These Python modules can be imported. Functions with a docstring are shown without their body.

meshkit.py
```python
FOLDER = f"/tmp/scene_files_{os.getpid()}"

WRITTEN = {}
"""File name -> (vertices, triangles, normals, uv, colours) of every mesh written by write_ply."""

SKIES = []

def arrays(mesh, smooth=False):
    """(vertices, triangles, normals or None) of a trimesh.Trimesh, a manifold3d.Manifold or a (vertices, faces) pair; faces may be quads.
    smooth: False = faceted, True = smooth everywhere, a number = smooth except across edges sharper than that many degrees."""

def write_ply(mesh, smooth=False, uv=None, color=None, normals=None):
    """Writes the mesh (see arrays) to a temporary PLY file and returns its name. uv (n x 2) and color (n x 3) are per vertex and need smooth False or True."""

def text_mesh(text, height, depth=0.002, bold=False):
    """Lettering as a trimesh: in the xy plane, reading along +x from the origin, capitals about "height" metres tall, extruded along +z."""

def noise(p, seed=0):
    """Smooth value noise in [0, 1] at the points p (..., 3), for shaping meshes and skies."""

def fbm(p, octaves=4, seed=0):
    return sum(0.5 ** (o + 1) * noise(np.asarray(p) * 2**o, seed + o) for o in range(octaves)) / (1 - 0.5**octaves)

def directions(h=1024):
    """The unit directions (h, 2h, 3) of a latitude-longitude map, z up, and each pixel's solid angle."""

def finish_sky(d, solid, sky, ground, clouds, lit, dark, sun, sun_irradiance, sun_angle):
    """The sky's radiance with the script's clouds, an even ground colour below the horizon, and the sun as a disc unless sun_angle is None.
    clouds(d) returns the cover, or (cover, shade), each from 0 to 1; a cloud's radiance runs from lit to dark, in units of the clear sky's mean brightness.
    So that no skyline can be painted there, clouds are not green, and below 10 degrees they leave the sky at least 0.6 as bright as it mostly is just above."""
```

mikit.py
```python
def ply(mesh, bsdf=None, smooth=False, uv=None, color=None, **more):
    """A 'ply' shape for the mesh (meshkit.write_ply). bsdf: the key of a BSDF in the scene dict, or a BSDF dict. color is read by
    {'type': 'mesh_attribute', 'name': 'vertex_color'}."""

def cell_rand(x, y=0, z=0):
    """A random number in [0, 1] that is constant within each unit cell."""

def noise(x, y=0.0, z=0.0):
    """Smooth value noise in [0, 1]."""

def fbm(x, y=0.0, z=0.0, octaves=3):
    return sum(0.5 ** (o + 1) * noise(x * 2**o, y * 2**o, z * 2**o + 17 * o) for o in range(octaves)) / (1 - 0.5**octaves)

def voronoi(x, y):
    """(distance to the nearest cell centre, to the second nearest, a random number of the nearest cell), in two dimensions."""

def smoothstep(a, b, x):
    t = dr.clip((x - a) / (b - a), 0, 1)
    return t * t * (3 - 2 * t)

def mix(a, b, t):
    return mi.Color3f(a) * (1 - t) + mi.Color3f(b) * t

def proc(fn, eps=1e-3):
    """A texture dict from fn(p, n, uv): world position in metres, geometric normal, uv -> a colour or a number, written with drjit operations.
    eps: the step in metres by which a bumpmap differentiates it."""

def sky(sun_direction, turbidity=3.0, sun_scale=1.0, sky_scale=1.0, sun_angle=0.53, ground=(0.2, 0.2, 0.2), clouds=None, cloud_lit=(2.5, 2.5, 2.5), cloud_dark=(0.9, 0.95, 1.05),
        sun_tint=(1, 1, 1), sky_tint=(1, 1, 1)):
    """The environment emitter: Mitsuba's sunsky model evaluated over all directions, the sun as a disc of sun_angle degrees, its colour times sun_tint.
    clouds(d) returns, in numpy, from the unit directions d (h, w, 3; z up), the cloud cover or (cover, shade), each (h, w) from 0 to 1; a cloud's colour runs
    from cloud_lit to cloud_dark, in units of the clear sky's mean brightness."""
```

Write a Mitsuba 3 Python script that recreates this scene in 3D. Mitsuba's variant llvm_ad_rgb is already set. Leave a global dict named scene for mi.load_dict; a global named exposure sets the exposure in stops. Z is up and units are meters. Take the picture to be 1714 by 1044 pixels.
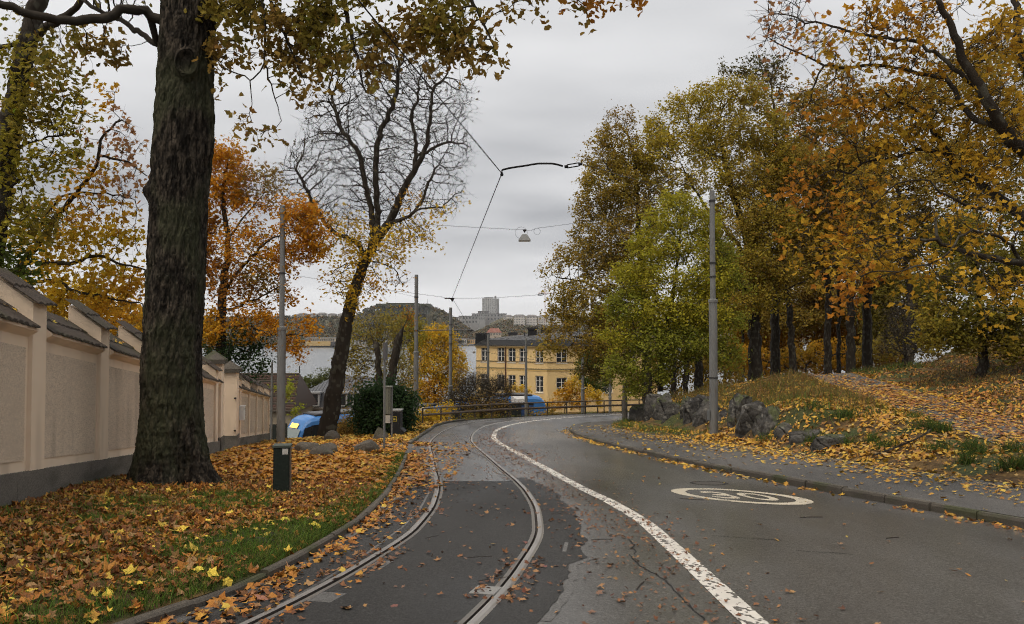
import math, random
import numpy as np
import drjit as dr
import mitsuba as mi
import trimesh
import shapely
import shapely.geometry as sg
from shapely.ops import unary_union
from scipy.spatial import cKDTree, Delaunay
import manifold3d as m3
import mikit, meshkit
from mikit import noise, fbm, voronoi, smoothstep, mix, proc

random.seed(7)
RNG = np.random.default_rng(7)
T = mi.ScalarTransform4f
scene, labels = {}, {}

# ------------------------------------------------------------------ camera, sky, exposure
F, TH = 1300.0, math.atan(38 / 1300.0)
EYE = np.array([0, 0, 1.6])
FWD, UPV = np.array([0, math.cos(TH), math.sin(TH)]), np.array([0, -math.sin(TH), math.cos(TH)])
scene['camera'] = {'type': 'perspective', 'fov': math.degrees(2 * math.atan(857 / F)), 'fov_axis': 'x', 'near_clip': 0.1, 'far_clip': 9000.0,
                   'to_world': T().look_at(origin=EYE.tolist(), target=(EYE + FWD).tolist(), up=[0, 0, 1])}


def overcast(d):
    el = np.degrees(np.arcsin(np.clip(d[..., 2], 0, 1)))
    az = np.arctan2(d[..., 0], d[..., 1])
    r = 1 / np.maximum(d[..., 2] + 0.12, 0.05)                       # a flat cloud deck seen in perspective
    q = np.stack([d[..., 0] * r * 0.62, d[..., 1] * r * 0.9, np.zeros_like(r)], -1)
    n = meshkit.fbm(q * 1.15 + 3.7) * 0.65 + meshkit.fbm(q * 3.1 + 9.2) * 0.35
    base = np.interp(el, [0, 3, 6, 9, 13, 20, 30, 50, 90], [0.22, 0.28, 0.50, 0.72, 0.70, 0.44, 0.32, 0.22, 0.10])
    amp = np.interp(el, [0, 4, 10, 90], [0.25, 0.8, 1.9, 1.2])
    return np.ones_like(el), np.clip(base + amp * (n - 0.5), 0, 1)


scene['sky'] = mikit.sky([-0.30, -0.42, 0.86], turbidity=4, sun_scale=0.28, sun_angle=40, clouds=overcast,
                         cloud_lit=(1.80, 1.80, 1.81), cloud_dark=(0.72, 0.745, 0.795), ground=(0.12, 0.11, 0.09))
exposure = 2.35

# ------------------------------------------------------------------ helpers


def P(px, py, y):
    """World point at depth y (metres north of the tripod) that the survey photograph shows at (px, py)."""
    d = np.array([(px - 857) / F, 0, 0]) + FWD + UPV * (522 - py) / F
    return EYE + d * (y / d[1])


def sstep(a, b, x):
    t = np.clip((np.asarray(x, float) - a) / (b - a), 0, 1)
    return t * t * (3 - 2 * t)


class MB:
    """Collects pieces with one colour each; build() makes them ONE mesh."""

    def __init__(self):
        self.v, self.f, self.c, self.n = [], [], [], 0

    def add(self, v, f, col=(0.5, 0.5, 0.5)):
        v, f = np.asarray(v, float), np.asarray(f, int)
        if f.shape[1] == 4:
            f = np.vstack([f[:, [0, 1, 2]], f[:, [0, 2, 3]]])
        c = np.asarray(col, float)
        self.v.append(v); self.f.append(f + self.n); self.n += len(v)
        self.c.append(np.broadcast_to(c, (len(v), 3)) if c.ndim == 1 else c)
        return self

    def tm(self, mesh, col=(0.5, 0.5, 0.5)):
        if hasattr(mesh, 'to_mesh'):
            m = mesh.to_mesh(); return self.add(m.vert_properties[:, :3], m.tri_verts, col)
        return self.add(mesh.vertices, mesh.faces, col)

    def box(self, lo, hi, col=(0.5, 0.5, 0.5), M=None, bev=0.0):
        lo, hi = np.asarray(lo, float), np.asarray(hi, float)
        if bev:
            c, h = (lo + hi) / 2, (hi - lo) / 2
            p = []
            for k in range(3):
                hh = h - bev; hh[k] = h[k]
                p += [c + hh * np.array(s) for s in np.ndindex(2, 2, 2) for s in [np.array(s) * 2 - 1]]
            m = trimesh.convex.convex_hull(np.array(p)); v, f = m.vertices, m.faces
        else:
            v = np.array([[x, y, z] for x in (lo[0], hi[0]) for y in (lo[1], hi[1]) for z in (lo[2], hi[2])])
            f = np.array([[0, 1, 3, 2], [4, 6, 7, 5], [0, 4, 5, 1], [2, 3, 7, 6], [0, 2, 6, 4], [1, 5, 7, 3]])
        if M is not None:
            v = v @ M[:3, :3].T + M[:3, 3]
        return self.add(v, f, col)

    def tube(self, pts, rad, k=8, col=(0.5, 0.5, 0.5), cap=True):
        p = np.asarray(pts, float)
        r = np.broadcast_to(np.asarray(rad, float), (len(p),))
        t = np.gradient(p, axis=0); t /= np.linalg.norm(t, axis=1, keepdims=True) + 1e-12
        ref = np.array([0, 0, 1.0]) if abs(t[:, 2]).mean() < 0.8 else np.array([1.0, 0, 0])
        a = np.cross(t, ref); a /= np.linalg.norm(a, axis=1, keepdims=True) + 1e-12
        b = np.cross(t, a); ang = np.arange(k) * 2 * np.pi / k
        v = p[:, None] + r[:, None, None] * (np.cos(ang)[None, :, None] * a[:, None] + np.sin(ang)[None, :, None] * b[:, None])
        i, j = np.arange(len(p) - 1)[:, None] * k, np.arange(k)[None]
        q = np.stack([i + j, i + k + j, i + k + (j + 1) % k, i + (j + 1) % k], -1).reshape(-1, 4)
        v = v.reshape(-1, 3); f = np.vstack([q[:, [0, 1, 2]], q[:, [0, 2, 3]]])
        if cap:
            n = len(v); v = np.vstack([v, p[0], p[-1]]); jj = np.arange(k)
            f = np.vstack([f, np.stack([np.full(k, n), jj, (jj + 1) % k], 1), np.stack([np.full(k, n + 1), (len(p) - 1) * k + (jj + 1) % k, (len(p) - 1) * k + jj], 1)])
        return self.add(v, f, col)

    def prism(self, poly, z0, z1, col=(0.5, 0.5, 0.5), M=None):
        m = trimesh.creation.extrude_polygon(poly, z1 - z0, engine='earcut'); m.apply_translation([0, 0, z0])
        if M is not None:
            m.apply_transform(M)
        return self.tm(m, col)

    def arrays(self):
        return np.vstack(self.v), np.vstack(self.f), np.vstack(self.c)

    def ply(self, bsdf, smooth=False):
        v, f, c = self.arrays()
        return mikit.ply((v, f), bsdf, smooth=smooth, color=c)


def numbered(key):
    if key not in scene and key not in labels:
        return key
    k = 1
    while f'{key}_{k:03d}' in scene or f'{key}_{k:03d}' in labels:
        k += 1
    return f'{key}_{k:03d}'


def lab(key, label=None, cat=None, group=None, kind=None):
    e = {k: v for k, v in (('label', label), ('category', cat), ('group', group), ('kind', kind)) if v}
    labels.setdefault(key, {}).update(e)
    return key


def thing(name, label, cat, group=None):
    key = numbered(name)
    return lab(key, label, cat, group)


def part(parent, name, shape, **kw):
    key = numbered(f'{parent}__{name}')
    scene[key] = shape
    if kw:
        lab(key, **kw)
    return key


def struct(name, shape, label=None):
    scene[name] = shape
    return lab(name, label, kind='structure')


def frame(o, x, z=(0, 0, 1)):
    """4x4 with its x axis along x, z near z, origin o."""
    x = np.asarray(x, float); x = x / np.linalg.norm(x)
    y = np.cross(z, x); y /= np.linalg.norm(y)
    M = np.eye(4); M[:3, 0], M[:3, 1], M[:3, 2], M[:3, 3] = x, y, np.cross(x, y), o
    return M


def rounded(lo, hi, r, k=8):
    lo, hi = np.asarray(lo, float) + r, np.asarray(hi, float) - r
    return m3.Manifold.batch_hull([m3.Manifold.sphere(r, k).translate([[lo, hi][a][0], [lo, hi][b][1], [lo, hi][c][2]]) for a in (0, 1) for b in (0, 1) for c in (0, 1)])


def spline(pts, step):
    from scipy.interpolate import PchipInterpolator, CubicSpline
    p = np.asarray(pts, float)
    s = np.r_[0, np.cumsum(np.linalg.norm(np.diff(p, axis=0), axis=1))]
    q = np.arange(0, s[-1], step)
    return np.stack([PchipInterpolator(s, p[:, k])(q) for k in range(p.shape[1])], 1)


# ------------------------------------------------------------------ materials


def bs(name, d):
    scene[name] = d
    return name


def rgb(*c):
    return {'type': 'rgb', 'value': list(c)}


VC = {'type': 'mesh_attribute', 'name': 'vertex_color'}


def two(d):
    return {'type': 'twosided', 'bsdf': d}


def pcol(fn, rough=0.6, spec=0.5, **k):
    return {'type': 'principled', 'base_color': proc(fn), 'roughness': rough if isinstance(rough, (int, float)) else proc(rough), 'specular': spec, **k}


def asphalt(base, warm=0.0, speck=0.55):
    def fn(p, n, uv):
        g = noise(p.x * 95, p.y * 95, 1) * 0.6 + noise(p.x * 210, p.y * 210, 2) * 0.4
        big = fbm(p.x * 0.55, p.y * 0.22, 0, 4)
        trk = fbm(p.x * 2.3, p.y * 0.35, 5, 3)
        k = base * (1 + speck * (g - 0.5) * 2) * (0.34 + 0.82 * big + 0.50 * trk)
        st = smoothstep(0.66, 0.8, noise(p.x * 55, p.y * 55, 9)) * 0.35 * base
        return mi.Color3f(k * (1.02 + warm) + st, k + st, k * (0.97 - warm) + st)
    return fn


def wet(lo, hi):
    def fn(p, n, uv):
        return lo + (hi - lo) * smoothstep(0.3, 0.7, fbm(p.x * 0.7, p.y * 0.3, 3, 3)) + 0.10 * (noise(p.x * 120, p.y * 120, 3) - 0.5)
    return fn


bs('m_asphalt', pcol(asphalt(0.064, 0.0), wet(0.22, 0.42)))
bs('m_asphalt_dark', pcol(asphalt(0.021, 0.0, 0.6), wet(0.45, 0.72), spec=0.35))
bs('m_asphalt_pale', pcol(asphalt(0.072, 0.0), wet(0.38, 0.6)))
bs('m_pavement', pcol(asphalt(0.060, 0.03), wet(0.5, 0.7)))


def soil(p, n, uv):
    a = fbm(p.x * 3, p.y * 3, p.z * 3, 4)
    b = noise(p.x * 22, p.y * 22, p.z * 22)
    c = mix((0.055, 0.036, 0.018), (0.12, 0.075, 0.028), smoothstep(0.35, 0.7, a))
    g = smoothstep(0.52, 0.66, fbm(p.x * 0.9 + 7, p.y * 0.9, 2, 3))
    return mix(c, (0.035, 0.050, 0.018), g * 0.8) * (0.6 + 0.8 * b)


bs('m_soil', two(pcol(soil, 0.9, 0.2)))


def farsoil(p, n, uv):
    a = fbm(p.x * 0.12, p.y * 0.12, 0, 4)
    return mix((0.042, 0.045, 0.026), (0.075, 0.06, 0.03), smoothstep(0.4, 0.65, a))


bs('m_farsoil', two(pcol(farsoil, 0.9, 0.2)))


def worn(p, n, uv):
    w = noise(p.x * 38, p.y * 22, 0) * 0.45 + fbm(p.x * 7, p.y * 7, 3, 4) * 0.55
    t = smoothstep(0.55, 0.64, w)
    g = 0.85 + 0.3 * noise(p.x * 5, p.y * 5, 8)
    return mix((0.52, 0.50, 0.46), (0.10, 0.095, 0.085), t) * g


bs('m_line', pcol(worn, 0.55, 0.4))


def worn2(p, n, uv):
    w = noise(p.x * 60, p.y * 60, 0) * 0.4 + fbm(p.x * 5, p.y * 5, 3, 4) * 0.6
    return mix((0.40, 0.365, 0.29), (0.15, 0.14, 0.12), smoothstep(0.6, 0.74, w))


bs('m_mark', pcol(worn2, 0.6, 0.4))


def plaster(p, n, uv):
    st = fbm(p.x * 1.2, p.y * 1.2, p.z * 2.4, 4)
    dirt = smoothstep(0.45, 0.75, fbm(p.x * 2.5 + 5, p.y * 2.5, p.z * 0.5, 3))
    return mix(mix((0.72, 0.585, 0.44), (0.65, 0.52, 0.39), st), (0.40, 0.32, 0.24), dirt * 0.5)


def roughcast(p, n, uv):
    st = fbm(p.x * 1.5, p.y * 1.5, p.z * 2, 3)
    pit = noise(p.x * 70, p.y * 70, p.z * 70)
    return mix(mix((0.59, 0.485, 0.37), (0.50, 0.405, 0.31), st), (0.30, 0.25, 0.19), 0.45 * smoothstep(0.5, 0.75, fbm(p.x * 3.1 + 8, p.y * 3.1, p.z * 0.45, 3))) * (0.68 + 0.55 * pit)


def pits(p, n, uv):
    return noise(p.x * 42, p.y * 42, p.z * 42) * 0.65 + noise(p.x * 90, p.y * 90, p.z * 90) * 0.35


bs('m_plaster', two({'type': 'bumpmap', 'arbitrary': proc(pits, 4e-3), 'scale': 0.002, 'bsdf': pcol(plaster, 0.85, 0.2)}))
bs('m_roughcast', two({'type': 'bumpmap', 'arbitrary': proc(pits, 4e-3), 'scale': 0.016, 'bsdf': pcol(roughcast, 0.9, 0.2)}))


def concrete(p, n, uv):
    a = fbm(p.x * 2.2, p.y * 2.2, p.z * 2.2, 4)
    b = noise(p.x * 60, p.y * 60, p.z * 60)
    m = smoothstep(0.5, 0.7, fbm(p.x * 1.1, p.y * 1.1, p.z * 3 + 3, 3))
    return mix(mix((0.16, 0.145, 0.125), (0.10, 0.092, 0.08), a), (0.055, 0.055, 0.042), m * 0.6) * (0.7 + 0.6 * b)


bs('m_concrete', two(pcol(concrete, 0.85, 0.3)))


def granite(p, n, uv):
    a = fbm(p.x * 3, p.y * 3, p.z * 3, 4)
    b = noise(p.x * 130, p.y * 130, p.z * 130)
    m = smoothstep(0.52, 0.68, fbm(p.x * 1.6 + 2, p.y * 1.6, p.z * 1.6, 4))
    return mix(mix((0.095, 0.085, 0.070), (0.052, 0.046, 0.038), a), (0.045, 0.052, 0.022), m * 0.8) * (0.6 + 0.8 * b)


bs('m_granite', two(pcol(granite, 0.75, 0.35)))


def outcrop(p, n, uv):
    a = fbm(p.x * 2.2, p.y * 2.2, p.z * 2.2, 4)
    b = fbm(p.x * 14, p.y * 14, p.z * 14, 3)
    lich = smoothstep(0.60, 0.72, fbm(p.x * 5 + 9, p.y * 5, p.z * 5, 3))
    moss = smoothstep(0.5, 0.66, fbm(p.x * 1.3 + 4, p.y * 1.3, p.z * 1.3, 3)) * smoothstep(0.1, 0.7, n.z)
    c = mix((0.066, 0.063, 0.058), (0.020, 0.019, 0.018), smoothstep(0.35, 0.65, a))
    return mix(mix(c, (0.19, 0.185, 0.165), lich * 0.5), (0.05, 0.06, 0.018), moss * 0.9) * (0.55 + 0.9 * b)


def rockbump(p, n, uv):
    return fbm(p.x * 5, p.y * 5, p.z * 7, 4) + 0.5 * dr.abs(2 * noise(p.x * 7 + p.z * 3, p.y * 7, p.z * 2) - 1)


bs('m_outcrop', two({'type': 'bumpmap', 'arbitrary': proc(rockbump, 1e-2), 'scale': 0.07, 'bsdf': pcol(outcrop, 0.75, 0.35)}))


def clay(p, n, uv):
    a = fbm(p.x * 6, p.y * 6, p.z * 6, 3)
    m = smoothstep(0.5, 0.68, fbm(p.x * 2.1, p.y * 2.1, p.z * 2.1, 3))
    return mix(mix((0.070, 0.054, 0.042), (0.042, 0.034, 0.028), a), (0.055, 0.052, 0.03), m * 0.6)


bs('m_tile', two(pcol(clay, 0.7, 0.3)))


def oakbark(p, n, uv):
    a = fbm(p.x * 18, p.y * 18, p.z * 5.5, 4)
    g = smoothstep(0.38, 0.62, fbm(p.x * 2.2 + 3, p.y * 2.2, p.z * 0.9, 4))
    r = dr.abs(2 * noise(p.x * 15, p.y * 15, p.z * 2.7 + 0.5 * noise(p.x * 30, p.y * 30, p.z * 9)) - 1)
    r2 = dr.abs(2 * noise(p.x * 34 + 5, p.y * 34, p.z * 11) - 1)
    c = mix((0.062, 0.051, 0.039), (0.022, 0.018, 0.014), smoothstep(0.35, 0.65, a)) * (0.35 + 0.65 * smoothstep(0.04, 0.30, r)) * (0.6 + 0.4 * smoothstep(0.05, 0.35, r2))
    return mix(c, (0.045, 0.050, 0.026), g * 0.6) * (0.55 + 0.9 * noise(p.x * 60, p.y * 60, p.z * 24))


def barkbump(p, n, uv):
    r = dr.abs(2 * noise(p.x * 15, p.y * 15, p.z * 2.7 + 0.5 * noise(p.x * 30, p.y * 30, p.z * 9)) - 1)
    r2 = dr.abs(2 * noise(p.x * 34 + 5, p.y * 34, p.z * 11) - 1)
    return smoothstep(0.0, 0.4, r) * 0.7 + smoothstep(0.0, 0.4, r2) * 0.3


bs('m_oakbark', two({'type': 'bumpmap', 'arbitrary': proc(barkbump, 6e-3), 'scale': 0.022, 'bsdf': pcol(oakbark, 0.9, 0.2)}))
bs('m_branch', two(pcol(lambda p, n, uv: mix((0.050, 0.042, 0.033), (0.026, 0.022, 0.018), noise(p.x * 9, p.y * 9, p.z * 5)), 0.9, 0.2)))


def wood(p, n, uv):
    a = fbm(p.x * 5, p.y * 5, p.z * 1.6, 3)
    lich = smoothstep(0.60, 0.70, noise(p.x * 9, p.y * 9, p.z * 5))
    return mix(mix((0.042, 0.034, 0.026), (0.024, 0.020, 0.016), a), (0.15, 0.15, 0.115), lich * 0.30)


bs('m_wood', two(pcol(wood, 0.9, 0.2)))
bs('m_leaf', {'type': 'principledthin', 'base_color': VC, 'roughness': 0.7, 'diff_trans': 0.8, 'spec_trans': 0.0, 'eta': 1.3})
bs('m_litter', two({'type': 'principled', 'base_color': VC, 'roughness': 0.6, 'specular': 0.2}))
bs('m_grass', {'type': 'principledthin', 'base_color': VC, 'roughness': 0.6, 'diff_trans': 0.6, 'spec_trans': 0.0, 'eta': 1.4})
bs('m_paint', two({'type': 'principled', 'base_color': VC, 'roughness': 0.55, 'specular': 0.25}))
bs('m_gloss', two({'type': 'principled', 'base_color': VC, 'roughness': 0.22, 'specular': 0.5, 'clearcoat': 0.5}))
bs('m_glass', two({'type': 'principled', 'base_color': VC, 'roughness': 0.06, 'specular': 0.6}))


def zinc(p, n, uv):
    a = fbm(p.x * 4, p.y * 4, p.z * 1.3, 4)
    r = smoothstep(0.62, 0.78, fbm(p.x * 9 + 5, p.y * 9, p.z * 2.2, 3))
    return mix(mix((0.20, 0.205, 0.205), (0.135, 0.14, 0.14), a), (0.12, 0.095, 0.07), r * 0.5)


bs('m_zinc', two(pcol(zinc, 0.5, 0.5, metallic=0.25)))
bs('m_rail', two({'type': 'principled', 'base_color': proc(lambda p, n, uv: mix((0.42, 0.40, 0.375), (0.24, 0.225, 0.205), fbm(p.x * 5, p.y * 1.2, 0, 3))), 'metallic': 0.7, 'roughness': 0.42}))
bs('m_lip', two({'type': 'principled', 'base_color': rgb(0.20, 0.185, 0.165), 'metallic': 0.7, 'roughness': 0.5}))
bs('m_railside', two(pcol(lambda p, n, uv: mix((0.05, 0.038, 0.03), (0.03, 0.026, 0.023), noise(p.x * 20, p.y * 20, p.z * 20)), 0.7, 0.4)))


def waves(p, n, uv):
    return fbm(p.x * 0.16, p.y * 0.30, 0, 4)


bs('m_water', {'type': 'bumpmap', 'arbitrary': proc(waves, 0.4), 'scale': 0.22, 'bsdf': {'type': 'principled', 'base_color': rgb(0.085, 0.095, 0.105), 'roughness': 0.18, 'specular': 0.55}})


def metalroof(p, n, uv):
    s = noise(p.x * 0.8, p.y * 0.8, p.z * 0.8)
    return mix((0.022, 0.023, 0.026), (0.045, 0.045, 0.05), s)


bs('m_roof', two(pcol(metalroof, 0.35, 0.5, metallic=0.3)))


def ochre(p, n, uv):
    a = fbm(p.x * 0.8, p.y * 0.8, p.z * 0.5, 4)
    return mix((0.72, 0.54, 0.27), (0.64, 0.47, 0.23), a)


bs('m_ochre', two(pcol(ochre, 0.85, 0.2)))

# ------------------------------------------------------------------ the lie of the land
def zr(y):
    """Height of the road: 8.3 percent downhill, easing to 5 percent in the bend."""
    y = np.asarray(y, float); t = np.clip((y - 32) / 8, 0, 1)
    return -(0.083 * np.minimum(y, 32) + 8 * (0.083 * t - 0.033 * t * t / 2) + 0.05 * np.maximum(y - 40, 0))


KERB_L = np.array([(-6.6, -6), (-4.4, 0), (-3.5, 3), (-2.61, 5.47), (-2.24, 6.6), (-2.03, 8.33), (-1.95, 9.86), (-2.02, 12.17), (-2.22, 14.93), (-2.72, 20.0), (-3.0, 22.4)])
KERB_L2 = np.array([(-3.5, 27.0), (-3.75, 31.0), (-3.95, 36.0), (-4.0, 40.5), (-3.55, 44.3), (-2.1, 47.4), (0.5, 50.3), (3.5, 53.0), (8.0, 56.2), (15, 61), (28, 70)])
KERB_R = np.array([(10.2, -6), (8.6, 1), (7.45, 5), (6.34, 9.7), (5.84, 11.88), (5.28, 14.3), (4.63, 17.66), (4.0, 21.67), (3.15, 29.21), (2.80, 34.73), (2.74, 37.2), (2.9, 39.2), (3.5, 41.3), (4.6, 43.3), (6.4, 45.2), (11, 49.5), (28, 63.5)])
BACK_R = np.array([(12.5, -6), (10.2, 4), (9.3, 9), (8.6, 12.96), (8.15, 16.3), (7.7, 20.7), (7.0, 25.5), (6.55, 28.5), (5.9, 32.5), (5.2, 36.5), (4.95, 38.8), (5.3, 40.9), (6.6, 43.2), (11, 47.4), (28, 61.2)])
TRACK = np.array([(-6.2, -6), (-3.6, -1), (-2.1, 2.8), (-1.13, 5.45), (-0.68, 7.6), (-0.43, 9.75), (-0.41, 11.2), (-0.5, 13.28), (-0.64, 14.88), (-0.98, 17.74), (-1.5, 22.2), (-2.02, 26.65), (-2.42, 31.4), (-2.56, 36.4), (-2.3, 40.8), (-1.55, 44.2), (-0.3, 47.0), (1.6, 49.6), (4.2, 51.9), (8.2, 54.7), (15, 59.5), (27, 68)])
WHITE = np.array([(2.1, -4), (1.8, 3), (1.74, 5.74), (1.745, 7.5), (1.74, 9.75), (1.58, 11.88), (1.25, 14.21), (0.67, 19.11), (-0.12, 25.64), (-0.54, 29.5), (-0.80, 33.98), (-0.80, 37.47), (-0.45, 40.57), (0.42, 44.0), (1.76, 46.9), (3.57, 49.6), (6.0, 52.0), (9, 54.4), (15, 58.6), (27, 67)])
KL, KL2, KR, BR, TC, WH = (spline(a, 0.1) for a in (KERB_L, KERB_L2, KERB_R, BACK_R, TRACK, WHITE))
LEFT_EDGE = np.vstack([KL, KL2])
ROAD = sg.Polygon(np.vstack([LEFT_EDGE, KR[::-1]]))
PAVE = sg.Polygon(np.vstack([KR, BR[::-1]]))
T_BR, T_KR, T_TC, T_WH, T_LE = (cKDTree(a) for a in (BR, KR, TC, WH, LEFT_EDGE))


def wall_x(y):
    return -4.05 - 0.208 * y


def wall_z(y):
    return 0.603 - 0.11 * y


def path_x(y):
    return 12.4 + 0.16 * (y - 19)


EDGE = np.array([(-90, 39), (-14, 37.6), (-9.8, 37.6), (-6.8, 43), (-5.2, 46.4), (-3.6, 48), (0.9, 53.2), (8, 58.2), (20, 67), (60, 95), (140, 150)])


def z_left(x, y):
    xk = np.interp(y, LEFT_EDGE[:, 1], LEFT_EDGE[:, 0])
    t = np.clip((xk - x) / np.maximum(xk - wall_x(y), 0.5), 0, 1)
    z = (zr(y) + 0.035 + 0.065 * np.clip(t * 9, 0, 1)) * (1 - t) + wall_z(y) * t
    z = z + 0.05 * np.minimum(1, 4 * t) * (meshkit.fbm(np.stack([x * 0.8, y * 0.8, 0 * x], -1)) - 0.5) * 2
    z = z + 0.10 * np.exp(-((x + 5.5) ** 2 + (y - 12.6) ** 2) / 0.9)
    e = y - np.interp(x, EDGE[:, 0], EDGE[:, 1])
    s = sstep(0.1, 11, e)
    return z * (1 - s) - 7.75 * s


def z_right(x, y):
    q = np.stack([x, y], -1)
    db, ib = T_BR.query(q)
    inside = shapely.contains_xy(PAVE, x, y)
    db = np.where(inside, 0, db)
    dk = T_KR.query(q)[0]
    yy = np.where(db > 0, BR[ib, 1], y)
    zp = zr(yy) + 0.125 + 0.012 * np.minimum(dk, 4)
    yk = np.clip(y, 0, 60)
    s0 = np.interp(yk, [0, 22, 24, 26.5, 28.5, 30.5, 33, 39, 42, 60], [.1, .1, .55, .55, .5, .9, 1.5, 1.7, 1.3, .9])
    s1 = np.interp(yk, [0, 22, 24, 26.5, 28.5, 30.5, 33, 39, 42, 60], [2.6, 2.4, 1.6, 1.6, 3.0, 2.6, 2.7, 2.9, 2.6, 2.8])
    hr = np.interp(yk, [0, 18, 24, 40, 60], [0.28, 0.36, 1.05, 1.25, 1.4])
    Tt = np.where(y < 42, -1.0 + 0.027 * (y - 13), -0.217 - 0.05 * (y - 42))
    Tt = np.maximum(Tt, zr(yk) + 0.5)
    Tt = Tt + 0.17 * np.maximum(0, x - path_x(y) - 1.7) - 0.02 * np.maximum(0, x - path_x(y) - 16)
    bump = 0.20 * (meshkit.fbm(np.stack([x * 0.75, y * 0.75, 0 * x + 4], -1)) - 0.5) * 2 + 0.09 * (meshkit.noise(np.stack([x * 2.6, y * 2.6, 0 * x], -1)) - 0.5)
    Tt = Tt + bump * np.clip(np.abs(x - path_x(y)) - 1.3, 0, 1)
    zt = np.minimum(Tt, zp + hr + 0.24 * np.maximum(0, db - s1) + bump * 0.6)
    z = zp + 0.10 * sstep(0, 0.5, db) + (zt - zp - 0.1) * sstep(s0, s1, db)
    z = np.where(db > 0, z, zp)
    far = sstep(80, 200, y)
    return z * (1 - far) - 22 * far


def centre_x(y):
    return np.interp(y, [-10, 0, 20, 38, 42, 46, 50, 55, 60, 70, 260], [3, 3, 1, 1, 1.2, 3, 6, 11, 17, 29.5, 300])


def zg(x, y):
    """Height of the ground off the road."""
    x, y = np.asarray(x, float), np.asarray(y, float)
    z = np.where(x < centre_x(y), z_left(x, y), z_right(x, y))
    shore = sstep(100, 235, y)
    return z * (1 - shore) - 22.0 * shore


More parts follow.
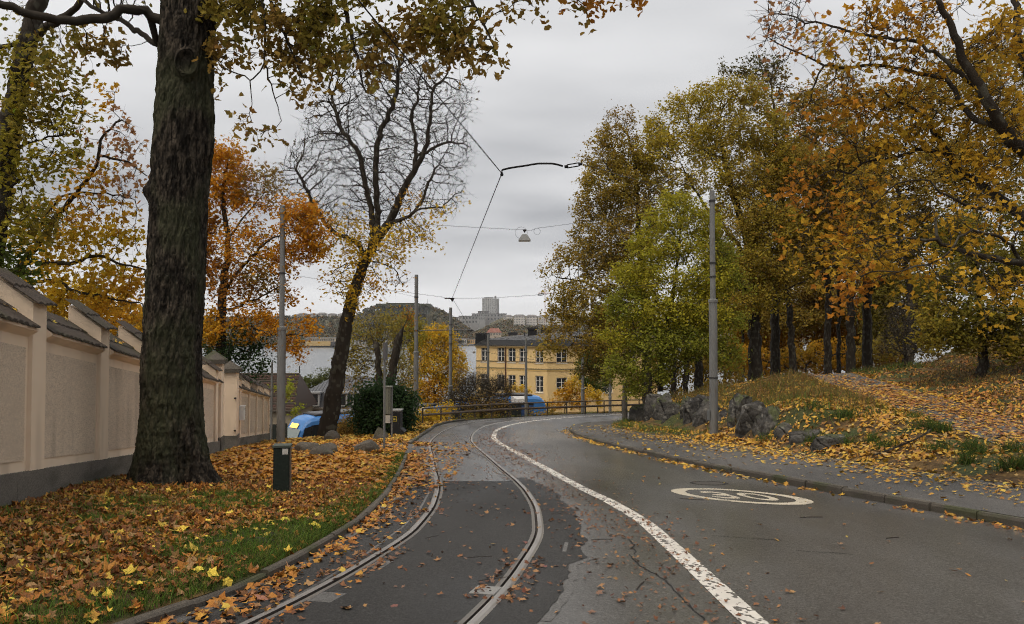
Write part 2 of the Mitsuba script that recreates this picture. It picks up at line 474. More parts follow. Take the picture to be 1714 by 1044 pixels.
def sheet(poly, zf, edge=0.15, scale=1.0, rings=((0, 8, .22), (8, 16, .35), (16, 32, .6), (32, 64, 1.1), (64, 128, 3), (128, 400, 9)), seed=1, extra=None):
    """Delaunay sheet over a polygon, finer near the camera, draped on zf."""
    rg = np.random.default_rng(seed); pts = []
    polys = list(getattr(poly, 'geoms', [poly]))
    for g in polys:
        for ring in [g.exterior, *g.interiors]:
            L, s = ring.length, 0.0
            while s < L:
                p = ring.interpolate(s); pts.append((p.x, p.y)); s += edge * max(1, math.hypot(p.x, p.y) / 14)
            pts += list(ring.coords)
    x0, y0, x1, y1 = poly.bounds
    for r0, r1, c in rings:
        c *= scale
        ax, bx, ay, by = max(x0, -r1), min(x1, r1), max(y0, -r1), min(y1, r1)
        if ax >= bx or ay >= by:
            continue
        gx, gy = np.meshgrid(np.arange(ax, bx, c), np.arange(ay, by, c))
        g = np.stack([gx.ravel(), gy.ravel()], 1) + rg.uniform(-0.3, 0.3, (gx.size, 2)) * c
        r = np.hypot(g[:, 0], g[:, 1]); g = g[(r >= r0) & (r < r1)]
        g = g[shapely.contains_xy(poly, g[:, 0], g[:, 1])]
        if len(g):
            pts += list(map(tuple, g))
    if extra is not None:
        pts += list(map(tuple, extra))
    p = np.unique(np.round(np.array(pts), 4), axis=0)
    f = Delaunay(p).simplices
    c = p[f].mean(1)
    f = f[shapely.contains_xy(poly, c[:, 0], c[:, 1])]
    a = p[f]; cr = (a[:, 1, 0] - a[:, 0, 0]) * (a[:, 2, 1] - a[:, 0, 1]) - (a[:, 1, 1] - a[:, 0, 1]) * (a[:, 2, 0] - a[:, 0, 0])
    f = f[np.abs(cr) > 1e-7]; cr = cr[np.abs(cr) > 1e-7]
    f[cr < 0] = f[cr < 0][:, ::-1]
    return np.column_stack([p, zf(p[:, 0], p[:, 1])]), f


def normals2(c):
    t = np.gradient(c, axis=0); t /= np.linalg.norm(t, axis=1, keepdims=True)
    return np.stack([t[:, 1], -t[:, 0]], 1)                          # points right of travel


def ribbon(c, o0, o1, zf, dz, cut=None):
    n = normals2(c); a, b = c + n * np.asarray(o0).reshape(-1, 1), c + n * np.asarray(o1).reshape(-1, 1)
    v = np.vstack([np.column_stack([a, zf(a[:, 0], a[:, 1]) + dz]), np.column_stack([b, zf(b[:, 0], b[:, 1]) + dz])])
    m = len(c); i = np.arange(m - 1)
    return v, np.stack([i, i + m, i + m + 1, i + 1], 1)


zroad = lambda x, y: zr(y)
# rails: a slot is left open in the asphalt for each
G2 = 0.7525
TN = normals2(TC)
slots = [sg.Polygon(np.vstack([TC + TN * (s * G2 - 0.075), (TC + TN * (s * G2 + 0.075))[::-1]])) for s in (-1, 1)]
road_poly = ROAD.buffer(0.02).difference(unary_union([s.buffer(0) for s in slots]))
v, f = sheet(road_poly, zroad, edge=0.14, scale=1.3, seed=2)
struct('road', mikit.ply((v, f), 'm_asphalt', smooth=False))
# the dark newer asphalt between and beside the rails, from the cross seam to the camera
jag = [(0.30, 16.0), (0.46, 15.2), (0.62, 14.2), (0.80, 13.0), (0.79, 12.4), (0.88, 11.8), (0.90, 11.25), (0.84, 10.6), (0.88, 10.0), (0.80, 9.48), (0.84, 8.9), (0.71, 8.36), (0.74, 7.9), (0.57, 7.61), (0.50, 7.1), (0.40, 6.76), (0.38, 6.2), (0.22, 5.83), (0.15, 5), (-0.3, 3)]
def ragged(q, amp, seed, step=.06):
    q = np.array(q, float); s_ = np.r_[0, np.cumsum(np.linalg.norm(np.diff(q, axis=0), axis=1))]; t = np.arange(0, s_[-1], step)
    w = np.stack([np.interp(t, s_, q[:, 0]), np.interp(t, s_, q[:, 1])], 1); n_ = normals2(w)
    k_ = (meshkit.fbm(np.stack([t * 2.2, 0 * t + seed, 0 * t], -1)) - .5) * 1.6 + (meshkit.noise(np.stack([t * 9, 0 * t + seed, 0 * t], -1)) - .5) * .7
    return [tuple(a) for a in w + n_ * (amp * k_)[:, None]]
jag = ragged(jag, .07, 3)
lft = [(-2.4, 3), (-1.98, 5.0), (-1.70, 6.6), (-1.50, 8.0), (-1.36, 9.8), (-1.32, 11.2), (-1.40, 13.2), (-1.50, 14.9), (-1.55, 15.25), (-0.1, 15.22), (0.1, 15.9)]
patch = sg.Polygon(jag + lft).buffer(0).difference(unary_union([s.buffer(0) for s in slots]))
v, f = sheet(patch, lambda x, y: zr(y) + 0.006, edge=0.12, seed=3)
struct('track_patch', mikit.ply((v, f), 'm_asphalt_dark', smooth=False))
strip = sg.Polygon([(-2.05, 5), (-1.75, 6.6), (-1.55, 8.0), (-1.40, 9.8), (-1.36, 11.2), (-1.44, 13.2), (-1.54, 14.9), (-1.72, 16.5), (-1.95, 16.3), (-1.85, 13), (-1.80, 10), (-1.92, 8.3), (-2.2, 6.4), (-2.5, 5)]).buffer(0)
v, f = sheet(strip, lambda x, y: zr(y) + 0.004, edge=0.12, seed=4)
struct('track_strip', mikit.ply((v, f), 'm_asphalt_dark', smooth=False))
# pale rim of older asphalt along the jagged joint, and a dark cracked strip by the line
rim = sg.LineString([(x + 0.03, y) for x, y in jag[40:-45]]).buffer(0.055, cap_style=2).difference(sg.Polygon(jag + lft).buffer(0.004))
v, f = sheet(rim, lambda x, y: zr(y) + 0.004, edge=0.08, seed=5)
struct('joint_rim', mikit.ply((v, f), 'm_asphalt_pale', smooth=False))
cr = MB()
rg = np.random.default_rng(11)
for x0, y0, dx, dy, L in [(1.38, 5.6, -0.05, 1, 2.6), (1.25, 8.1, 0.05, 1, 1.0), (2.35, 9.2, 0.9, -0.25, 0.9), (3.0, 8.3, 0.8, -0.35, 0.7), (0.45, 14.6, -0.3, 1, 3.2), (-0.3, 19.5, -0.22, 1, 6)]:
    n = int(L / 0.07); w = np.cumsum(rg.normal(0, 0.012, n)); d = np.array([dx, dy]) / math.hypot(dx, dy); q = np.array([x0, y0]) + np.arange(n)[:, None] * 0.07 * d + w[:, None] * np.array([d[1], -d[0]])
    vv, ff = ribbon(q, -0.008 * rg.uniform(.5, 1.6, n), 0.008 * rg.uniform(.5, 1.6, n), zroad, 0.003); cr.add(vv, ff, (0.012, 0.012, 0.012))
vv, ff = ribbon(np.stack([np.linspace(-1.3, 0.02, 24), 15.23 + 0.015 * np.sin(np.arange(24) * 2.3)], 1), -0.02, 0.02, zroad, 0.009); cr.add(vv, ff, (0.014, 0.014, 0.014))
vv, ff = ribbon(np.stack([np.linspace(-3.0, -1.9, 24), 31.0 + 0.03 * np.sin(np.arange(24) * 2.3)], 1), -0.05, 0.05, zroad, 0.004); cr.add(vv, ff, (0.03, 0.03, 0.03))
part('road', 'crack', cr.ply('m_paint'), kind='stuff')
# white line
sel = WH[WH[:, 1] > 2]
v, f = ribbon(sel, -0.10, 0.10, zroad, 0.004)
struct('white_line', mikit.ply((v, f), 'm_line'), 'worn solid white line between tram lane and driving lane')
# grooved rails
for s, nm in ((-1, 'tram_rail'), (1, 'tram_rail_001')):
    k = thing('tram_rail', ['left', 'right'][(s + 1) // 2] + ' grooved steel tram rail set in the asphalt', 'tram rail', 'rails of the tram track')
    prof = np.array([(-.078, -.05), (-.077, .004), (-.050, .016), (.000, .015), (.004, -.030), (.028, -.030), (.032, .008), (.074, .008), (.078, -.05)]) * [s, 1]
    prof = prof * [-1, 1]
    c = TC[(TC[:, 1] > 2)]; n = TN[(TC[:, 1] > 2)]
    def loft(pr):
        v = np.concatenate([np.column_stack([c + n * (s * G2 + o), zr((c + n * (s * G2 + o))[:, 1]) + h]) for o, h in pr])
        m = len(c); i = np.arange(m - 1); fs = [np.stack([i + a * m, i + a * m + 1, i + (a + 1) * m + 1, i + (a + 1) * m], 1) for a in range(len(pr) - 1)]
        return v, np.vstack(fs)
    # the wide bright running head sits outside, the groove and its lip inside
    part(k, 'head', mikit.ply(loft(prof[[1, 2, 3]]), 'm_rail'))
    part(k, 'groove', mikit.ply(loft(prof[[3, 4, 5, 6]]), 'm_railside'))
    part(k, 'lip', mikit.ply(loft(prof[[6, 7]]), 'm_lip'))
    part(k, 'web', mikit.ply(MB().add(*loft(prof[[0, 1]])).add(*loft(prof[[7, 8]])).arrays()[:2], 'm_railside'))
# drain plate by the right rail, concrete inlays beside the rails, manhole
def flat(key, x, y, w, l, ang, h, bsdf, col, dz=0.0):
    c, s_ = math.cos(ang), math.sin(ang)
    M = np.eye(4); M[:3, :3] = np.array([[c, -s_, 0], [s_, c, 0], [0, 0, 1]]); M[:3, 3] = [x, y, float(zr(y)) + dz]
    m = MB(); m.box([-w / 2, -l / 2, -0.03], [w / 2, l / 2, h], col, M, 0.004)
    vv, ff, cc = m.arrays(); vv[:, 2] += -0.083 * (vv[:, 1] - y)
    scene[key] = mikit.ply((vv, ff), bsdf, color=cc); return key
k = thing('drain_plate', 'small grey steel plate with two bolts beside the right rail', 'plate'); c0 = (-0.22, 6.56)
flat(k + '__plate', *c0, 0.22, 0.26, -0.25, 0.014, 'm_paint', (0.20, 0.20, 0.195))
for dx, dy in ((-0.05, 0.05), (0.04, -0.04)):
    flat(numbered(k + '__bolt'), c0[0] + dx, c0[1] + dy, 0.02, 0.02, 0.3, 0.02, 'm_paint', (0.03, 0.03, 0.03))
for x, y, w, l, a in [(-1.50, 6.35, 0.22, 0.3, -0.25), (-1.28, 7.6, 0.16, 0.34, -0.2), (0.58, 8.5, 0.05, 0.55, -0.12)]:
    flat(numbered('road__inlay'), x, y, w, l, a, 0.007, 'm_asphalt_pale', (0.2, 0.2, 0.19))
k = thing('manhole_cover', 'round iron manhole cover behind the painted speed mark', 'manhole cover')
ang = np.arange(48) * 2 * np.pi / 48
def ring_mesh(x, y, r0, r1, dz):
    a, b = np.stack([np.cos(ang) * r0, np.sin(ang) * r0], 1) + [x, y], np.stack([np.cos(ang) * r1, np.sin(ang) * r1], 1) + [x, y]
    v = np.vstack([np.column_stack([a, zr(a[:, 1]) + dz]), np.column_stack([b, zr(b[:, 1]) + dz])]); i = np.arange(48); j = (i + 1) % 48
    return v, np.stack([i, i + 48, j + 48, j], 1)
part(k, 'rim', MB().add(*ring_mesh(3.77, 14.95, 0.30, 0.36, 0.005), (0.022, 0.02, 0.018)).ply('m_paint'))
part(k, 'lid', MB().add(*ring_mesh(3.77, 14.95, 0.0, 0.29, 0.003), (0.06, 0.055, 0.05)).ply('m_paint'))
# painted 30 in its ring
def onroad(v, dz):
    v = np.array(v); v[:, 2] = zr(v[:, 1]) + dz; return v
a = np.arange(96) * 2 * np.pi / 96
ax, ay = np.array([1, -0.42]), np.array([-0.13, 1.0])
ax, ay = ax / np.linalg.norm(ax), ay / np.linalg.norm(ay)
cen = np.array([3.76, 13.0])
o = cen + 1.06 * np.cos(a)[:, None] * ax + 1.05 * np.sin(a)[:, None] * ay
i_ = cen + 0.82 * np.cos(a)[:, None] * ax + 0.84 * np.sin(a)[:, None] * ay
v = np.vstack([np.column_stack([i_, 0 * a]), np.column_stack([o, 0 * a])]); i = np.arange(96); j = (i + 1) % 96
k = thing('speed_marking', 'cream painted 30 in an oval ring on the driving lane', 'road marking')
part(k, 'ring', mikit.ply((onroad(v, 0.004), np.stack([i, i + 96, j + 96, j], 1)), 'm_mark'))
arc = lambda cx, cy, rx, ry, a0, a1: [(cx + rx * math.cos(math.radians(t)), cy + ry * math.sin(math.radians(t))) for t in np.linspace(a0, a1, 22)]
three = unary_union([sg.LineString(arc(-.32, .105, .17, .115, 150, -80)), sg.LineString(arc(-.32, -.115, .19, .125, 80, -150)), sg.LineString([(-.36, 0), (-.29, 0)])]).buffer(.052)
nought = sg.LinearRing(arc(.30, 0, .20, .235, 0, 343)).buffer(.056)
for g in (three, nought):
    tm = trimesh.creation.extrude_polygon(g, .001, engine='earcut'); vv = np.array(tm.vertices); top = vv[:, 2] > .0005
    q = cen + vv[:, :1] * ax + 1.75 * vv[:, 1:2] * ay
    part(k, 'digit', mikit.ply((onroad(np.column_stack([q, 0 * q[:, 0]]), 0.004), tm.faces[top[tm.faces].all(1)]), 'm_mark'))
# kerbs: each stone a piece
def kerb(key, c, side, w, h, L, mat, ymin, ymax, dig=0.06, arch=0.0):
    rg = np.random.default_rng(len(key))
    s = np.r_[0, np.cumsum(np.linalg.norm(np.diff(c, axis=0), axis=1))]; n = normals2(c) * side
    a = s[np.argmax(c[:, 1] > ymin)]; end = s[np.argmax(c[:, 1] > ymax)] if c[-1, 1] > ymax else s[-1]
    while a < end - 0.3:
        b = a + L * rg.uniform(0.85, 1.15); q = np.linspace(a + 0.012, b - 0.012, 5)
        x, y, nx, ny = (np.interp(q, s, z) for z in (c[:, 0], c[:, 1], n[:, 0], n[:, 1]))
        dh, dw = rg.uniform(-0.02, 0.012), rg.uniform(-0.018, 0.018)
        pr = [(dw, -dig), (dw, h * 0.72 + dh), (dw + 0.022, h + dh), (w - 0.02, h + dh), (w, h - 0.03 + dh), (w, -dig)]
        v = np.concatenate([np.column_stack([x + nx * o_, y + ny * o_, zr(y) + hh]) for o_, hh in pr]); m = 5; i = np.arange(4)
        fs = [np.stack([i + r * m, i + r * m + 1, i + (r + 1) * m + 1, i + (r + 1) * m], 1) for r in range(5)]
        tri = np.vstack([np.vstack([g[:, [0, 1, 2]], g[:, [0, 2, 3]]]) for g in fs])
        caps = [[r * m + e, (r + 1) * m + e, e] for e in (0, 4) for r in range(1, 5)]
        tri = np.vstack([tri, caps])
        if side < 0: tri = tri[:, ::-1]
        part(key, 'stone', mikit.ply((v, tri), mat))
        a = b
lab(thing('kerb', 'old mossy stone kerb along the leaf covered lawn', 'kerb'), kind=None)
kerb('kerb', KL, -1, 0.10, 0.07, 0.95, 'm_granite', 4.2, 22.3)
thing('far_kerb', 'short mossy kerb edging the grass strip by the railing', 'kerb')
kerb('far_kerb', KL2, -1, 0.14, 0.11, 1.1, 'm_granite', 27.0, 46)
thing('pavement_kerb', 'granite kerb of the right hand pavement', 'kerb')
kerb('pavement_kerb', KR, 1, 0.14, 0.125, 0.95, 'm_granite', 6.5, 47)
# pavement, lawn, bank, far land
v, f = sheet(PAVE.difference(sg.LineString(KR).buffer(0.10)), lambda x, y: z_right(x, y) - 0.004, edge=0.2, scale=1.3, seed=6)
struct('pavement', mikit.ply((v, f), 'm_pavement'))
outer = sg.Polygon([(-90, -8), (-90, 120), (160, 120), (160, -8)])
land = outer.difference(ROAD.buffer(0.05)).difference(PAVE)
leftland = max((land.intersection(sg.Polygon(np.vstack([[(-90, -8)], LEFT_EDGE, [(28, 70), (60, 95), (90, 120), (-90, 120)]]))).buffer(0)).geoms if hasattr(land.intersection(outer), 'geoms') else [land], key=lambda g: g.area) if False else None
lp = sg.Polygon(np.vstack([[(-90, -8)], LEFT_EDGE, [(60, 92), (95, 120), (-90, 120)]])).buffer(0).difference(ROAD.buffer(0.085)).buffer(0)
rp = sg.Polygon(np.vstack([BR, [(95, 112), (160, 120), (160, -8)]])).buffer(0).difference(ROAD.buffer(0.06)).buffer(0)
lp = lp.difference(rp)
R3 = ((0, 8, .25), (8, 16, .3), (16, 32, .45), (32, 64, 1.0), (64, 220, 4))
v, f = sheet(lp, zg, edge=0.15, rings=R3, seed=7)
struct('lawn', mikit.ply((v, f), 'm_soil', smooth=True))
v, f = sheet(rp, zg, edge=0.2, rings=R3, seed=8)
struct('bank', mikit.ply((v, f), 'm_soil', smooth=True))
side = sg.Polygon([(-2.95, 22.3), (-3.4, 23.2), (-5.5, 24.2), (-8.9, 24.6), (-9.9, 27.6), (-8.3, 27.2), (-6, 27.2), (-4.2, 27.6), (-3.45, 27.2), (-3.1, 25)])
v, f = sheet(side, lambda x, y: zg(x, y) + 0.012 - 0.02 * (x > -3.3), edge=0.2, seed=9)
struct('side_path', mikit.ply((v, f), 'm_pavement', smooth=True))
py_ = np.arange(10, 43, 0.4)
pp = np.column_stack([path_x(py_), py_])
vv, ff = [], []
cols = [ribbon(pp, o_, o_ + 0.5, lambda x, y: zg(x, y), 0.02) for o_ in np.arange(-1.25, 1.25, 0.5)]
m = MB()
for a_ in cols: m.add(*a_)
struct('park_path', mikit.ply(m.arrays()[:2], 'm_pavement', smooth=True))
far = sg.Polygon([(-260, 100), (-260, 300), (420, 300), (420, 100)]).difference(outer.buffer(-3))
v, f = sheet(far, lambda x, y: zg(x, y) - 0.1, edge=4, rings=((0, 150, 6), (150, 500, 14)), seed=10)
struct('shore_slope', mikit.ply((v, f), 'm_farsoil', smooth=True))
struct('water', mikit.ply((np.array([[-3700, 130, -18.0], [3700, 130, -18], [3700, 1900, -18], [-3700, 1900, -18]]), np.array([[0, 1, 2], [0, 2, 3]])), 'm_water'))
v = np.array([[-3800, -1500, -24.0], [3800, -1500, -24], [3800, 4500, -24], [-3800, 4500, -24]])
struct('ground', mikit.ply((v, np.array([[0, 1, 2], [0, 2, 3]])), 'm_farsoil'))

# ------------------------------------------------------------------ the damp autumn air
scene['air'] = {'type': 'homogeneous', 'albedo': rgb(.95, .95, .95), 'sigma_t': {'type': 'rgb', 'value': [0.000055] * 3}}
scene['camera']['medium'] = {'type': 'ref', 'id': 'air'}
scene['haze'] = {'type': 'cube', 'to_world': T().translate([0, 1500, 52.5]).scale([3900, 3100, 78.0]), 'bsdf': {'type': 'null'}, 'interior': {'type': 'ref', 'id': 'air'}}
lab('haze', 'thin damp haze', 'haze', kind='stuff')

# ------------------------------------------------------------------ garden wall
WN = np.array([1, 0.208]) / math.hypot(1, 0.208)                      # towards the road
WD = np.array([-0.208, 1]) / math.hypot(1, 0.208)                     # down the hill


def wp(y, o, h, yb=None):
    return np.array([wall_x(y) + WN[0] * o, y + WN[1] * o, wall_z(y if yb is None else yb) + h])


def wbox(m, y0, y1, o0, o1, h0, h1, level=False, col=(.5, .5, .5)):
    yb = (y0 + y1) / 2 if level else None
    v = [wp(y, o, h, yb) for y in (y0, y1) for o in (o0, o1) for h in (h0, h1)]
    m.add(v, [[0, 1, 3, 2], [4, 6, 7, 5], [0, 4, 5, 1], [2, 3, 7, 6], [0, 2, 6, 4], [1, 5, 7, 3]], col)
    return m


def wplate(m, y0, y1, o0, o1, h_e, pitch, level=False, th=0.03):
    """Sloping roof bed, eave at o0 height h_e, rising backwards to o1."""
    yb = (y0 + y1) / 2 if level else None
    r = (o0 - o1) * math.tan(pitch)
    v = [wp(y, o, h, yb) for y in (y0, y1) for o, h in ((o0, h_e), (o0, h_e - th), (o1, h_e + r), (o1, h_e - 0.35))]
    return m.add(v, [[0, 1, 3, 2], [4, 6, 7, 5], [0, 4, 5, 1], [2, 3, 7, 6], [0, 2, 6, 4], [1, 5, 7, 3]])


PITCH = math.radians(37)
TG = np.random.default_rng(21)


def tile(y, w, o0, o1, h_e, yb):
    """One clay tile, its butt towards the road, lying on the course below."""
    r = math.tan(PITCH); j = TG.uniform(-0.006, 0.006)
    def q(yy, o, up): return wp(yy, o, h_e + (0.14 - o) * r + up, yb)
    y0, y1 = y - w / 2 + 0.006, y + w / 2 - 0.006
    ym = y + j
    v = [q(y0, o0, .020 + j), q(ym, o0, .040 + j), q(y1, o0, .022), q(y0, o0, 0.0), q(y1, o0, 0.0), q(y0, o1, .004), q(ym, o1, .022), q(y1, o1, .004)]
    f = [[0, 3, 4], [0, 4, 1], [1, 4, 2], [0, 1, 6], [0, 6, 5], [1, 2, 7], [1, 7, 6], [3, 0, 5], [2, 4, 7]]
    return np.array(v), np.array(f)


def tiles(key, y0, y1, h_e, level, single, stuff):
    n = max(3, int(round((y1 - y0) / 0.172))); w = (y1 - y0) / n
    for course, (a, b) in enumerate(((0.155, -0.20), (-0.13, -0.46))):
        for i in range(n):
            y = y0 + (i + .5) * w
            v, f = tile(y, w, a + TG.uniform(-.012, .012), b, h_e + course * 0.012, (y0 + y1) / 2 if level else y)
            if single:
                part(key, 'tile', mikit.ply((v, f), 'm_tile'))
            else:
                stuff.add(v, f)


def wall_run(key, piers, ya, yb_, pw, near_y, mortar=0.0):
    stuff = MB()
    body, plinth = MB(), MB()
    wbox(body, ya, yb_, -0.42, 0.0, 0.30, 2.12)
    part(key, 'wall', mikit.ply(body.arrays()[:2], 'm_plaster'))
    edges = [ya] + [e for p in piers for e in (p - pw / 2, p + pw / 2)] + [yb_]
    seg = np.arange(ya, yb_, 2.68)
    for a in seg:
        m = MB(); wbox(m, a + 0.004, min(a + 2.68, yb_) - 0.004, -0.45, 0.065, -0.5, 0.37)
        part(key, 'plinth_stone', mikit.ply(m.arrays()[:2], 'm_concrete'))
    for p in piers:
        m = MB()
        wbox(m, p - pw / 2, p + pw / 2, -0.44, 0.055, 0.33, 2.47, level=False)
        wplate(m, p - pw / 2 - .001, p + pw / 2 + .001, 0.05, -0.43, 2.50, PITCH, level=True, th=0.25)
        part(key, 'pilaster', mikit.ply(m.arrays()[:2], 'm_plaster'))
        tiles(key, p - pw / 2 - 0.09, p + pw / 2 + 0.09, 2.485, True, p < near_y, stuff)
    for a, b in zip(edges[::2], edges[1::2]):
        if b - a < 0.3:
            continue
        m = MB(); wplate(m, a, b, 0.12, -0.42, 2.14, PITCH)
        part(key, 'roof_bed', mikit.ply(m.arrays()[:2], 'm_plaster'))
        tiles(key, a + 0.01, b - 0.01, 2.15, False, a < near_y, stuff)
        if b - a > 1:
            m = MB(); wbox(m, a + 0.10, b - 0.10, -0.02, 0.016, 0.50, 1.90)
            part(key, 'roughcast_panel', mikit.ply(m.arrays()[:2], 'm_roughcast'))
    if stuff.n:
        part(key, 'tiles', mikit.ply(stuff.arrays()[:2], 'm_tile'), kind='stuff')


k = thing('garden_wall', 'long beige roughcast garden wall with tiled coping behind the big trunk, uphill of the gate pillars', 'wall')
wall_run(k, [7.30 + 2.68 * i for i in range(7)], 4.0, 23.95, 0.44, 17)
k = thing('garden_wall', 'shorter beige wall stretch with tiled coping beyond the gate pillars, ending at the grey pole', 'wall')
wall_run(k, [28.5, 31.05, 33.55, 36.1, 38.55], 27.95, 38.75, 0.27, 20)
for i, (ya, yb_, h, dw, dl) in enumerate(((24.02, 24.55, 3.02, 0.50, 'nearer'), (27.3, 27.86, 2.95, 0.42, 'farther'))):
    k = thing('gate_pillar', f'{dl} beige gate pillar with mossy pyramid cap at the wall opening', 'gate pillar', None)
    m = MB(); wbox(m, ya, yb_, -0.46, 0.07, 0.5, h - .25, level=True); part(k, 'shaft', mikit.ply(m.arrays()[:2], 'm_plaster'))
    m = MB(); wbox(m, ya - .03, yb_ + .03, -0.49, 0.10, -0.6, 0.5, level=True); part(k, 'base', mikit.ply(m.arrays()[:2], 'm_concrete'))
    m = MB(); yb2 = (ya + yb_) / 2
    wbox(m, ya - .09, yb_ + .09, -0.55, 0.16, h - .249, h - .12, level=True)
    v = [wp(ya - .09, -.55, h - .119, yb2), wp(yb_ + .09, -.55, h - .119, yb2), wp(yb_ + .09, .16, h - .119, yb2), wp(ya - .09, .16, h - .119, yb2), wp(yb2, -.195, h + .17, yb2)]
    m.add(v, [[0, 1, 4], [1, 2, 4], [2, 3, 4], [3, 0, 4]]); part(k, 'cap', mikit.ply(m.arrays()[:2], 'm_granite'))
    for hh in (0.62, 1.75):
        m = MB()
        if i: wbox(m, ya - 0.10, ya + .0, 0.0, 0.06, hh, hh + .05, level=True, col=(.02, .02, .02))
        else: wbox(m, yb_ + .0, yb_ + .10, 0.0, 0.06, hh, hh + .05, level=True, col=(.02, .02, .02))
        part(k, 'hinge', m.ply('m_paint'))
k = thing('mailbox', 'white metal mailbox on the farther gate pillar', 'mailbox')
m = MB(); wbox(m, 27.95, 28.28, 0.075, 0.24, 1.02, 1.50, level=True, col=(.62, .62, .60)); part(k, 'box', m.ply('m_paint'))
m = MB(); wbox(m, 27.93, 28.30, 0.07, 0.26, 1.502, 1.53, level=True, col=(.66, .66, .64)); part(k, 'lid', m.ply('m_paint'))
m = MB(); wbox(m, 28.0, 28.23, 0.241, 0.245, 1.40, 1.43, level=True, col=(.05, .05, .05)); part(k, 'slot', m.ply('m_paint'))
k = thing('garden_gate', 'dark green board gate between the lower wall end and the tram', 'gate')
for i in range(9):
    x = -14.2 + i * 0.26; y = 41.2; z = float(zg(x, y)); m = MB()
    m.box([x, y, z - .2], [x + .25, y + .03, z + 1.75], (0.022, 0.028, 0.026)); part(k, 'board', m.ply('m_paint'))
m = MB()
for z_ in (.3, 1.4): m.box([-14.2, 41.232, float(zg(-13, 41.2)) + z_], [-11.9, 41.28, float(zg(-13, 41.2)) + z_ + .1], (.02, .024, .022))
part(k, 'frame', m.ply('m_paint'))

# ------------------------------------------------------------------ poles and wires


def pole(x, y, top, r0, r1, split, label, name='tram_pole', base=None, rings=(), group=None, mat='m_zinc'):
    k = thing(name, label, 'pole', group)
    z0 = float(zg(x, y)) - 0.3 if base is None else base
    zs = z0 + split * (top - z0)
    part(k, 'lower_tube', MB().tube([(x, y, z0), (x, y, zs)], [r0, r0 * .96], 20).ply(mat, smooth=30) if False else mikit.ply(MB().tube([(x, y, z0), (x, y, zs)], [r0, r0 * .96], 20).arrays()[:2], mat, smooth=40))
    part(k, 'upper_tube', mikit.ply(MB().tube([(x, y, zs + .001), (x, y, top)], [r1, r1 * .92], 20).arrays()[:2], mat, smooth=40))
    part(k, 'collar', mikit.ply(MB().tube([(x, y, zs - .06), (x, y, zs - .05), (x, y, zs + .05), (x, y, zs + .09)], [r0, r0 * 1.12, r0 * 1.12, r1], 20).arrays()[:2], mat, smooth=40))
    part(k, 'cap', mikit.ply(MB().tube([(x, y, top), (x, y, top + .03)], [r1, r1 * .3], 16).arrays()[:2], mat, smooth=40))
    for zz in rings:
        part(k, 'clamp', MB().tube([(x, y, zz - .03), (x, y, zz + .03)], r1 * 1.25 if zz > zs else r0 * 1.1, 18, (.035, .035, .037)).ply('m_paint'))
    return k


zt = lambda py, y: float(P(857, py, y)[2])
LP, RP = P(470, 735, 30.0), P(1195, 735, 28.6)
pole(LP[0], 30.0, zt(345, 30), .165, .105, .50, 'tall grey tram pole left of the leaning tree, beside the wall end', rings=(zt(357, 30), zt(457, 30)))
pole(RP[0], 28.6, zt(320, 28.6), .155, .10, .56, 'tall grey tram pole standing by the rock outcrop on the right', rings=(zt(336, 28.6), zt(440, 28.6), zt(463, 28.6), zt(632, 28.6)))
k = 'tram_pole_001'
m = MB(); m.box([RP[0] - .22, 28.5, zt(703, 28.6)], [RP[0] - .155, 28.68, zt(686, 28.6)], (.12, .13, .135)); part(k, 'terminal_box', m.ply('m_paint'))
pole(P(696.5, 600, 48)[0], 48, zt(460, 48), .155, .12, .53, 'grey tram pole left of the railing, second tallest of the middle poles', rings=(zt(497, 48), zt(553, 48)))
pole(P(754, 600, 57)[0], 57, zt(515, 57), .17, .12, .5, 'grey tram pole behind the left end of the railing', rings=(zt(543, 57), zt(560, 57), zt(575, 57)))
pole(P(817, 600, 66)[0], 66, zt(560, 66), .15, .11, .5, 'grey tram pole in front of the yellow building, left of two', rings=(zt(590, 66),))
pole(P(880.5, 600, 70)[0], 70, zt(566, 70), .15, .11, .5, 'grey tram pole before the blue tram rear section', rings=(zt(590, 70),))
pole(P(975.5, 640, 62)[0], 62, zt(585, 62), .15, .11, .55, 'grey tram pole among golden bushes right of the yellow building', rings=(zt(600, 62), zt(626, 62)))
pole(P(1021, 640, 70)[0], 70, zt(590, 70), .14, .11, .5, 'slim grey tram pole beside the hanging green creeper')
pole(P(455, 640, 40.5)[0], 40.5, zt(606, 40.5), .055, .055, .5, 'thin dark post at the lower end of the garden wall', name='post')
pz = P(1046, 706, 44.3)
k = thing('concrete_post', 'short stout concrete post at the inside of the bend', 'post')
m = MB(); m.tube([(pz[0], 44.3, pz[2] - .3), (pz[0], 44.3, pz[2] + 1.55), (pz[0], 44.3, pz[2] + 2.3)], [.16, .145, .12], 14); part(k, 'shaft', mikit.ply(m.arrays()[:2], 'm_concrete', smooth=40))
m = MB(); m.tube([(pz[0], 44.3, pz[2] + 2.3), (pz[0], 44.3, pz[2] + 2.34)], [.13, .05], 14); part(k, 'cap', mikit.ply(m.arrays()[:2], 'm_concrete', smooth=40))

BLK = (0.012, 0.012, 0.014)


def wire(pts, r, label, name='overhead_wire', group=None, sag=0.0, n=24):
    k = thing(name, label, 'wire', group)
    p = np.asarray(pts, float); q = []
    for a, b in zip(p[:-1], p[1:]):
        t = np.linspace(0, 1, n)[:, None]; w = a * (1 - t) + b * t; w[:, 2] -= sag * 4 * (t * (1 - t))[:, 0]; q.append(w if len(q) == 0 else w[1:])
    part(k, 'strand', MB().tube(np.vstack(q), r, 5, BLK).ply('m_paint'))
    return k


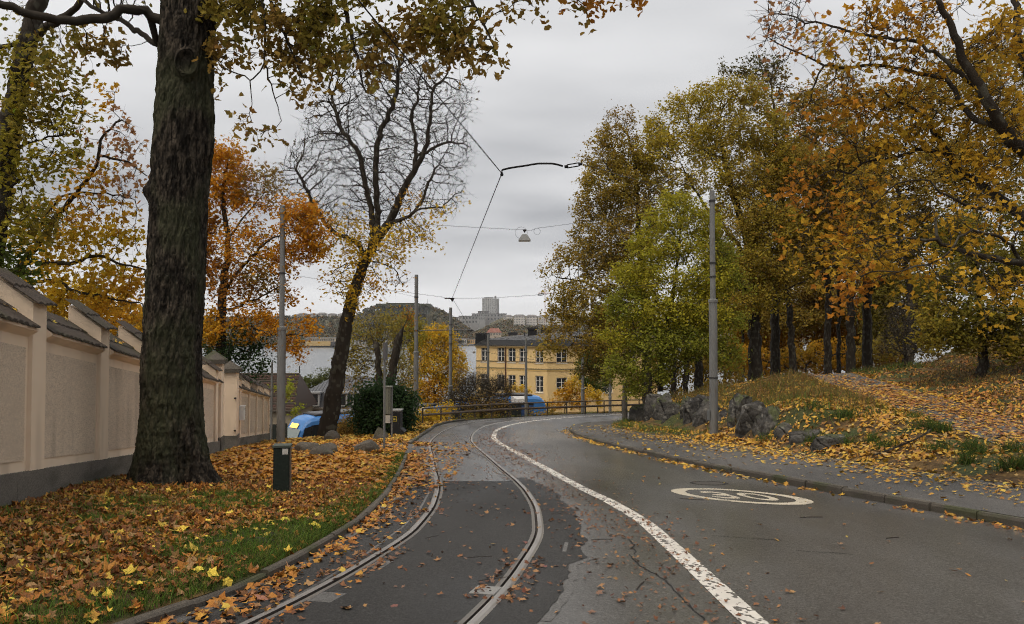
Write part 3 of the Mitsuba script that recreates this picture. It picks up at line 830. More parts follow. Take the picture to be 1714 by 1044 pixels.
C1, C2, C3 = P(840, 290, 13.4), P(757, 499, 30.0), P(790, 553, 47.5)
kcw = wire([P(430, -260, 4.2), P(600, 0, 7.4), C1, C2, C3, P(905, 583, 60), P(1000, 600, 70)], .0085, 'black contact wire zigzagging down the hill above the tram rails', 'contact_wire', n=8)
# pull-off arm on the first support
k = thing('pull_off_arm', 'curved black pull-off arm with open insulator link at the nearest wire support', 'pull-off arm')
arm = [P(840, 291, 13.4), P(840, 285, 13.4), P(845, 283, 13.4), P(880, 277, 13.4), P(905, 273.5, 13.4), P(920, 273.5, 13.4), P(945, 279, 13.4)]
part(k, 'rod', MB().tube(spline(np.array(arm), .03), .017, 8, BLK).ply('m_paint'))
part(k, 'clamp', MB().tm(trimesh.creation.icosphere(2, .03).apply_translation(P(840, 292, 13.4)), BLK).ply('m_paint'))
a, b = P(945, 279, 13.4), P(974, 274, 13.4)
m = MB()
for o in (-.028, .028):
    m.tube([a + [0, 0, 0], a + (b - a) * .18 + [0, 0, o], a + (b - a) * .82 + [0, 0, o], b], .011, 6, BLK)
m.tube([a, a + (b - a) * .2], .026, 8, BLK); m.tube([a + (b - a) * .8, b], .026, 8, BLK)
part(k, 'insulator_link', m.ply('m_paint'))
wire([b, [RP[0] - .1, 28.6, zt(336, 28.6)]], .006, 'thin stay wire from the pull-off arm to the right pole', 'stay_wire')
# lamp span
LM = P(878, 384, 30); e0, e1 = [LP[0], 30, zt(357, 30)], [RP[0], 28.6, zt(336, 28.6)]
wire([e0, P(878, 384.5, 30), P(897, 382, 29.9), e1], .007, 'span wire carrying the hanging street lamp', 'span_wire', sag=.05)
k = thing('street_lamp', 'grey hanging street lamp with flat pyramid shade over the lane', 'street lamp')
part(k, 'bracket', MB().tm(trimesh.creation.cone(.085, .14, sections=12).apply_transform(trimesh.transformations.rotation_matrix(np.pi, [1, 0, 0])).apply_translation(LM + [0, 0, .0]), (.05, .05, .055)).ply('m_paint'))
a4 = np.array([(-1, -1), (1, -1), (1, 1), (-1, 1)])
def frustum(z0, w0, z1, w1, col):
    v = np.vstack([np.column_stack([a4 * w0, np.full(4, z0)]), np.column_stack([a4 * w1, np.full(4, z1)])]) + LM
    return MB().add(v, [[0, 1, 5, 4], [1, 2, 6, 5], [2, 3, 7, 6], [3, 0, 4, 7], [3, 2, 1, 0], [4, 5, 6, 7]], col)
part(k, 'shade', frustum(-.40, .225, -.19, .09, (.17, .18, .18)).ply('m_paint'))
part(k, 'rim', frustum(-.445, .232, -.401, .232, (.33, .34, .34)).ply('m_paint'))
part(k, 'diffuser', frustum(-.455, .19, -.446, .19, (.55, .55, .52)).ply('m_paint'))
for px_, r_ in ((873, .23), (899, .125)):
    t = np.linspace(0, 2 * np.pi, 30); c_ = P(px_ if px_ > 890 else 872.5, 387 if px_ > 890 else 389.5, 30)
    part(k, 'cable_loop', MB().tube(np.stack([c_[0] + r_ * np.cos(t), np.full(30, 30.0), c_[2] + r_ * np.sin(t)], 1), .005, 4, BLK, cap=False).ply('m_paint'))
# second span with the contact-wire clamp and its insulator
e0, e1 = [LP[0], 30, zt(457, 30)], [RP[0], 28.6, zt(463, 28.6)]
wire([e0, P(757, 499, 30), P(903, 493, 29.8), e1], .006, 'lower span wire holding the contact wire between the two tall poles', 'span_wire', sag=.04)
k = thing('wire_clamp', 'small black hanger where the contact wire crosses the lower span wire', 'wire clamp')
part(k, 'bar', MB().tube([P(744, 499.5, 30), P(757, 499.5, 30)], .022, 6, (.04, .032, .03)).ply('m_paint'))
part(k, 'cone', MB().tm(trimesh.creation.cone(.10, .16, sections=10).apply_transform(trimesh.transformations.rotation_matrix(np.pi, [1, 0, 0])).apply_translation(C2 + [0, 0, .01]), (.035, .03, .03)).ply('m_paint'))
k = thing('span_insulator', 'small open insulator link on the lower span wire by the oak crown', 'insulator')
a, b = P(900, 493.5, 29.8), P(911, 492, 29.8); m = MB()
for o in (-.03, .03): m.tube([a, a + (b - a) * .25 + [0, 0, o], a + (b - a) * .75 + [0, 0, o], b], .014, 6, BLK)
part(k, 'link', m.ply('m_paint'))
k = thing('bracket_arm', 'horizontal bracket arm carrying the contact wire from the second middle pole', 'bracket arm')
a = np.array([P(696, 553, 48)[0], 48, zt(553, 48)]); b = C3 + [0, 0, .05]
part(k, 'tube', MB().tube([a, b], .028, 8, (.10, .10, .105)).ply('m_paint'))
part(k, 'end_fitting', MB().tube([b - [.25, 0, .06], b + [.12, 0, -.06]], .04, 6, BLK).ply('m_paint'))
wire([P(696, 497, 48), P(654, 487, 47.9)], .006, 'short stay wire on the second middle pole', 'stay_wire')
for i, (px0, py0, d0, px1, py1, d1, w_) in enumerate([(817, 590, 66, 925, 607, 80, 'over the tram roof'), (880, 590, 70, 800, 574, 66, 'in front of the yellow facade'), (975, 626, 62, 935, 623, 64, 'by the golden bushes')]):
    wire([P(px0, py0, d0), P(px1, py1, d1)], .012, f'thin tram wire {w_}', 'tram_wire')

# ------------------------------------------------------------------ railing
k = thing('railing', 'weathered two-rail railing along the outside of the bend', 'railing')
FL = spline(np.array([(-5.0, 43.6), (-3.45, 46.2), (-1.4, 49.4), (0.9, 51.9), (4.2, 54.6), (8.2, 57.4), (13, 60.9), (22, 67.5)]), 0.25)
fz = zr(FL[:, 1]) + 0.05
for h, r_, i0 in ((0.78, .045, 0), (0.42, .07, 0)):
    seg = 14
    for a in range(i0, len(FL) - 2, seg):
        q = FL[a:a + seg + 1]; z_ = zr(q[:, 1]) + .05 + h
        part(k, 'rail', mikit.ply(MB().tube(np.column_stack([q, z_]), r_, 8).arrays()[:2], 'm_wood2' if False else 'm_railwood', smooth=40))
bs('m_railwood', two(pcol(lambda p, n, uv: mix((0.16, 0.125, 0.095), (0.075, 0.06, 0.048), fbm(p.x * 9, p.y * 9, p.z * 9, 3)), 0.7, 0.3)))
for a in range(0, len(FL), 7):
    m = MB(); x, y = FL[a]; m.box([x - .04, y - .04, fz[a] - .5], [x + .04, y + .04, fz[a] + .80], (.07, .06, .05)); part(k, 'post', m.ply('m_paint'))

# ------------------------------------------------------------------ things on the lawn
k = thing('utility_cabinet', 'slim dark green utility cabinet with a small white sticker on the lawn', 'cabinet')
cx, cy = P(472, 800, 11.9)[:2]; z0 = float(zg(cx, cy)); GC = (.012, .019, .016)
M = frame([cx, cy, z0], [0.985, 0.17, 0]); top = zt(745, 11.9) - z0
part(k, 'body', MB().box([-.12, -.10, -.25], [.12, .13, top - .03], GC, M, .008).ply('m_paint'))
part(k, 'lid', MB().box([-.135, -.115, top - .028], [.135, .145, top + .012], (.055, .07, .06), M, .006).ply('m_paint'))
part(k, 'door', MB().box([-.105, -.106, -.02], [.105, -.101, top - .05], GC, M).ply('m_paint'))
part(k, 'sticker', MB().box([.012, -.1085, top - .125], [.098, -.1065, top - .04], (.42, .42, .40), M).ply('m_paint'))
part(k, 'side_trim', MB().box([.121, -.09, -.02], [.126, .12, top - .035], (.10, .075, .06), M).ply('m_paint'))


def boulder(px, py, y, w, d, h, rot, label, seed, name='boulder', mat='m_granite', sub=4, cut=0.0, zbase=None):
    rg = np.random.default_rng(seed)
    m = trimesh.creation.icosphere(sub, 1.0); v = np.array(m.vertices)
    for _ in range(9):
        n_ = rg.normal(size=3); n_ /= np.linalg.norm(n_); c_ = rg.uniform(.66, .9); s_ = v @ n_; v -= np.maximum(0, s_ - c_)[:, None] * n_ * 0.92
    v *= 1 + 0.22 * (meshkit.fbm(v * 1.7 + seed) - .5)[:, None] + 0.07 * (meshkit.fbm(v * 6 + seed) - .5)[:, None]
    v = v / np.abs(v).max(0) * [w / 2, d / 2, h]
    c, s = math.cos(rot), math.sin(rot); v[:, :2] = v[:, :2] @ np.array([[c, s], [-s, c]])
    b = P(px, py, y); zb = float(zg(b[0], b[1])) if zbase is None else zbase
    v = v + [b[0], b[1], zb - 0.02]
    k = thing(name, label, 'boulder' if name == 'boulder' else 'rock', None); scene[k] = mikit.ply((v, m.faces), mat, smooth=35)
    return k


boulder(516, 753, 23.6, .90, .62, .34, .1, 'long flat grey boulder behind the pair, left of the row', 1)
boulder(549, 760, 22.3, .70, .52, .33, -.2, 'rounded grey boulder just behind the smallest front boulder', 2)
boulder(539, 768, 21.2, .76, .52, .32, .15, 'dark domed boulder nearest in the leaf covered lawn', 3)
boulder(612, 758, 22.6, .86, .58, .40, .0, 'broad dark boulder standing alone left of the sign post', 4)
boulder(556, 733, 32, .70, .52, .46, .3, 'pale round boulder at the foot of the leaning tree', 5)
boulder(636, 731, 30, .70, .55, .55, .1, 'grey boulder beside the black container', 6)
# sign post, box on posts, black container
sx, sy = P(643, 755, 24.3)[:2]; sz = float(zg(sx, sy))
k = thing('sign_post', 'thin grey post with a narrow edge-on sign in front of the box on posts', 'sign post')
part(k, 'tube', mikit.ply(MB().tube([(sx, sy, sz - .3), (sx, sy, zt(590, 24.3))], .035, 12).arrays()[:2], 'm_zinc', smooth=40))
part(k, 'sign', MB().box([sx - .012, sy - .22, zt(603, 24.3)], [sx + .06, sy + .22, zt(573, 24.3)], (.10, .10, .105)).ply('m_paint'))
k = thing('meter_cabinet', 'grey green metal box mounted on two posts by the dark bush', 'cabinet')
D = 30.0; x0, x1 = P(646, 0, D)[0], P(656.5, 0, D)[0]
part(k, 'box', MB().box([x0 - .02, D, zt(693, D)], [x1, D + .3, zt(648, D)], (.135, .14, .115), None, .01).ply('m_paint'))
part(k, 'roof', MB().box([x0 - .05, D - .04, zt(648, D)], [x1 + .05, D + .34, zt(646.5, D)], (.16, .165, .14)).ply('m_paint'))
part(k, 'door_edge', MB().box([x1 - .07, D - .012, zt(692, D)], [x1 - .05, D - .001, zt(649, D)], (.07, .07, .06)).ply('m_paint'))
part(k, 'lower_box', MB().box([x0 + .0, D + .03, zt(708, D)], [x1 - .02, D + .2, zt(694.5, D)], (.36, .35, .32)).ply('m_paint'))
for px_ in (645, 658.5):
    X = P(px_, 0, D)[0]; part(k, 'post', mikit.ply(MB().tube([(X, D + .1, float(zg(X, D)) - .3), (X, D + .1, zt(647, D))], .03, 10).arrays()[:2], 'm_zinc', smooth=40))
k = thing('grit_container', 'black container with a small yellow framed sign beside the box on posts', 'container')
D = 33.0; x0, x1 = P(656, 0, D)[0], P(673, 0, D)[0]; zb = zt(726, D)
pr = sg.Polygon([(0, 0), (0, 1.0), (x1 - x0, 1.0), (x1 - x0, .28), (x1 - x0 + .18, .12), (x1 - x0 + .1, 0)])
Mx = np.array([[1, 0, 0, x0], [0, 0, 1, D], [0, 1, 0, zb - .05], [0, 0, 0, 1.0]])
part(k, 'body', MB().prism(pr, 0, .7, (.016, .017, .02), Mx).ply('m_paint'))
part(k, 'lid', MB().box([x0 - .03, D - .03, zb + .953], [x1 + .03, D + .73, zb + 1.0], (.22, .22, .215)).ply('m_paint'))
sgx = P(663, 0, D)[0]
m = MB(); s_ = (.38, .30, .05)
for lo, hi in (((-.11, .0), (.11, .03)), ((-.11, .19), (.11, .22)), ((-.11, .03), (-.08, .19)), ((.08, .03), (.11, .19))):
    m.box([sgx + lo[0], D - .012, zb + .52 + lo[1]], [sgx + hi[0], D - .002, zb + .52 + hi[1]], s_)
part(k, 'sign_frame', m.ply('m_paint'))
part(k, 'sign', MB().box([sgx - .05, D - .012, zb + .585], [sgx + .05, D - .002, zb + .655], (.36, .30, .07)).ply('m_paint'))
# dark wet humps of soil on the lawn by the kerb
for i, (px_, py_, y, w) in enumerate([(372, 915, 7.9, .32), (430, 908, 8.1, .36), (448, 893, 8.4, .22)]):
    boulder(px_, py_, y, w, .2, .06, .2, f'dark lump of turned earth on the lawn, {["left", "middle", "right"][i]} of three', 60 + i, 'earth_clod', 'm_earth', 3)
bs('m_earth', two(pcol(lambda p, n, uv: mix((0.016, 0.013, 0.010), (0.035, 0.028, 0.02), noise(p.x * 60, p.y * 60, p.z * 60)), 0.8, 0.3)))

# ------------------------------------------------------------------ rock outcrop on the right
def crag(px, py, y, w, d, h, rot, label, seed, zbase):
    rg = np.random.default_rng(seed)
    hulls = []
    n = 26; p = rg.normal(size=(n, 3)); p /= np.linalg.norm(p, axis=1, keepdims=True); p *= rg.uniform(.88, 1.05, (n, 1))
    p = p / np.abs(p).max(0)
    p[:, 2] = np.sign(p[:, 2]) * np.abs(p[:, 2]) ** .6; p[:, 0] = np.sign(p[:, 0]) * np.abs(p[:, 0]) ** .75
    m = trimesh.convex.convex_hull(p)
    keep = p
    m = trimesh.Trimesh(*trimesh.remesh.subdivide_to_size(m.vertices, m.faces, .10))
    m.merge_vertices()
    v = np.array(m.vertices)
    pl = rg.uniform(-1, 1, 3)
    crack = np.abs(np.sin((v @ (np.array([1.0, .25, .35]) + .25 * rg.normal(size=3))) * 4.2 + rg.uniform(0, 6) + 2.2 * meshkit.fbm(v * 1.2 + seed)))
    v = v * (1 - 0.13 * np.exp(-(crack / .10) ** 2) * (v[:, 2:3] * 0 + 1)[:, 0])[:, None]
    v *= 1 + .10 * (meshkit.fbm(v * 2.4 + seed) - .5)[:, None] + .05 * (meshkit.fbm(v * 8 + seed) - .5)[:, None]
    v = v * [w / 2, d / 2, h]
    c, s = math.cos(rot), math.sin(rot); v[:, :2] = v[:, :2] @ np.array([[c, s], [-s, c]])
    b = P(px, py, y)
    k = thing('rock', label, 'rock', None)
    scene[k] = mikit.ply((v + [b[0], b[1], zbase], m.faces), 'm_outcrop', smooth=False)


for i, (px_, py_, y, w, d, h, rot, t) in enumerate([
        (1072, 712, 41.2, 1.2, 1.0, 1.1, .2, 'small dark rock beside the short concrete post'),
        (1098, 712, 39.6, 1.3, 1.6, 1.7, .3, 'tall slab of dark rock at the left end of the outcrop'),
        (1116, 716, 37.8, 1.3, 1.5, 1.85, -.1, 'steep dark rock second from the left in the outcrop'),
        (1134, 720, 36.0, 1.5, 1.5, 1.35, .25, 'low cracked rock third from the left in the outcrop'),
        (1152, 721, 34.6, 1.3, 1.4, 1.65, -.25, 'dark split rock in the middle of the outcrop'),
        (1170, 723, 33.2, 1.4, 1.5, 1.75, .1, 'grey rock face with pale lichen left of the tall pole'),
        (1188, 726, 31.6, 1.3, 1.5, 1.55, .3, 'rock face directly behind the tall right pole'),
        (1216, 712, 30.2, 1.1, 1.2, 1.15, .1, 'low rock just right of the tall right pole'),
        (1240, 712, 28.6, 1.0, 1.2, 1.75, -.3, 'small pointed rock between the pole and the big smooth rock'),
        (1262, 742, 26.1, 1.15, 1.5, 1.5, .1, 'big smooth grey rock right of the pole, left half'),
        (1290, 746, 25.0, 1.1, 1.4, 1.38, -.15, 'big smooth grey rock right of the pole, right half with cleft'),
        (1322, 748, 23.8, 1.0, 1.2, .85, .3, 'broken rock just right of the big smooth rock'),
        (1352, 752, 22.3, 1.1, 1.1, .72, .2, 'low dark rock half buried under yellow leaves'),
        (1392, 756, 20.6, 1.1, .9, .6, .2, 'lowest rock at the right end of the outcrop under leaves')]):
    b = P(px_, py_, y)
    xb = float(np.interp(y, BACK_R[:, 1], BACK_R[:, 0]))
    crag(px_, py_, y, w, d, h, rot, t, 100 + i, float(zr(y)) + .08)

# ------------------------------------------------------------------ tram on the lower street
BLUE, NAVY, WHT, DGL = (.045, .17, .44), (.02, .055, .16), (.55, .56, .57), (.018, .022, .026)
TZ = -7.48


def tram_section(k, a, b, front=False, rear=False, panel=None):
    """One body section from a to b (ground points); local x runs backwards from the leading end."""
    a, b = np.array([*a, TZ]), np.array([*b, TZ]); L = float(np.linalg.norm(b - a)); M = frame(a, b - a)
    half = [(1.325, .35), (1.325, 1.05), (1.325, 2.72), (1.29, 2.98), (1.12, 3.20), (.7, 3.29), (0, 3.31)]
    ring = np.array(half + [(-y, z) for y, z in half[-2::-1]])
    if front: xs = [(-.85, .78, 0.22), (-.85, .82, .32), (-.62, .90, .62), (-.10, .97, .90), (.25, .985, .975), (.8, 1, 1), (L, 1, 1)]
    elif rear: xs = [(0, 1, 1), (L - .9, 1, 1), (L - .25, .97, .96), (L + .18, .90, .82), (L + .35, .84, .6)]
    else: xs = [(0, 1, 1), (L, 1, 1)]
    v = []
    for x, sw, sh in xs:
        r = ring.copy(); r[:, 0] *= sw; r[:, 1] = .35 + (r[:, 1] - .35) * sh; v.append(np.column_stack([np.full(len(r), x), r]))
    n = len(ring); v = np.vstack(v)
    f = [[i * n + j, i * n + j + 1, (i + 1) * n + j + 1, (i + 1) * n + j] for i in range(len(xs) - 1) for j in range(n - 1)]
    m = MB().add(v @ M[:3, :3].T + M[:3, 3], f, BLUE)
    for e in (0, len(xs) - 1):
        c = v[e * n:(e + 1) * n]; vv = np.vstack([c, c.mean(0)]); m.add(vv @ M[:3, :3].T + M[:3, 3], [[j, (j + 1) % n, n] for j in range(n)], BLUE if (front or rear) else (.03, .03, .03))
    part(k, 'body', m.ply('m_gloss'))
    x0, x1 = (.22, L - .15) if front else (.15, L - 1.0) if rear else (.15, L - .15)
    for s in (-1, 1):
        y0, y1 = sorted((s * 1.327, s * 1.337))
        nw = max(2, int((x1 - x0) / 1.35)); w = (x1 - x0) / nw
        part(k, 'window_band', MB().box([x0, y0, 1.0], [x1, y1, 2.68], (.012, .013, .015), M).ply('m_gloss'))
        for i in range(nw):
            y0, y1 = sorted((s * 1.339, s * 1.345))
            part(k, 'window', MB().box([x0 + i * w + .05, y0, 1.1], [x0 + (i + 1) * w - .05, y1, 2.58], DGL, M).ply('m_glass'))
        if panel:
            y0, y1 = sorted((s * 1.3265, s * 1.332))
            part(k, 'white_panel', MB().box([panel[0], y0, .5], [panel[1], y1, .99], WHT, M).box([panel[0], y0, 2.69], [panel[1], y1, 2.73], WHT, M).ply('m_gloss'), label='white body panel')
            vv = np.array([[x, s * yy, z] for x in panel for yy, z in ((1.335, 2.72), (1.302, 2.99), (1.128, 3.215), (.7, 3.30))])
            part(k, 'white_panel', MB().add(vv @ M[:3, :3].T + M[:3, 3], [[0, 1, 5, 4], [1, 2, 6, 5], [2, 3, 7, 6]], WHT).ply('m_gloss'), label='white body panel')
        if front or rear:
            xd = 1.5 if front else L - 2.2
            y0, y1 = sorted((s * 1.346, s * 1.352)); part(k, 'door', MB().box([xd, y0, .42], [xd + 1.2, y1, 2.4], NAVY, M).ply('m_gloss'))
    part(k, 'roof_box', MB().box([.9, -.85, 3.28], [L - (1.4 if rear else .5), .85, 3.44], (.09, .093, .10), M, .05).box([.7, -.95, 3.24], [L - (1.0 if rear else .4), .95, 3.36], (.03, .03, .035), M).ply('m_paint'))
    part(k, 'skirt', MB().box([.3, -1.2, .05], [L - .3, 1.2, .36], (.02, .02, .022), M).ply('m_paint'))
    if front:
        # raked windscreen, display, headlights, wiper
        wv = np.array([(-.90, -1.0, 1.02), (-.90, 1.0, 1.02), (-.86, 1.08, 1.5), (-.86, -1.08, 1.5), (-.53, 1.16, 2.42), (-.53, -1.16, 2.42)]) + [-.03, 0, 0]
        part(k, 'windscreen', MB().add(wv @ M[:3, :3].T + M[:3, 3], [[0, 1, 2, 3], [3, 2, 4, 5]], (.22, .26, .26)).ply('m_glass'))
        dv = np.array([(-.50, -.55, 2.46), (-.50, .55, 2.46), (-.31, .55, 2.76), (-.31, -.55, 2.76)]) + [-.03, 0, 0]
        sh = MB().add(dv @ M[:3, :3].T + M[:3, 3], [[0, 3, 2, 1]], (.3, .2, .05)).ply('m_paint'); sh['emitter'] = {'type': 'area', 'radiance': rgb(.55, .27, .05)}
        part(k, 'destination_display', sh, label='lit amber destination display')
        for s in (-1, 1):
            part(k, 'headlight', MB().tm(trimesh.creation.icosphere(2, .11).apply_transform(np.diag([.4, 1.4, 1, 1])).apply_translation([-.84, s * .72, .78]).apply_transform(M), (.6, .6, .58)).ply('m_glass'))
        part(k, 'wiper', MB().tube((np.array([(-.90, 0, 1.1), (-.66, .5, 1.9)]) @ M[:3, :3].T) + M[:3, 3], .02, 5, (.02, .02, .02)).ply('m_paint'))
        vv = np.array([(x, s * y, z) for s in (1,) for x, y, z in ((-.60, 1.215, 1.3), (-.28, 1.275, 2.5), (.2, 1.345, 2.62), (.2, 1.345, 1.2))]); vv2 = vv * [1, -1, 1]
        part(k, 'cab_window', MB().add((vv + [0, .02, 0]) @ M[:3, :3].T + M[:3, 3], [[0, 1, 2, 3]], DGL).ply('m_glass')); part(k, 'cab_window', MB().add((vv2 - [0, .02, 0]) @ M[:3, :3].T + M[:3, 3], [[0, 1, 2, 3]], DGL).ply('m_glass'))
    if rear:
        wv = np.array([(L + .30, -1.02, 1.25), (L + .30, 1.02, 1.25), (L + .12, 1.05, 2.45), (L + .12, -1.05, 2.45)]) + [.05, 0, 0]
        part(k, 'rear_window', MB().add(wv @ M[:3, :3].T + M[:3, 3], [[0, 1, 2, 3]], DGL).ply('m_glass'))


k = thing('tram', 'blue and white articulated tram on the lower street behind the trees and railing', 'tram')
tram_section(k, (-15.2, 55.9), (-9.6, 60.9), front=True, panel=None)
tram_section(k, (-9.2, 61.2), (-5.4, 66.9), panel=(.3, 2.4))
tram_section(k, (-5.2, 67.3), (-3.0, 73.4), panel=(3.5, 5.4))
tram_section(k, (-2.6, 74.2), (2.7, 75.5), rear=True, panel=(2.3, 3.7))
for o in (-1, 1):
    TP = spline(np.array([(-30, 51), (-15.2, 55.9), (-9.4, 61.0), (-5.3, 67.0), (-3.0, 73.0), (2.7, 75.5), (16, 79)]), .4)
    vv, ff = ribbon(TP, o * .72 - .04, o * .72 + .04, lambda x, y: 0 * x - 7.48, 0.0)
    part(thing('lower_tram_rail', ['nearer', 'farther'][(o + 1) // 2] + ' steel rail under the blue tram on the lower street', 'tram rail', 'rails of the lower street'), 'head', mikit.ply((vv, ff), 'm_rail'))

# ------------------------------------------------------------------ buildings near the water


def facade(k, A, B, z0, z1, rows, cols, ww, wh, sills, mat, trim=(.62, .60, .55), depth=0.16, fcol=(.68, .66, .62), mull=True, skip=()):
    """A wall from A to B (xy) with real window openings: reveal, frame and pane in each."""
    A, B = np.array([*A, 0.0]), np.array([*B, 0.0]); L = np.linalg.norm(B - A); M = frame(A, B - A)
    holes = [(c, s, w_, h_) for (s, h_) in zip(sills, np.broadcast_to(wh, len(sills))) for c in cols for w_ in [ww] if (round(c, 2), round(s, 2)) not in skip]
    wall = sg.box(0, z0, L, z1).difference(unary_union([sg.box(c - w / 2, s, c + w / 2, s + h) for c, s, w, h in holes]))
    Mp = M @ np.array([[1, 0, 0, 0], [0, 0, 1, 0], [0, 1, 0, 0], [0, 0, 0, 1.0]])
    m = MB().prism(wall, 0, .35, (.6, .39, .12), Mp)
    part(k, 'wall', mikit.ply(m.arrays()[:2], mat) if mat != 'm_paint' else m.ply('m_paint'))
    for c, s, w, h in holes:
        wk = part(k, 'window', MB().box([c - w / 2 + .06, depth, s + .06], [c + w / 2 - .06, depth + .02, s + h - .06], (.025, .03, .036), M).ply('m_glass'))
        f = MB(); t = .085
        for lo, hi in (((c - w / 2, s), (c - w / 2 + t, s + h)), ((c + w / 2 - t, s), (c + w / 2, s + h)), ((c - w / 2 + t, s), (c + w / 2 - t, s + t)), ((c - w / 2 + t, s + h - t), (c + w / 2 - t, s + h))):
            f.box([lo[0], depth - .05, lo[1]], [hi[0], depth + .019, hi[1]], fcol, M)
        if mull:
            f.box([c - .055, depth - .045, s + t], [c + .055, depth - .002, s + h - t], fcol, M)
            for q in (.36, .70):
                f.box([c - w / 2 + t, depth - .04, s + h * q - .03], [c + w / 2 - t, depth - .004, s + h * q + .03], fcol, M)
        part(wk, 'frame', f.ply('m_paint'))
        part(wk, 'sill', MB().box([c - w / 2 - .06, -.06, s - .08], [c + w / 2 + .06, -.002, s - .005], trim, M).ply('m_paint'))
    return M, L


k = thing('yellow_house', 'yellow ochre two storey building with tall white windows and dark metal roof', 'building')
YA, YB, YC = (-4.6, 100.0), (4.25, 93.6), (18.0, 96.5)
ez, gz = zt(578, 98), -8.2
up, lo = zt(606.5, 97), zt(654, 97)
M1, L1 = facade(k, YA, YB, gz, ez, 2, [1.35, 3.95, 5.65, 7.35, 9.75], 1.15, 2.0, [lo, up], 'm_ochre')
M2, L2 = facade(k, (YB[0] + .0, YB[1]), YC, gz, ez, 2, [1.8, 4.6, 7.6, 10.6], 1.35, [1.9, 1.85], [lo - .1, up + .05], 'm_ochre')
for M_, L_ in ((M1, L1), (M2, L2)):
    for zc, hh, d_, col in ((zt(605.5, 97), .12, .07, (.20, .15, .085)), (zt(617, 97), .14, .09, (.24, .19, .11)), (zt(617, 97) - .17, .16, .05, (.60, .42, .16)), (ez - .32, .16, .10, (.60, .42, .16)), (ez - .158, .14, .24, (.42, .31, .16))):
        part(k, 'cornice', MB().box([-.05, -d_, zc], [L_ + .02, -.003, zc + hh], col, M_).ply('m_paint'))
part(k, 'downpipe', MB().tube([M1[:3, 3] + M1[:3, 0] * 4.75 - M1[:3, 1] * .12 + [0, 0, z] for z in (gz, ez - .2)], .07, 8, (.10, .05, .035)).ply('m_paint'))
part(k, 'end_wall', mikit.ply(MB().add(np.array([[YA[0], YA[1], gz], [YA[0], YA[1], ez], [YA[0] + 2, YA[1] + 12, ez], [YA[0] + 2, YA[1] + 12, gz]]), [[0, 1, 2, 3]]).arrays()[:2], 'm_ochre'))
part(k, 'wall_lamp', MB().tm(trimesh.creation.icosphere(1, .2).apply_translation([YA[0] - .3, YA[1], zt(589, 100)]), (.3, .3, .3)).ply('m_paint'))
# dark fascia, shallow seamed metal roof, chimneys, vents
N1, N2 = -M1[:3, 1], -M2[:3, 1]
A_, B_, C_ = (np.array([*p, 0.0]) for p in (YA, YB, YC))
mid = (N1 + N2) / np.linalg.norm(N1 + N2)
def at3(p, z): q = np.array(p, float); q[2] = z; return q
out = [A_ + N1 * .35 - M1[:3, 0] * .35, B_ + mid * .35, C_ + N2 * .35]
inn = [A_ - N1 * .35 + M1[:3, 0] * .35, B_ - mid * .35, C_ - N2 * .35]
rd = [A_ - N1 * 6.5 + M1[:3, 0] * 6.8, B_ - mid * 6.8, C_ - N2 * 6.8]
fz_ = zt(569, 98)
m = MB()
for i in (0, 1):
    m.add([at3(out[i], ez), at3(out[i + 1], ez), at3(inn[i + 1], fz_), at3(inn[i], fz_)], [[0, 1, 2, 3]], (.016, .017, .019))
bk = A_ - N1 * 13 + M1[:3, 0] * .35
m.add([at3(out[0], ez), at3(inn[0], fz_), at3(bk, fz_), at3(bk - M1[:3, 0] * .7, ez)], [[0, 1, 2, 3]], (.016, .017, .019))
part(k, 'fascia', m.ply('m_paint'))
rz = zt(556, 104)
m = MB()
for i in (0, 1): m.add([at3(inn[i], fz_ + .01), at3(inn[i + 1], fz_ + .01), at3(rd[i + 1], rz), at3(rd[i], rz)], [[0, 1, 2, 3]])
m.add([at3(inn[0], fz_ + .01), at3(rd[0], rz), at3(bk, fz_ + .01)], [[0, 1, 2]])
rk = part(k, 'roof', mikit.ply(m.arrays()[:2], 'm_roof'))
m = MB()
for i in (0, 1):                                                       # standing seams laid diagonally, two ways
    e, r_ = inn[i + 1] - inn[i], rd[i] - inn[i]; L_ = np.linalg.norm(e); nrm = np.array([0, 0, 1.0])
    for t in np.arange(-.6, 1.0, 1.0 / (L_ / 0.95)):
        for sgn in (1, -1):
            q = []
            for u in np.linspace(0, 1, 9):
                s_ = t + u * .55 if sgn > 0 else 1.0 - t - u * .55
                if .01 < s_ < .99:
                    lo_, hi_ = at3(inn[i] + e * s_, fz_ + .03), at3(rd[i] + (rd[i + 1] - rd[i]) * s_, rz + .03); q.append(lo_ + (hi_ - lo_) * u)
            if len(q) > 1: m.tube([q[0], q[-1]], .04, 4, (.15, .155, .165), cap=False)
part(rk, 'seam', m.ply('m_paint'), kind='stuff')
part(rk, 'parapet_block', MB().box([YA[0] - .1, YA[1] - .2, ez + .15], [YA[0] + 1.7, YA[1] + 1.6, zt(557.5, 100)], (.014, .015, .017)).ply('m_paint'))
cb = B_ - mid * 4.2 - M1[:3, 0] * 3.1
ck = part(rk, 'chimney', MB().box([cb[0] - .55, cb[1] - .4, fz_], [cb[0] + .55, cb[1] + .4, zt(551, 97)], (.02, .02, .022)).box([cb[0] - .75, cb[1] - .55, zt(550.9, 97)], [cb[0] + .75, cb[1] + .55, zt(547.5, 97)], (.025, .025, .027)).ply('m_paint'))
part(rk, 'chimney', MB().box([cb[0] + 1.1, cb[1] + .4, fz_], [cb[0] + 2.6, cb[1] + 1.2, zt(548, 97)], (.02, .02, .022)).ply('m_paint'))
part(rk, 'roof_hatch', MB().box([-.5, 103, fz_ + .6], [.7, 104, zt(556, 103)], (.03, .03, .033)).ply('m_paint'))
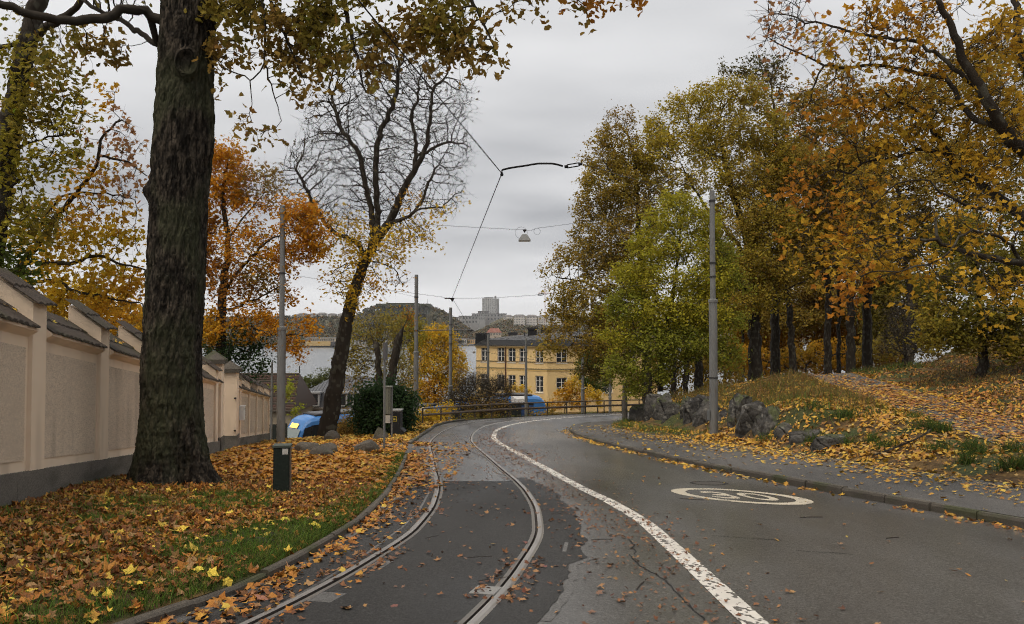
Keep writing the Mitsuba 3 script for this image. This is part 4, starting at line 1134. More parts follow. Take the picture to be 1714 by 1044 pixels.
for px_ in (813, 878, 901):
    b = P(px_, 570, 99.5); part(rk, 'vent_pipe', MB().tube([(b[0], 99.5, fz_), (b[0], 99.5, fz_ + .9)], .06, 8, (.03, .03, .033)).ply('m_paint'))

# grey house with dormers
k = thing('grey_house', 'house with grey corrugated roof and dark dormer windows behind the leaning tree', 'house')
D = 73.0
xl, xr, rx0, rx1 = P(512, 0, D)[0], P(648, 0, D)[0], P(549, 0, D)[0], P(607, 0, D)[0]
zr_, ze, zb_ = zt(630, D + 3.5), zt(657, D), zt(681, D)
col = (.095, .10, .11)
m = MB().add([(xl, D, ze), (xr, D, ze), (rx1, D + 4, zr_), (rx0, D + 4, zr_), (xl, D + 8, ze), (xr, D + 8, ze)], [[0, 1, 2, 3], [4, 3, 2, 5]], col).add([(xl, D, ze), (rx0, D + 4, zr_), (xl, D + 8, ze), (xr, D, ze), (rx1, D + 4, zr_), (xr, D + 8, ze)], [[0, 1, 2], [3, 5, 4]], col)
rk = part(k, 'roof', m.ply('m_paint'))
m = MB()
for x in np.arange(xl + .15, xr, .30):
    t0 = float(np.interp(x, [xl, rx0, rx1, xr], [0, 1, 1, 0]))
    m.tube([(x, D - .02, ze + .03), (x, D + 4 * t0, ze + (zr_ - ze) * t0 + .03)], .05, 4, (.13, .135, .145), cap=False)
part(rk, 'corrugation', m.ply('m_paint'), kind='stuff')
part(k, 'mansard', MB().add([(xl - .35, D - .5, zb_), (xr, D - .5, zb_), (xr, D, ze - .02), (xl, D, ze - .02)], [[0, 1, 2, 3]], (.05, .052, .058)).ply('m_paint'))
part(k, 'wall', MB().box([xl, D - .2, -8.2], [xr, D + 8, zb_ - .02], (.34, .28, .19)).ply('m_paint'))
part(k, 'eave', MB().box([xl - .4, D - .75, zb_ - .16], [xr + .2, D - .2, zb_ - .021], (.16, .14, .12)).ply('m_paint'))
for px_ in (521.5, 534.5, 580, 603):
    x = P(px_, 0, D)[0]
    dk = part(k, 'dormer', MB().box([x - .42, D - .62, zb_ + .12], [x + .42, D + .8, ze - .05], (.33, .33, .33)).box([x - .52, D - .72, ze - .049], [x + .52, D + .9, ze + .09], (.22, .225, .23)).ply('m_paint'))
    part(dk, 'window', MB().box([x - .29, D - .63, zb_ + .22], [x + .29, D - .622, ze - .12], (.02, .022, .025)).ply('m_glass'))
# brown tiled house left
k = thing('brown_house', 'house with steep brown tiled roof above the lower garden wall', 'house')
D = 64.0
xl, xr, rx1 = -34.0, P(497, 0, D)[0], P(484.5, 0, D)[0]
zr_, ze = zt(624, D + 4), zt(690, D)
col = (.075, .052, .042)
rk = part(k, 'roof', MB().add([(xl, D, ze), (xr, D, ze), (rx1, D + 4, zr_), (xl, D + 4, zr_), (xl, D + 8, ze), (xr, D + 8, ze)], [[0, 1, 2, 3], [4, 3, 2, 5], [1, 5, 2, 2]], col).ply('m_paint'))
m = MB()
for i in range(16):
    t = (i + .5) / 16; z = ze + (zr_ - ze) * t; y = D + 4 * t
    m.box([xl, y - .14, z - .05], [xr + (rx1 - xr) * t, y + .02, z + .06], (.085 + .02 * (i % 3 - 1), .06, .048))
part(rk, 'tile_course', m.ply('m_paint'), kind='stuff')
part(rk, 'finial', MB().tube([(rx1, D + 4, zr_), (rx1, D + 4, zr_ + .6)], .05, 6, (.05, .05, .05)).ply('m_paint'))
part(k, 'wall', MB().box([xl, D + .4, -8.2], [xr - .4, D + 7.6, ze - .02], (.35, .30, .22)).ply('m_paint'))

# ------------------------------------------------------------------ the far shore
def hill_z(x, y):
    x, y = np.asarray(x, float), np.asarray(y, float)
    a = x / y                                                           # slope of the coast: it bends away to the right
    sh = 1190 + np.interp(x, [-700, -330, -180, -60, 120, 700], [0, 0, 60, 210, 330, 420])
    rise = sstep(20, 260, y - sh)
    main = 66 * np.exp(-(np.maximum(0, np.abs(x + 208) - 44) / 66) ** 2) * sstep(30, 240, y - sh) * (1 - .25 * sstep(300, 700, y - sh))
    left = 50 * sstep(-150, -330, x) * sstep(80, 480, y - sh)
    right = (18 + 54 * sstep(300, 900, y - sh)) * sstep(-170, 0, x) * rise
    n = meshkit.fbm(np.stack([x / 130, y / 130, 0 * x], -1)) - .5
    return -17.6 + np.maximum(np.maximum(main, left), right) + 14 * n * rise + 2.0 * sstep(0, 30, y - sh)


gx, gy = np.meshgrid(np.arange(-900, 800, 18.0), np.arange(1195, 2700, 24.0))
sh_ = 1190 + np.interp(gx, [-700, -330, -180, -60, 120, 700], [0, 0, 60, 210, 330, 420])
gy = gy + (sh_ - 1190)
v = np.stack([gx, gy, hill_z(gx, gy)], -1).reshape(-1, 3); ny, nx = gx.shape
i = (np.arange(ny - 1)[:, None] * nx + np.arange(nx - 1)[None]).ravel()
struct('hill', mikit.ply((v, np.stack([i, i + 1, i + nx + 1, i + nx], 1)), 'm_farsoil', smooth=True))
shore = np.array([(x, 1188 + float(np.interp(x, [-700, -330, -180, -60, 120, 700], [0, 0, 60, 210, 330, 420]))) for x in np.arange(-700, 420, 40)])
k = thing('quay', 'long low dark quay wall on the far shore of the water', 'quay')
for a, b in zip(shore[:-1], shore[1:]):
    Mx = frame([*a, -18.2], [*(b - a), 0]); L_ = float(np.linalg.norm(b - a))
    part(k, 'wall_section', MB().box([0, 0, 0], [L_ - .3, 6, 2.6], (.055, .055, .055), Mx).box([0, -.3, 2.61], [L_ - .3, 6, 3.1], (.26, .255, .24), Mx).ply('m_paint'))


def block(name, label, px0, px1, py_top, py_base, Y, depth, wall, roof=None, rows=0, cols=0, win=(.06, .07, .08), pitched=0.0, group=None, cat='building', single=True):
    k = thing(name, label, cat, group)
    a, b = P(px0, py_top, Y), P(px1, py_base, Y); x0, x1, z1, z0 = a[0], b[0], a[2], b[2]
    part(k, 'wall', MB().box([x0, Y, z0 - 40], [x1, Y + depth, z1], wall).ply('m_paint'))
    if roof is not None:
        if pitched:
            m = MB().add([(x0 - 1, Y - 1, z1 + .1), (x1 + 1, Y - 1, z1 + .1), (x1 - depth * .35, Y + depth / 2, z1 + pitched), (x0 + depth * .35, Y + depth / 2, z1 + pitched), (x0 - 1, Y + depth + 1, z1 + .1), (x1 + 1, Y + depth + 1, z1 + .1)], [[0, 1, 2, 3], [4, 3, 2, 5], [0, 3, 4, 4], [1, 5, 2, 2]], roof)
        else:
            m = MB().box([x0 - .8, Y - .8, z1 + .02], [x1 + .8, Y + depth + .8, z1 + 1.2], roof)
        part(k, 'roof', m.ply('m_paint'))
    if rows:
        fw, fh = (x1 - x0) / cols, (z1 - z0) / rows; m = MB()
        for r in range(rows):
            for c in range(cols):
                lo, hi = [x0 + (c + .28) * fw, Y - .35, z0 + (r + .3) * fh], [x0 + (c + .72) * fw, Y - .05, z0 + (r + .8) * fh]
                if single: part(k, 'window', MB().box(lo, hi, win).ply('m_glass'))
                else: m.box(lo, hi, win)
        if not single: part(k, 'windows', m.ply('m_glass'), kind='stuff')
    return k


# bunker-like flat building on the hilltop
k = thing('hilltop_building', 'long flat dark green building crowning the wooded hill', 'building'); Y = 1420
x0, x1 = P(634, 0, Y)[0], P(722, 0, Y)[0]
part(k, 'roof_slab', MB().box([x0, Y - 15, zt(513.2, Y)], [x1, Y + 40, zt(508.5, Y)], (.045, .052, .035)).box([x0 + 18, Y - 5, zt(508.4, Y)], [x1 - 22, Y + 30, zt(507, Y)], (.05, .055, .04)).ply('m_paint'))
part(k, 'wall', MB().box([x0 + 6, Y, zt(525, Y)], [x1 - 6, Y + 35, zt(513.3, Y)], (.22, .225, .20)).ply('m_paint'))
for i, t in enumerate(np.linspace(x0 + 2, x1 - 2, 9)):
    part(k, 'column', MB().box([t - 2.2, Y - 10, zt(525, Y)], [t + 2.2, Y - 7, zt(513.3, Y)], (.05, .056, .04)).ply('m_paint'))
part(k, 'entrance', MB().box([P(689, 0, Y)[0], Y - 12, zt(520, Y)], [P(695, 0, Y)[0], Y - 1, zt(512, Y)], (.28, .27, .25)).ply('m_paint'))
part(k, 'mast', MB().tube([(P(717, 0, Y)[0], Y, zt(508, Y)), (P(717, 0, Y)[0], Y, zt(501, Y))], .35, 5, (.1, .1, .1)).ply('m_paint'))
ORD = ['first', 'second', 'third', 'fourth', 'fifth', 'sixth']
GA = 'pale apartment blocks on the left skyline'
for i, (a, b, t, bb) in enumerate([(489, 500, 527.5, 537), (498, 514, 525.5, 535), (517, 530, 526, 535), (531, 546, 525, 534), (549, 562, 526, 534), (565, 583, 526, 534)]):
    block('apartment_block', f'pale apartment block on the left skyline, {ORD[i]} of six from the left', a, b, t, bb, 1850 + 12 * i, 14, (.42, .39, .36), (.17, .165, .165), 3, 6, pitched=3.2, group=GA)
GB = 'white apartment blocks on the right skyline'
for i, (a, b, t, bb, Y) in enumerate([(843, 858, 529, 540, 2150), (860, 879, 528.5, 545, 2000), (881, 899, 529, 546, 2010), (901, 922, 529.5, 545, 2040), (924, 950, 530, 546, 2060)]):
    block('white_apartment_block', f'white apartment block on the right skyline, {ORD[i]} of five from the left', a, b, t, bb, Y, 15, (.52, .50, .47), (.16, .15, .15), 4, 7, pitched=4, group=GB)
for i, (a, b, t, bb, Y, c_) in enumerate([(745, 772, 531, 541, 2100, (.36, .35, .34)), (768, 800, 529, 542, 2150, (.24, .245, .25)), (790, 812, 525, 536, 2300, (.26, .27, .28)), (800, 818, 521, 530, 2350, (.22, .225, .235)), (815, 848, 525, 537, 2320, (.23, .235, .245))]):
    block('office_block', ['low pale office block left of the tower', 'dark grey office block below left of the tower', 'grey office block at the foot of the tower, left', 'small dark block against the tower, upper', 'grey podium block right under the tower'][i], a, b, t, bb, Y, 18, c_, (.13, .13, .135), 2, 6)
k = thing('tower_block', 'tall grey tower block standing alone on the skyline', 'tower'); Y = 2400
x0, x1, x2, z0, z1 = P(807.5, 0, Y)[0], P(835.5, 0, Y)[0], P(831.5, 0, Y)[0], zt(530, Y), zt(499, Y)
part(k, 'wall', MB().box([x0, Y, z0 - 10], [x2, Y + 18, z1], (.40, .415, .43)).ply('m_paint'))
part(k, 'side_wing', MB().box([x2 + .05, Y - 1.5, z0 - 10], [x1, Y + 16, z1 - 1], (.22, .23, .245)).ply('m_paint'))
for px_, w_ in ((809.4, 1.6), (812.2, 1.2), (815, 1.2), (818.2, 2.6), (821.6, 1.2), (824.4, 1.2), (827.2, 1.2), (829.8, 1.2)):
    x = P(px_, 0, Y)[0]; part(k, 'window_strip', MB().box([x - w_ / 2, Y - .5, z0], [x + w_ / 2, Y - .05, z1 - 2], (.16, .175, .19)).ply('m_glass'))
for r in range(14):
    z = z0 + (r + .5) * (z1 - z0) / 14; part(k, 'floor_band', MB().box([x0 + .2, Y - .8, z], [x2 - .2, Y - .52, z + .8], (.44, .45, .46)).ply('m_paint'))
part(k, 'roof_house', MB().box([P(811, 0, Y)[0], Y + 2, z1 + .05], [P(826, 0, Y)[0], Y + 14, z1 + 3.4], (.20, .205, .21)).box([P(828, 0, Y)[0], Y + 2, z1 + .05], [P(831, 0, Y)[0], Y + 10, z1 + 7.5], (.30, .30, .31)).ply('m_paint'))
# harbour sheds along the quay
k = block('harbour_hall', 'long beige harbour hall with a row of upper windows on the far quay', 511, 566, 566, 579, 1215, 40, (.42, .36, .27), (.22, .225, .23), 0, 0)
a, b = P(513, 571.5, 1196), P(553, 578.5, 1196)
part(k, 'front_annex', MB().box([a[0], 1196, b[2]], [b[0], 1214.5, a[2]], (.44, .31, .13)).ply('m_paint'))
part(k, 'dark_gate', MB().box([P(552, 0, 1196)[0] + .3, 1196.5, b[2]], [P(565, 0, 1196)[0], 1214.5, a[2]], (.05, .05, .055)).ply('m_paint'))
for i in range(17):
    x = P(514 + i * 3.0, 0, 1215)[0]; part(k, 'window', MB().box([x - .9, 1214.2, zt(570.3, 1215)], [x + .9, 1214.9, zt(567, 1215)], (.09, .10, .11)).ply('m_glass'))
for i, (a, b, t, bb, Y, c_, lb) in enumerate([(476, 492, 569, 578, 1195, (.40, .40, .39), 'white harbour shed left of the beige hall'), (582, 612, 571, 578, 1200, (.33, .31, .28), 'low grey shed right of the leaning trunk'), (640, 664, 570.5, 577, 1225, (.46, .44, .40), 'pale low shed behind the pollarded trunks'), (708, 742, 570, 577, 1280, (.40, .38, .34), 'pale harbour shed between the two middle poles'), (762, 781, 567, 576, 1390, (.46, .43, .38), 'white shed left of the yellow building'), (781, 797, 568, 576, 1400, (.48, .30, .12), 'orange shed touching the yellow building corner')]):
    block('harbour_shed', lb, a, b, t, bb, Y, 14, c_, (.20, .20, .205), 1, 5)
block('red_roof_house', 'house with red tiled roof showing above the yellow building', 815, 839, 556.5, 562, 1480, 16, (.40, .34, .27), (.22, .085, .06), 1, 5, pitched=8.5)
k = thing('white_boat', 'small white motor boat moored at the far quay right of the trunk', 'boat')
a = P(588, 579, 1180); m = MB().box([a[0] - 5, 1180, -18.1], [a[0] + 5, 1183.5, -16.4], (.6, .6, .6), None, .4); part(k, 'hull', m.ply('m_paint'))
part(k, 'cabin', MB().box([a[0] - 1.5, 1180.5, -16.39], [a[0] + 3.5, 1183, -14.2], (.55, .56, .57), None, .3).ply('m_paint'))
k = thing('tower_crane', 'red and white tower crane beside the oak crown on the skyline', 'crane'); Y = 1500
x = P(912, 0, Y)[0]; m = MB(); za, zb_ = zt(540, Y), zt(482, Y)
for o in ((-.8, -.8), (.8, -.8), (.8, .8), (-.8, .8)): m.tube([(x + o[0], Y + o[1], za), (x + o[0], Y + o[1], zb_)], .16, 4, (.40, .17, .12))
for j, z in enumerate(np.arange(za, zb_ - 2, 2)): m.tube([(x - .8, Y - .8, z), (x + .8, Y - .8, z + 2)], .10, 4, (.45, .30, .26))
part(k, 'mast', m.ply('m_paint'))
m = MB(); zj = zt(491, Y)
m.tube([(x - 14, Y, zj), (x + 48, Y, zj)], .3, 4, (.42, .22, .17)); m.tube([(x - 14, Y, zj + 1.8), (x + 48, Y, zj + 1.8)], .18, 4, (.42, .22, .17))
for t in np.arange(-14, 47, 2.2): m.tube([(x + t, Y, zj), (x + t + 1.1, Y, zj + 1.8), (x + t + 2.2, Y, zj)], .1, 4, (.42, .26, .2))
part(k, 'jib', m.ply('m_paint')); part(k, 'stay', MB().tube([(x - 12, Y, zj + 1.8), (x, Y, zb_), (x + 36, Y, zj + 1.8)], .12, 4, (.1, .1, .1)).ply('m_paint'))
part(k, 'cab', MB().box([x + .9, Y - 1.2, zj - 2.4], [x + 2.8, Y + 1.2, zj - .3], (.35, .35, .36)).ply('m_paint'))


# the wood on the far hills: tens of thousands of small leaf clumps
def far_wood(n, seed):
    rg = np.random.default_rng(seed)
    x, t = rg.uniform(-760, 360, n), rg.uniform(0, 1, n) ** 1.25
    x[: n // 4] = rg.uniform(-130, 140, n // 4); t[: n // 8] = rg.uniform(.45, .85, n // 8)
    s0 = 1190 + np.interp(x, [-700, -330, -180, -60, 120, 700], [0, 0, 60, 210, 330, 420])
    y = s0 + 22 + t * 640
    keep = meshkit.fbm(np.stack([x / 60, y / 60, 0 * x], -1)) > .30
    keep &= ~((y < s0 + 62) & (x > -345) & (x < -255)) & ~((np.abs(x + 198) < 52) & (y > 1398) & (y < 1470))
    keep &= ~((x < -370) & (x > -560) & (y > 1790) & (y < 1850) & (rg.random(n) < .5))
    x, y = x[keep], y[keep]; z = hill_z(x, y); n = len(x)
    H = rg.uniform(6.5, 12, n) * np.where(y > s0[keep] + 350, .8, 1)
    pal = np.array([(.062, .068, .034), (.085, .078, .040), (.050, .058, .034), (.095, .070, .032), (.16, .085, .022), (.062, .055, .042), (.11, .095, .03)])
    pr = np.array([.26, .2, .16, .14, .07, .12, .05]); ci = rg.choice(7, n, p=pr)
    orange = (x > -110) & (rg.random(n) < .45); ci[orange] = rg.choice([3, 4, 6], orange.sum())
    K = 22
    d = rg.normal(size=(n, K, 3)); d /= np.linalg.norm(d, axis=2, keepdims=True); d[..., 2] = np.abs(d[..., 2]) * 1.0 - .25
    c = np.stack([x, y, z + H * .42], 1)[:, None] + d * np.stack([H * .42, H * .42, H * .60], 1)[:, None] * rg.uniform(.55, 1.05, (n, K, 1))
    c = c.reshape(-1, 3); m = len(c); s = (rg.uniform(1.2, 2.3, m) * np.repeat(H, K) / 9)
    a = rg.normal(size=(m, 3)); a /= np.linalg.norm(a, axis=1, keepdims=True); b = np.cross(a, rg.normal(size=(m, 3))); b /= np.linalg.norm(b, axis=1, keepdims=True)
    v = np.stack([c + a * s[:, None], c + b * s[:, None] * .8, c - a * s[:, None] * .9, c - b * s[:, None]], 1).reshape(-1, 3)
    i = np.arange(m)[:, None] * 4; f = np.vstack([np.hstack([i, i + 1, i + 2]), np.hstack([i, i + 2, i + 3])])
    col = pal[np.repeat(ci, K)] * rg.uniform(.75, 1.25, (m, 1)) * np.repeat(rg.uniform(.75, 1.2, n), K)[:, None]
    return v, f, np.repeat(col, 4, 0)


v, f, c = far_wood(9500, 5)
scene['far_wood'] = mikit.ply((v, f), 'm_litter', color=c)
lab('far_wood', 'mixed autumn wood covering the hills across the water', 'wood', kind='stuff')

# ------------------------------------------------------------------ trees
def rotmats(n, rg, up=0.5):
    """n random frames (3x3, columns x, y, normal), normals biased upwards."""
    z = rg.normal(size=(n, 3)); z /= np.linalg.norm(z, axis=1, keepdims=True); z = z * (1 - up) + np.array([0, 0, 1.0]) * up
    z /= np.linalg.norm(z, axis=1, keepdims=True) + 1e-9
    x = np.cross(z, rg.normal(size=(n, 3))); x /= np.linalg.norm(x, axis=1, keepdims=True) + 1e-9
    return np.stack([x, np.cross(z, x), z], 2)


def star(tips, notches):
    a = []
    for t, nt in zip(tips, notches): a += [t, nt]
    p = [(r * math.cos(math.radians(d)), r * math.sin(math.radians(d))) for d, r in a]
    v = np.array([(0, 0, 0)] + [(x, y, 0) for x, y in p]); n = len(p)
    return v, np.array([[0, 1 + i, 1 + (i + 1) % n] for i in range(n)])


MAPLE = star([(-38, .58), (12, .92), (90, 1.0), (168, .92), (218, .58)], [(-14, .44), (47, .56), (133, .56), (194, .44), (270, .26)])
OAK = (np.array([(0, -.9, 0), (.22, -.45, 0), (.50, -.1, 0), (.28, .12, 0), (.50, .5, 0), (.15, .95, 0), (-.15, .95, 0), (-.5, .5, 0), (-.28, .12, 0), (-.5, -.1, 0), (-.22, -.45, 0)]),
       np.array([[0, 1, 10], [1, 2, 3], [1, 3, 8], [1, 8, 10], [10, 8, 9], [3, 4, 5], [3, 5, 6], [3, 6, 8], [8, 6, 7]]))
QUAD = (np.array([(0, -1, 0), (.62, 0, .12), (0, 1, 0), (-.62, 0, .12)]), np.array([[0, 1, 2], [0, 2, 3]]))
TRI = (np.array([(0, -1, 0), (.75, .5, .1), (-.6, .75, 0)]), np.array([[0, 1, 2]]))


def leaves(pos, size, col, shape, rg, up=0.45, curl=0.35, R=None):
    V, Fc = shape; n = len(pos); k = len(V)
    R = rotmats(n, rg, up) if R is None else R
    cu = rg.normal(0, curl, n)[:, None]
    r2 = (V[:, :2] ** 2).sum(1)[None]
    loc = np.stack([np.broadcast_to(V[:, 0], (n, k)), np.broadcast_to(V[:, 1], (n, k)), V[None, :, 2] + cu * r2 * .8 + rg.normal(0, curl * .35, (n, k)) * (r2 > .3)], 2) * np.asarray(size).reshape(-1, 1, 1)
    v = np.einsum('nij,nkj->nki', R, loc) + pos[:, None]
    f = (Fc[None] + (np.arange(n) * k)[:, None, None]).reshape(-1, 3)
    return v.reshape(-1, 3), f, np.repeat(col, k, 0)


ORANGE, YEL, GOLD, OAKB, OLIVE, GRN, LIME, DULL, RUST, DKG, PINK, YGR = ((.68, .33, .035), (.72, .49, .05), (.66, .37, .04), (.34, .225, .06), (.34, .275, .06), (.12, .16, .035), (.36, .38, .05), (.15, .125, .08), (.45, .20, .035), (.055, .095, .040), (.50, .27, .13), (.36, .31, .045))


def jitter(base, n, rg, amt=.22):
    c = np.asarray(base) * (1 + rg.normal(0, amt, (n, 1))) * (1 + rg.normal(0, amt * .45, (n, 3)))
    return np.clip(c, .01, .85)


def grow(guides, attr, step, seed, free_from, kill=1.6, iters=140, trop=0.06, reach=None, wig=.22):
    """Space colonisation. guides: [(points, r0, r1)], the first is the trunk. Returns nodes, parents, minimum radii."""
    rg = np.random.default_rng(seed)
    N, Pn, R, A = [], [], [], []
    for gi, (pts, r0, r1) in enumerate(guides):
        q = spline(np.asarray(pts, float), step * .8) if len(pts) > 2 else np.linspace(pts[0], pts[1], max(3, int(np.linalg.norm(np.subtract(pts[1], pts[0])) / step)))
        rr = np.linspace(r0, r1, len(q))
        if gi == 0: prev = -1
        else: prev = int(np.argmin(np.linalg.norm(np.array(N) - q[0], axis=1))); q, rr = q[1:], rr[1:]
        for j, (p, r) in enumerate(zip(q, rr)):
            w = 0 if gi == 0 and j < 3 else .10 * step
            N.append(p + rg.normal(0, w, 3)); Pn.append(prev); R.append(r); prev = len(N) - 1
            A.append(gi > 0 or j / len(q) >= free_from)
    N, Pn, R, A = np.array(N), list(Pn), list(R), np.array(A)
    attr = attr.copy(); last = 0
    for it in range(iters):
        if len(attr) == 0: break
        idx = np.flatnonzero(A); t = cKDTree(N[idx]); d, i = t.query(attr)
        alive = d > kill * step
        attr, d, i = attr[alive], d[alive], i[alive]
        if len(attr) == 0: break
        use = d < (reach or 1e9)
        if use.sum() == 0: break
        src = idx[i[use]]; dv = attr[use] - N[src]; dv /= np.linalg.norm(dv, axis=1, keepdims=True)
        u, inv = np.unique(src, return_inverse=True); s = np.zeros((len(u), 3)); np.add.at(s, inv, dv)
        s /= np.linalg.norm(s, axis=1, keepdims=True) + 1e-9
        s += rg.normal(0, wig, s.shape) + [0, 0, trop]; s /= np.linalg.norm(s, axis=1, keepdims=True)
        new = N[u] + s * step
        dn, _ = cKDTree(N).query(new); ok = dn > .45 * step
        if not ok.any():
            new = N[u] + s * step * .7 + rg.normal(0, .3 * step, s.shape); ok = np.ones(len(u), bool); last += 1
            if last > 4: break
        N = np.vstack([N, new[ok]]); Pn += list(u[ok]); R += [0] * int(ok.sum()); A = np.r_[A, np.ones(int(ok.sum()), bool)]
    return N, np.array(Pn), np.array(R)


def skeleton(N, Pn, Rmin, r_tip, e=2.4):
    n = len(N); acc = np.zeros(n); rad = np.zeros(n); tips = np.zeros(n, int); big = np.full(n, -1); bigr = np.zeros(n)
    order = np.arange(n)[::-1]
    if (Pn >= np.arange(n)).any(): pass
    for i in order:
        r = max((acc[i]) ** (1 / e) if acc[i] else r_tip, 0)
        if tips[i] == 0: tips[i] = 1
        rad[i] = max(r, Rmin[i]); p = Pn[i]
        if p >= 0:
            acc[p] += (r if Rmin[i] == 0 else max(r, Rmin[i] * .6)) ** e; tips[p] += tips[i]
            if rad[i] > bigr[p]: bigr[p], big[p] = rad[i], i
    return rad, tips, big


def wood_mesh(N, Pn, rad, big, k=6, base_flare=0.0, rough=0.0, seed=0):
    """Frustum per node; main children continue their parent's ring."""
    n = len(N); has = Pn >= 0; i = np.flatnonzero(has); p = Pn[i]
    d = np.zeros_like(N); d[i] = N[i] - N[p]; d[~has] = [0, 0, 1]
    cont = big >= 0; dd = d / (np.linalg.norm(d, axis=1, keepdims=True) + 1e-9)
    dd[cont] = dd[cont] + (N[big[cont]] - N[cont]) / (np.linalg.norm(N[big[cont]] - N[cont], axis=1, keepdims=True) + 1e-9)
    dd /= np.linalg.norm(dd, axis=1, keepdims=True) + 1e-9
    ref = np.array([.28, .87, .31]); a = np.cross(dd, ref); a /= np.linalg.norm(a, axis=1, keepdims=True) + 1e-9; b = np.cross(dd, a)
    ang = np.arange(k) * 2 * np.pi / k; ca, sa = np.cos(ang)[None, :, None], np.sin(ang)[None, :, None]
    ring = N[:, None] + rad[:, None, None] * (ca * a[:, None] + sa * b[:, None])
    main = big[p] == i
    start = np.where(main[:, None, None], ring[p], N[p][:, None] + (np.minimum(rad[i] * 1.25, rad[p]))[:, None, None] * (ca * a[i][:, None] + sa * b[i][:, None]))
    # own rings once, side starts separately
    v = np.concatenate([ring.reshape(-1, 3), start[~main].reshape(-1, 3)])
    s0 = np.where(main, p * k, 0); side = np.flatnonzero(~main); s0[side] = n * k + np.arange(len(side)) * k
    j = np.arange(k)[None]; j2 = (j + 1) % k
    s0 = s0[:, None]; e0 = (i * k)[:, None]
    q = np.stack([s0 + j, e0 + j, e0 + j2, s0 + j2], -1).reshape(-1, 4)
    return v, np.vstack([q[:, [0, 1, 2]], q[:, [0, 2, 3]]])


def twigs(base, dirs, L, r, rg, bend=.25):
    """Two-piece three-sided twigs; returns mesh and points along them."""
    n = len(base); L = L * rg.uniform(.55, 1.3, n)[:, None]
    m = base + dirs * L * .5 + rg.normal(0, bend, (n, 3)) * L * .25
    t = m + dirs * L * .5 + rg.normal(0, bend, (n, 3)) * L * .5
    a = np.cross(dirs, rg.normal(size=(n, 3))); a /= np.linalg.norm(a, axis=1, keepdims=True) + 1e-9; b = np.cross(dirs, a)
    ang = np.arange(3) * 2 * np.pi / 3
    off = np.cos(ang)[None, :, None] * a[:, None] + np.sin(ang)[None, :, None] * b[:, None]
    v = np.concatenate([base[:, None] + off * r, m[:, None] + off * r * .75, t[:, None]], 1)       # 3+3+1
    f = np.array([[0, 3, 4], [0, 4, 1], [1, 4, 5], [1, 5, 2], [2, 5, 3], [2, 3, 0], [3, 6, 4], [4, 6, 5], [5, 6, 3]])
    return v.reshape(-1, 3), (f[None] + (np.arange(n) * 7)[:, None, None]).reshape(-1, 3), m, t


TREE_INFO = {}


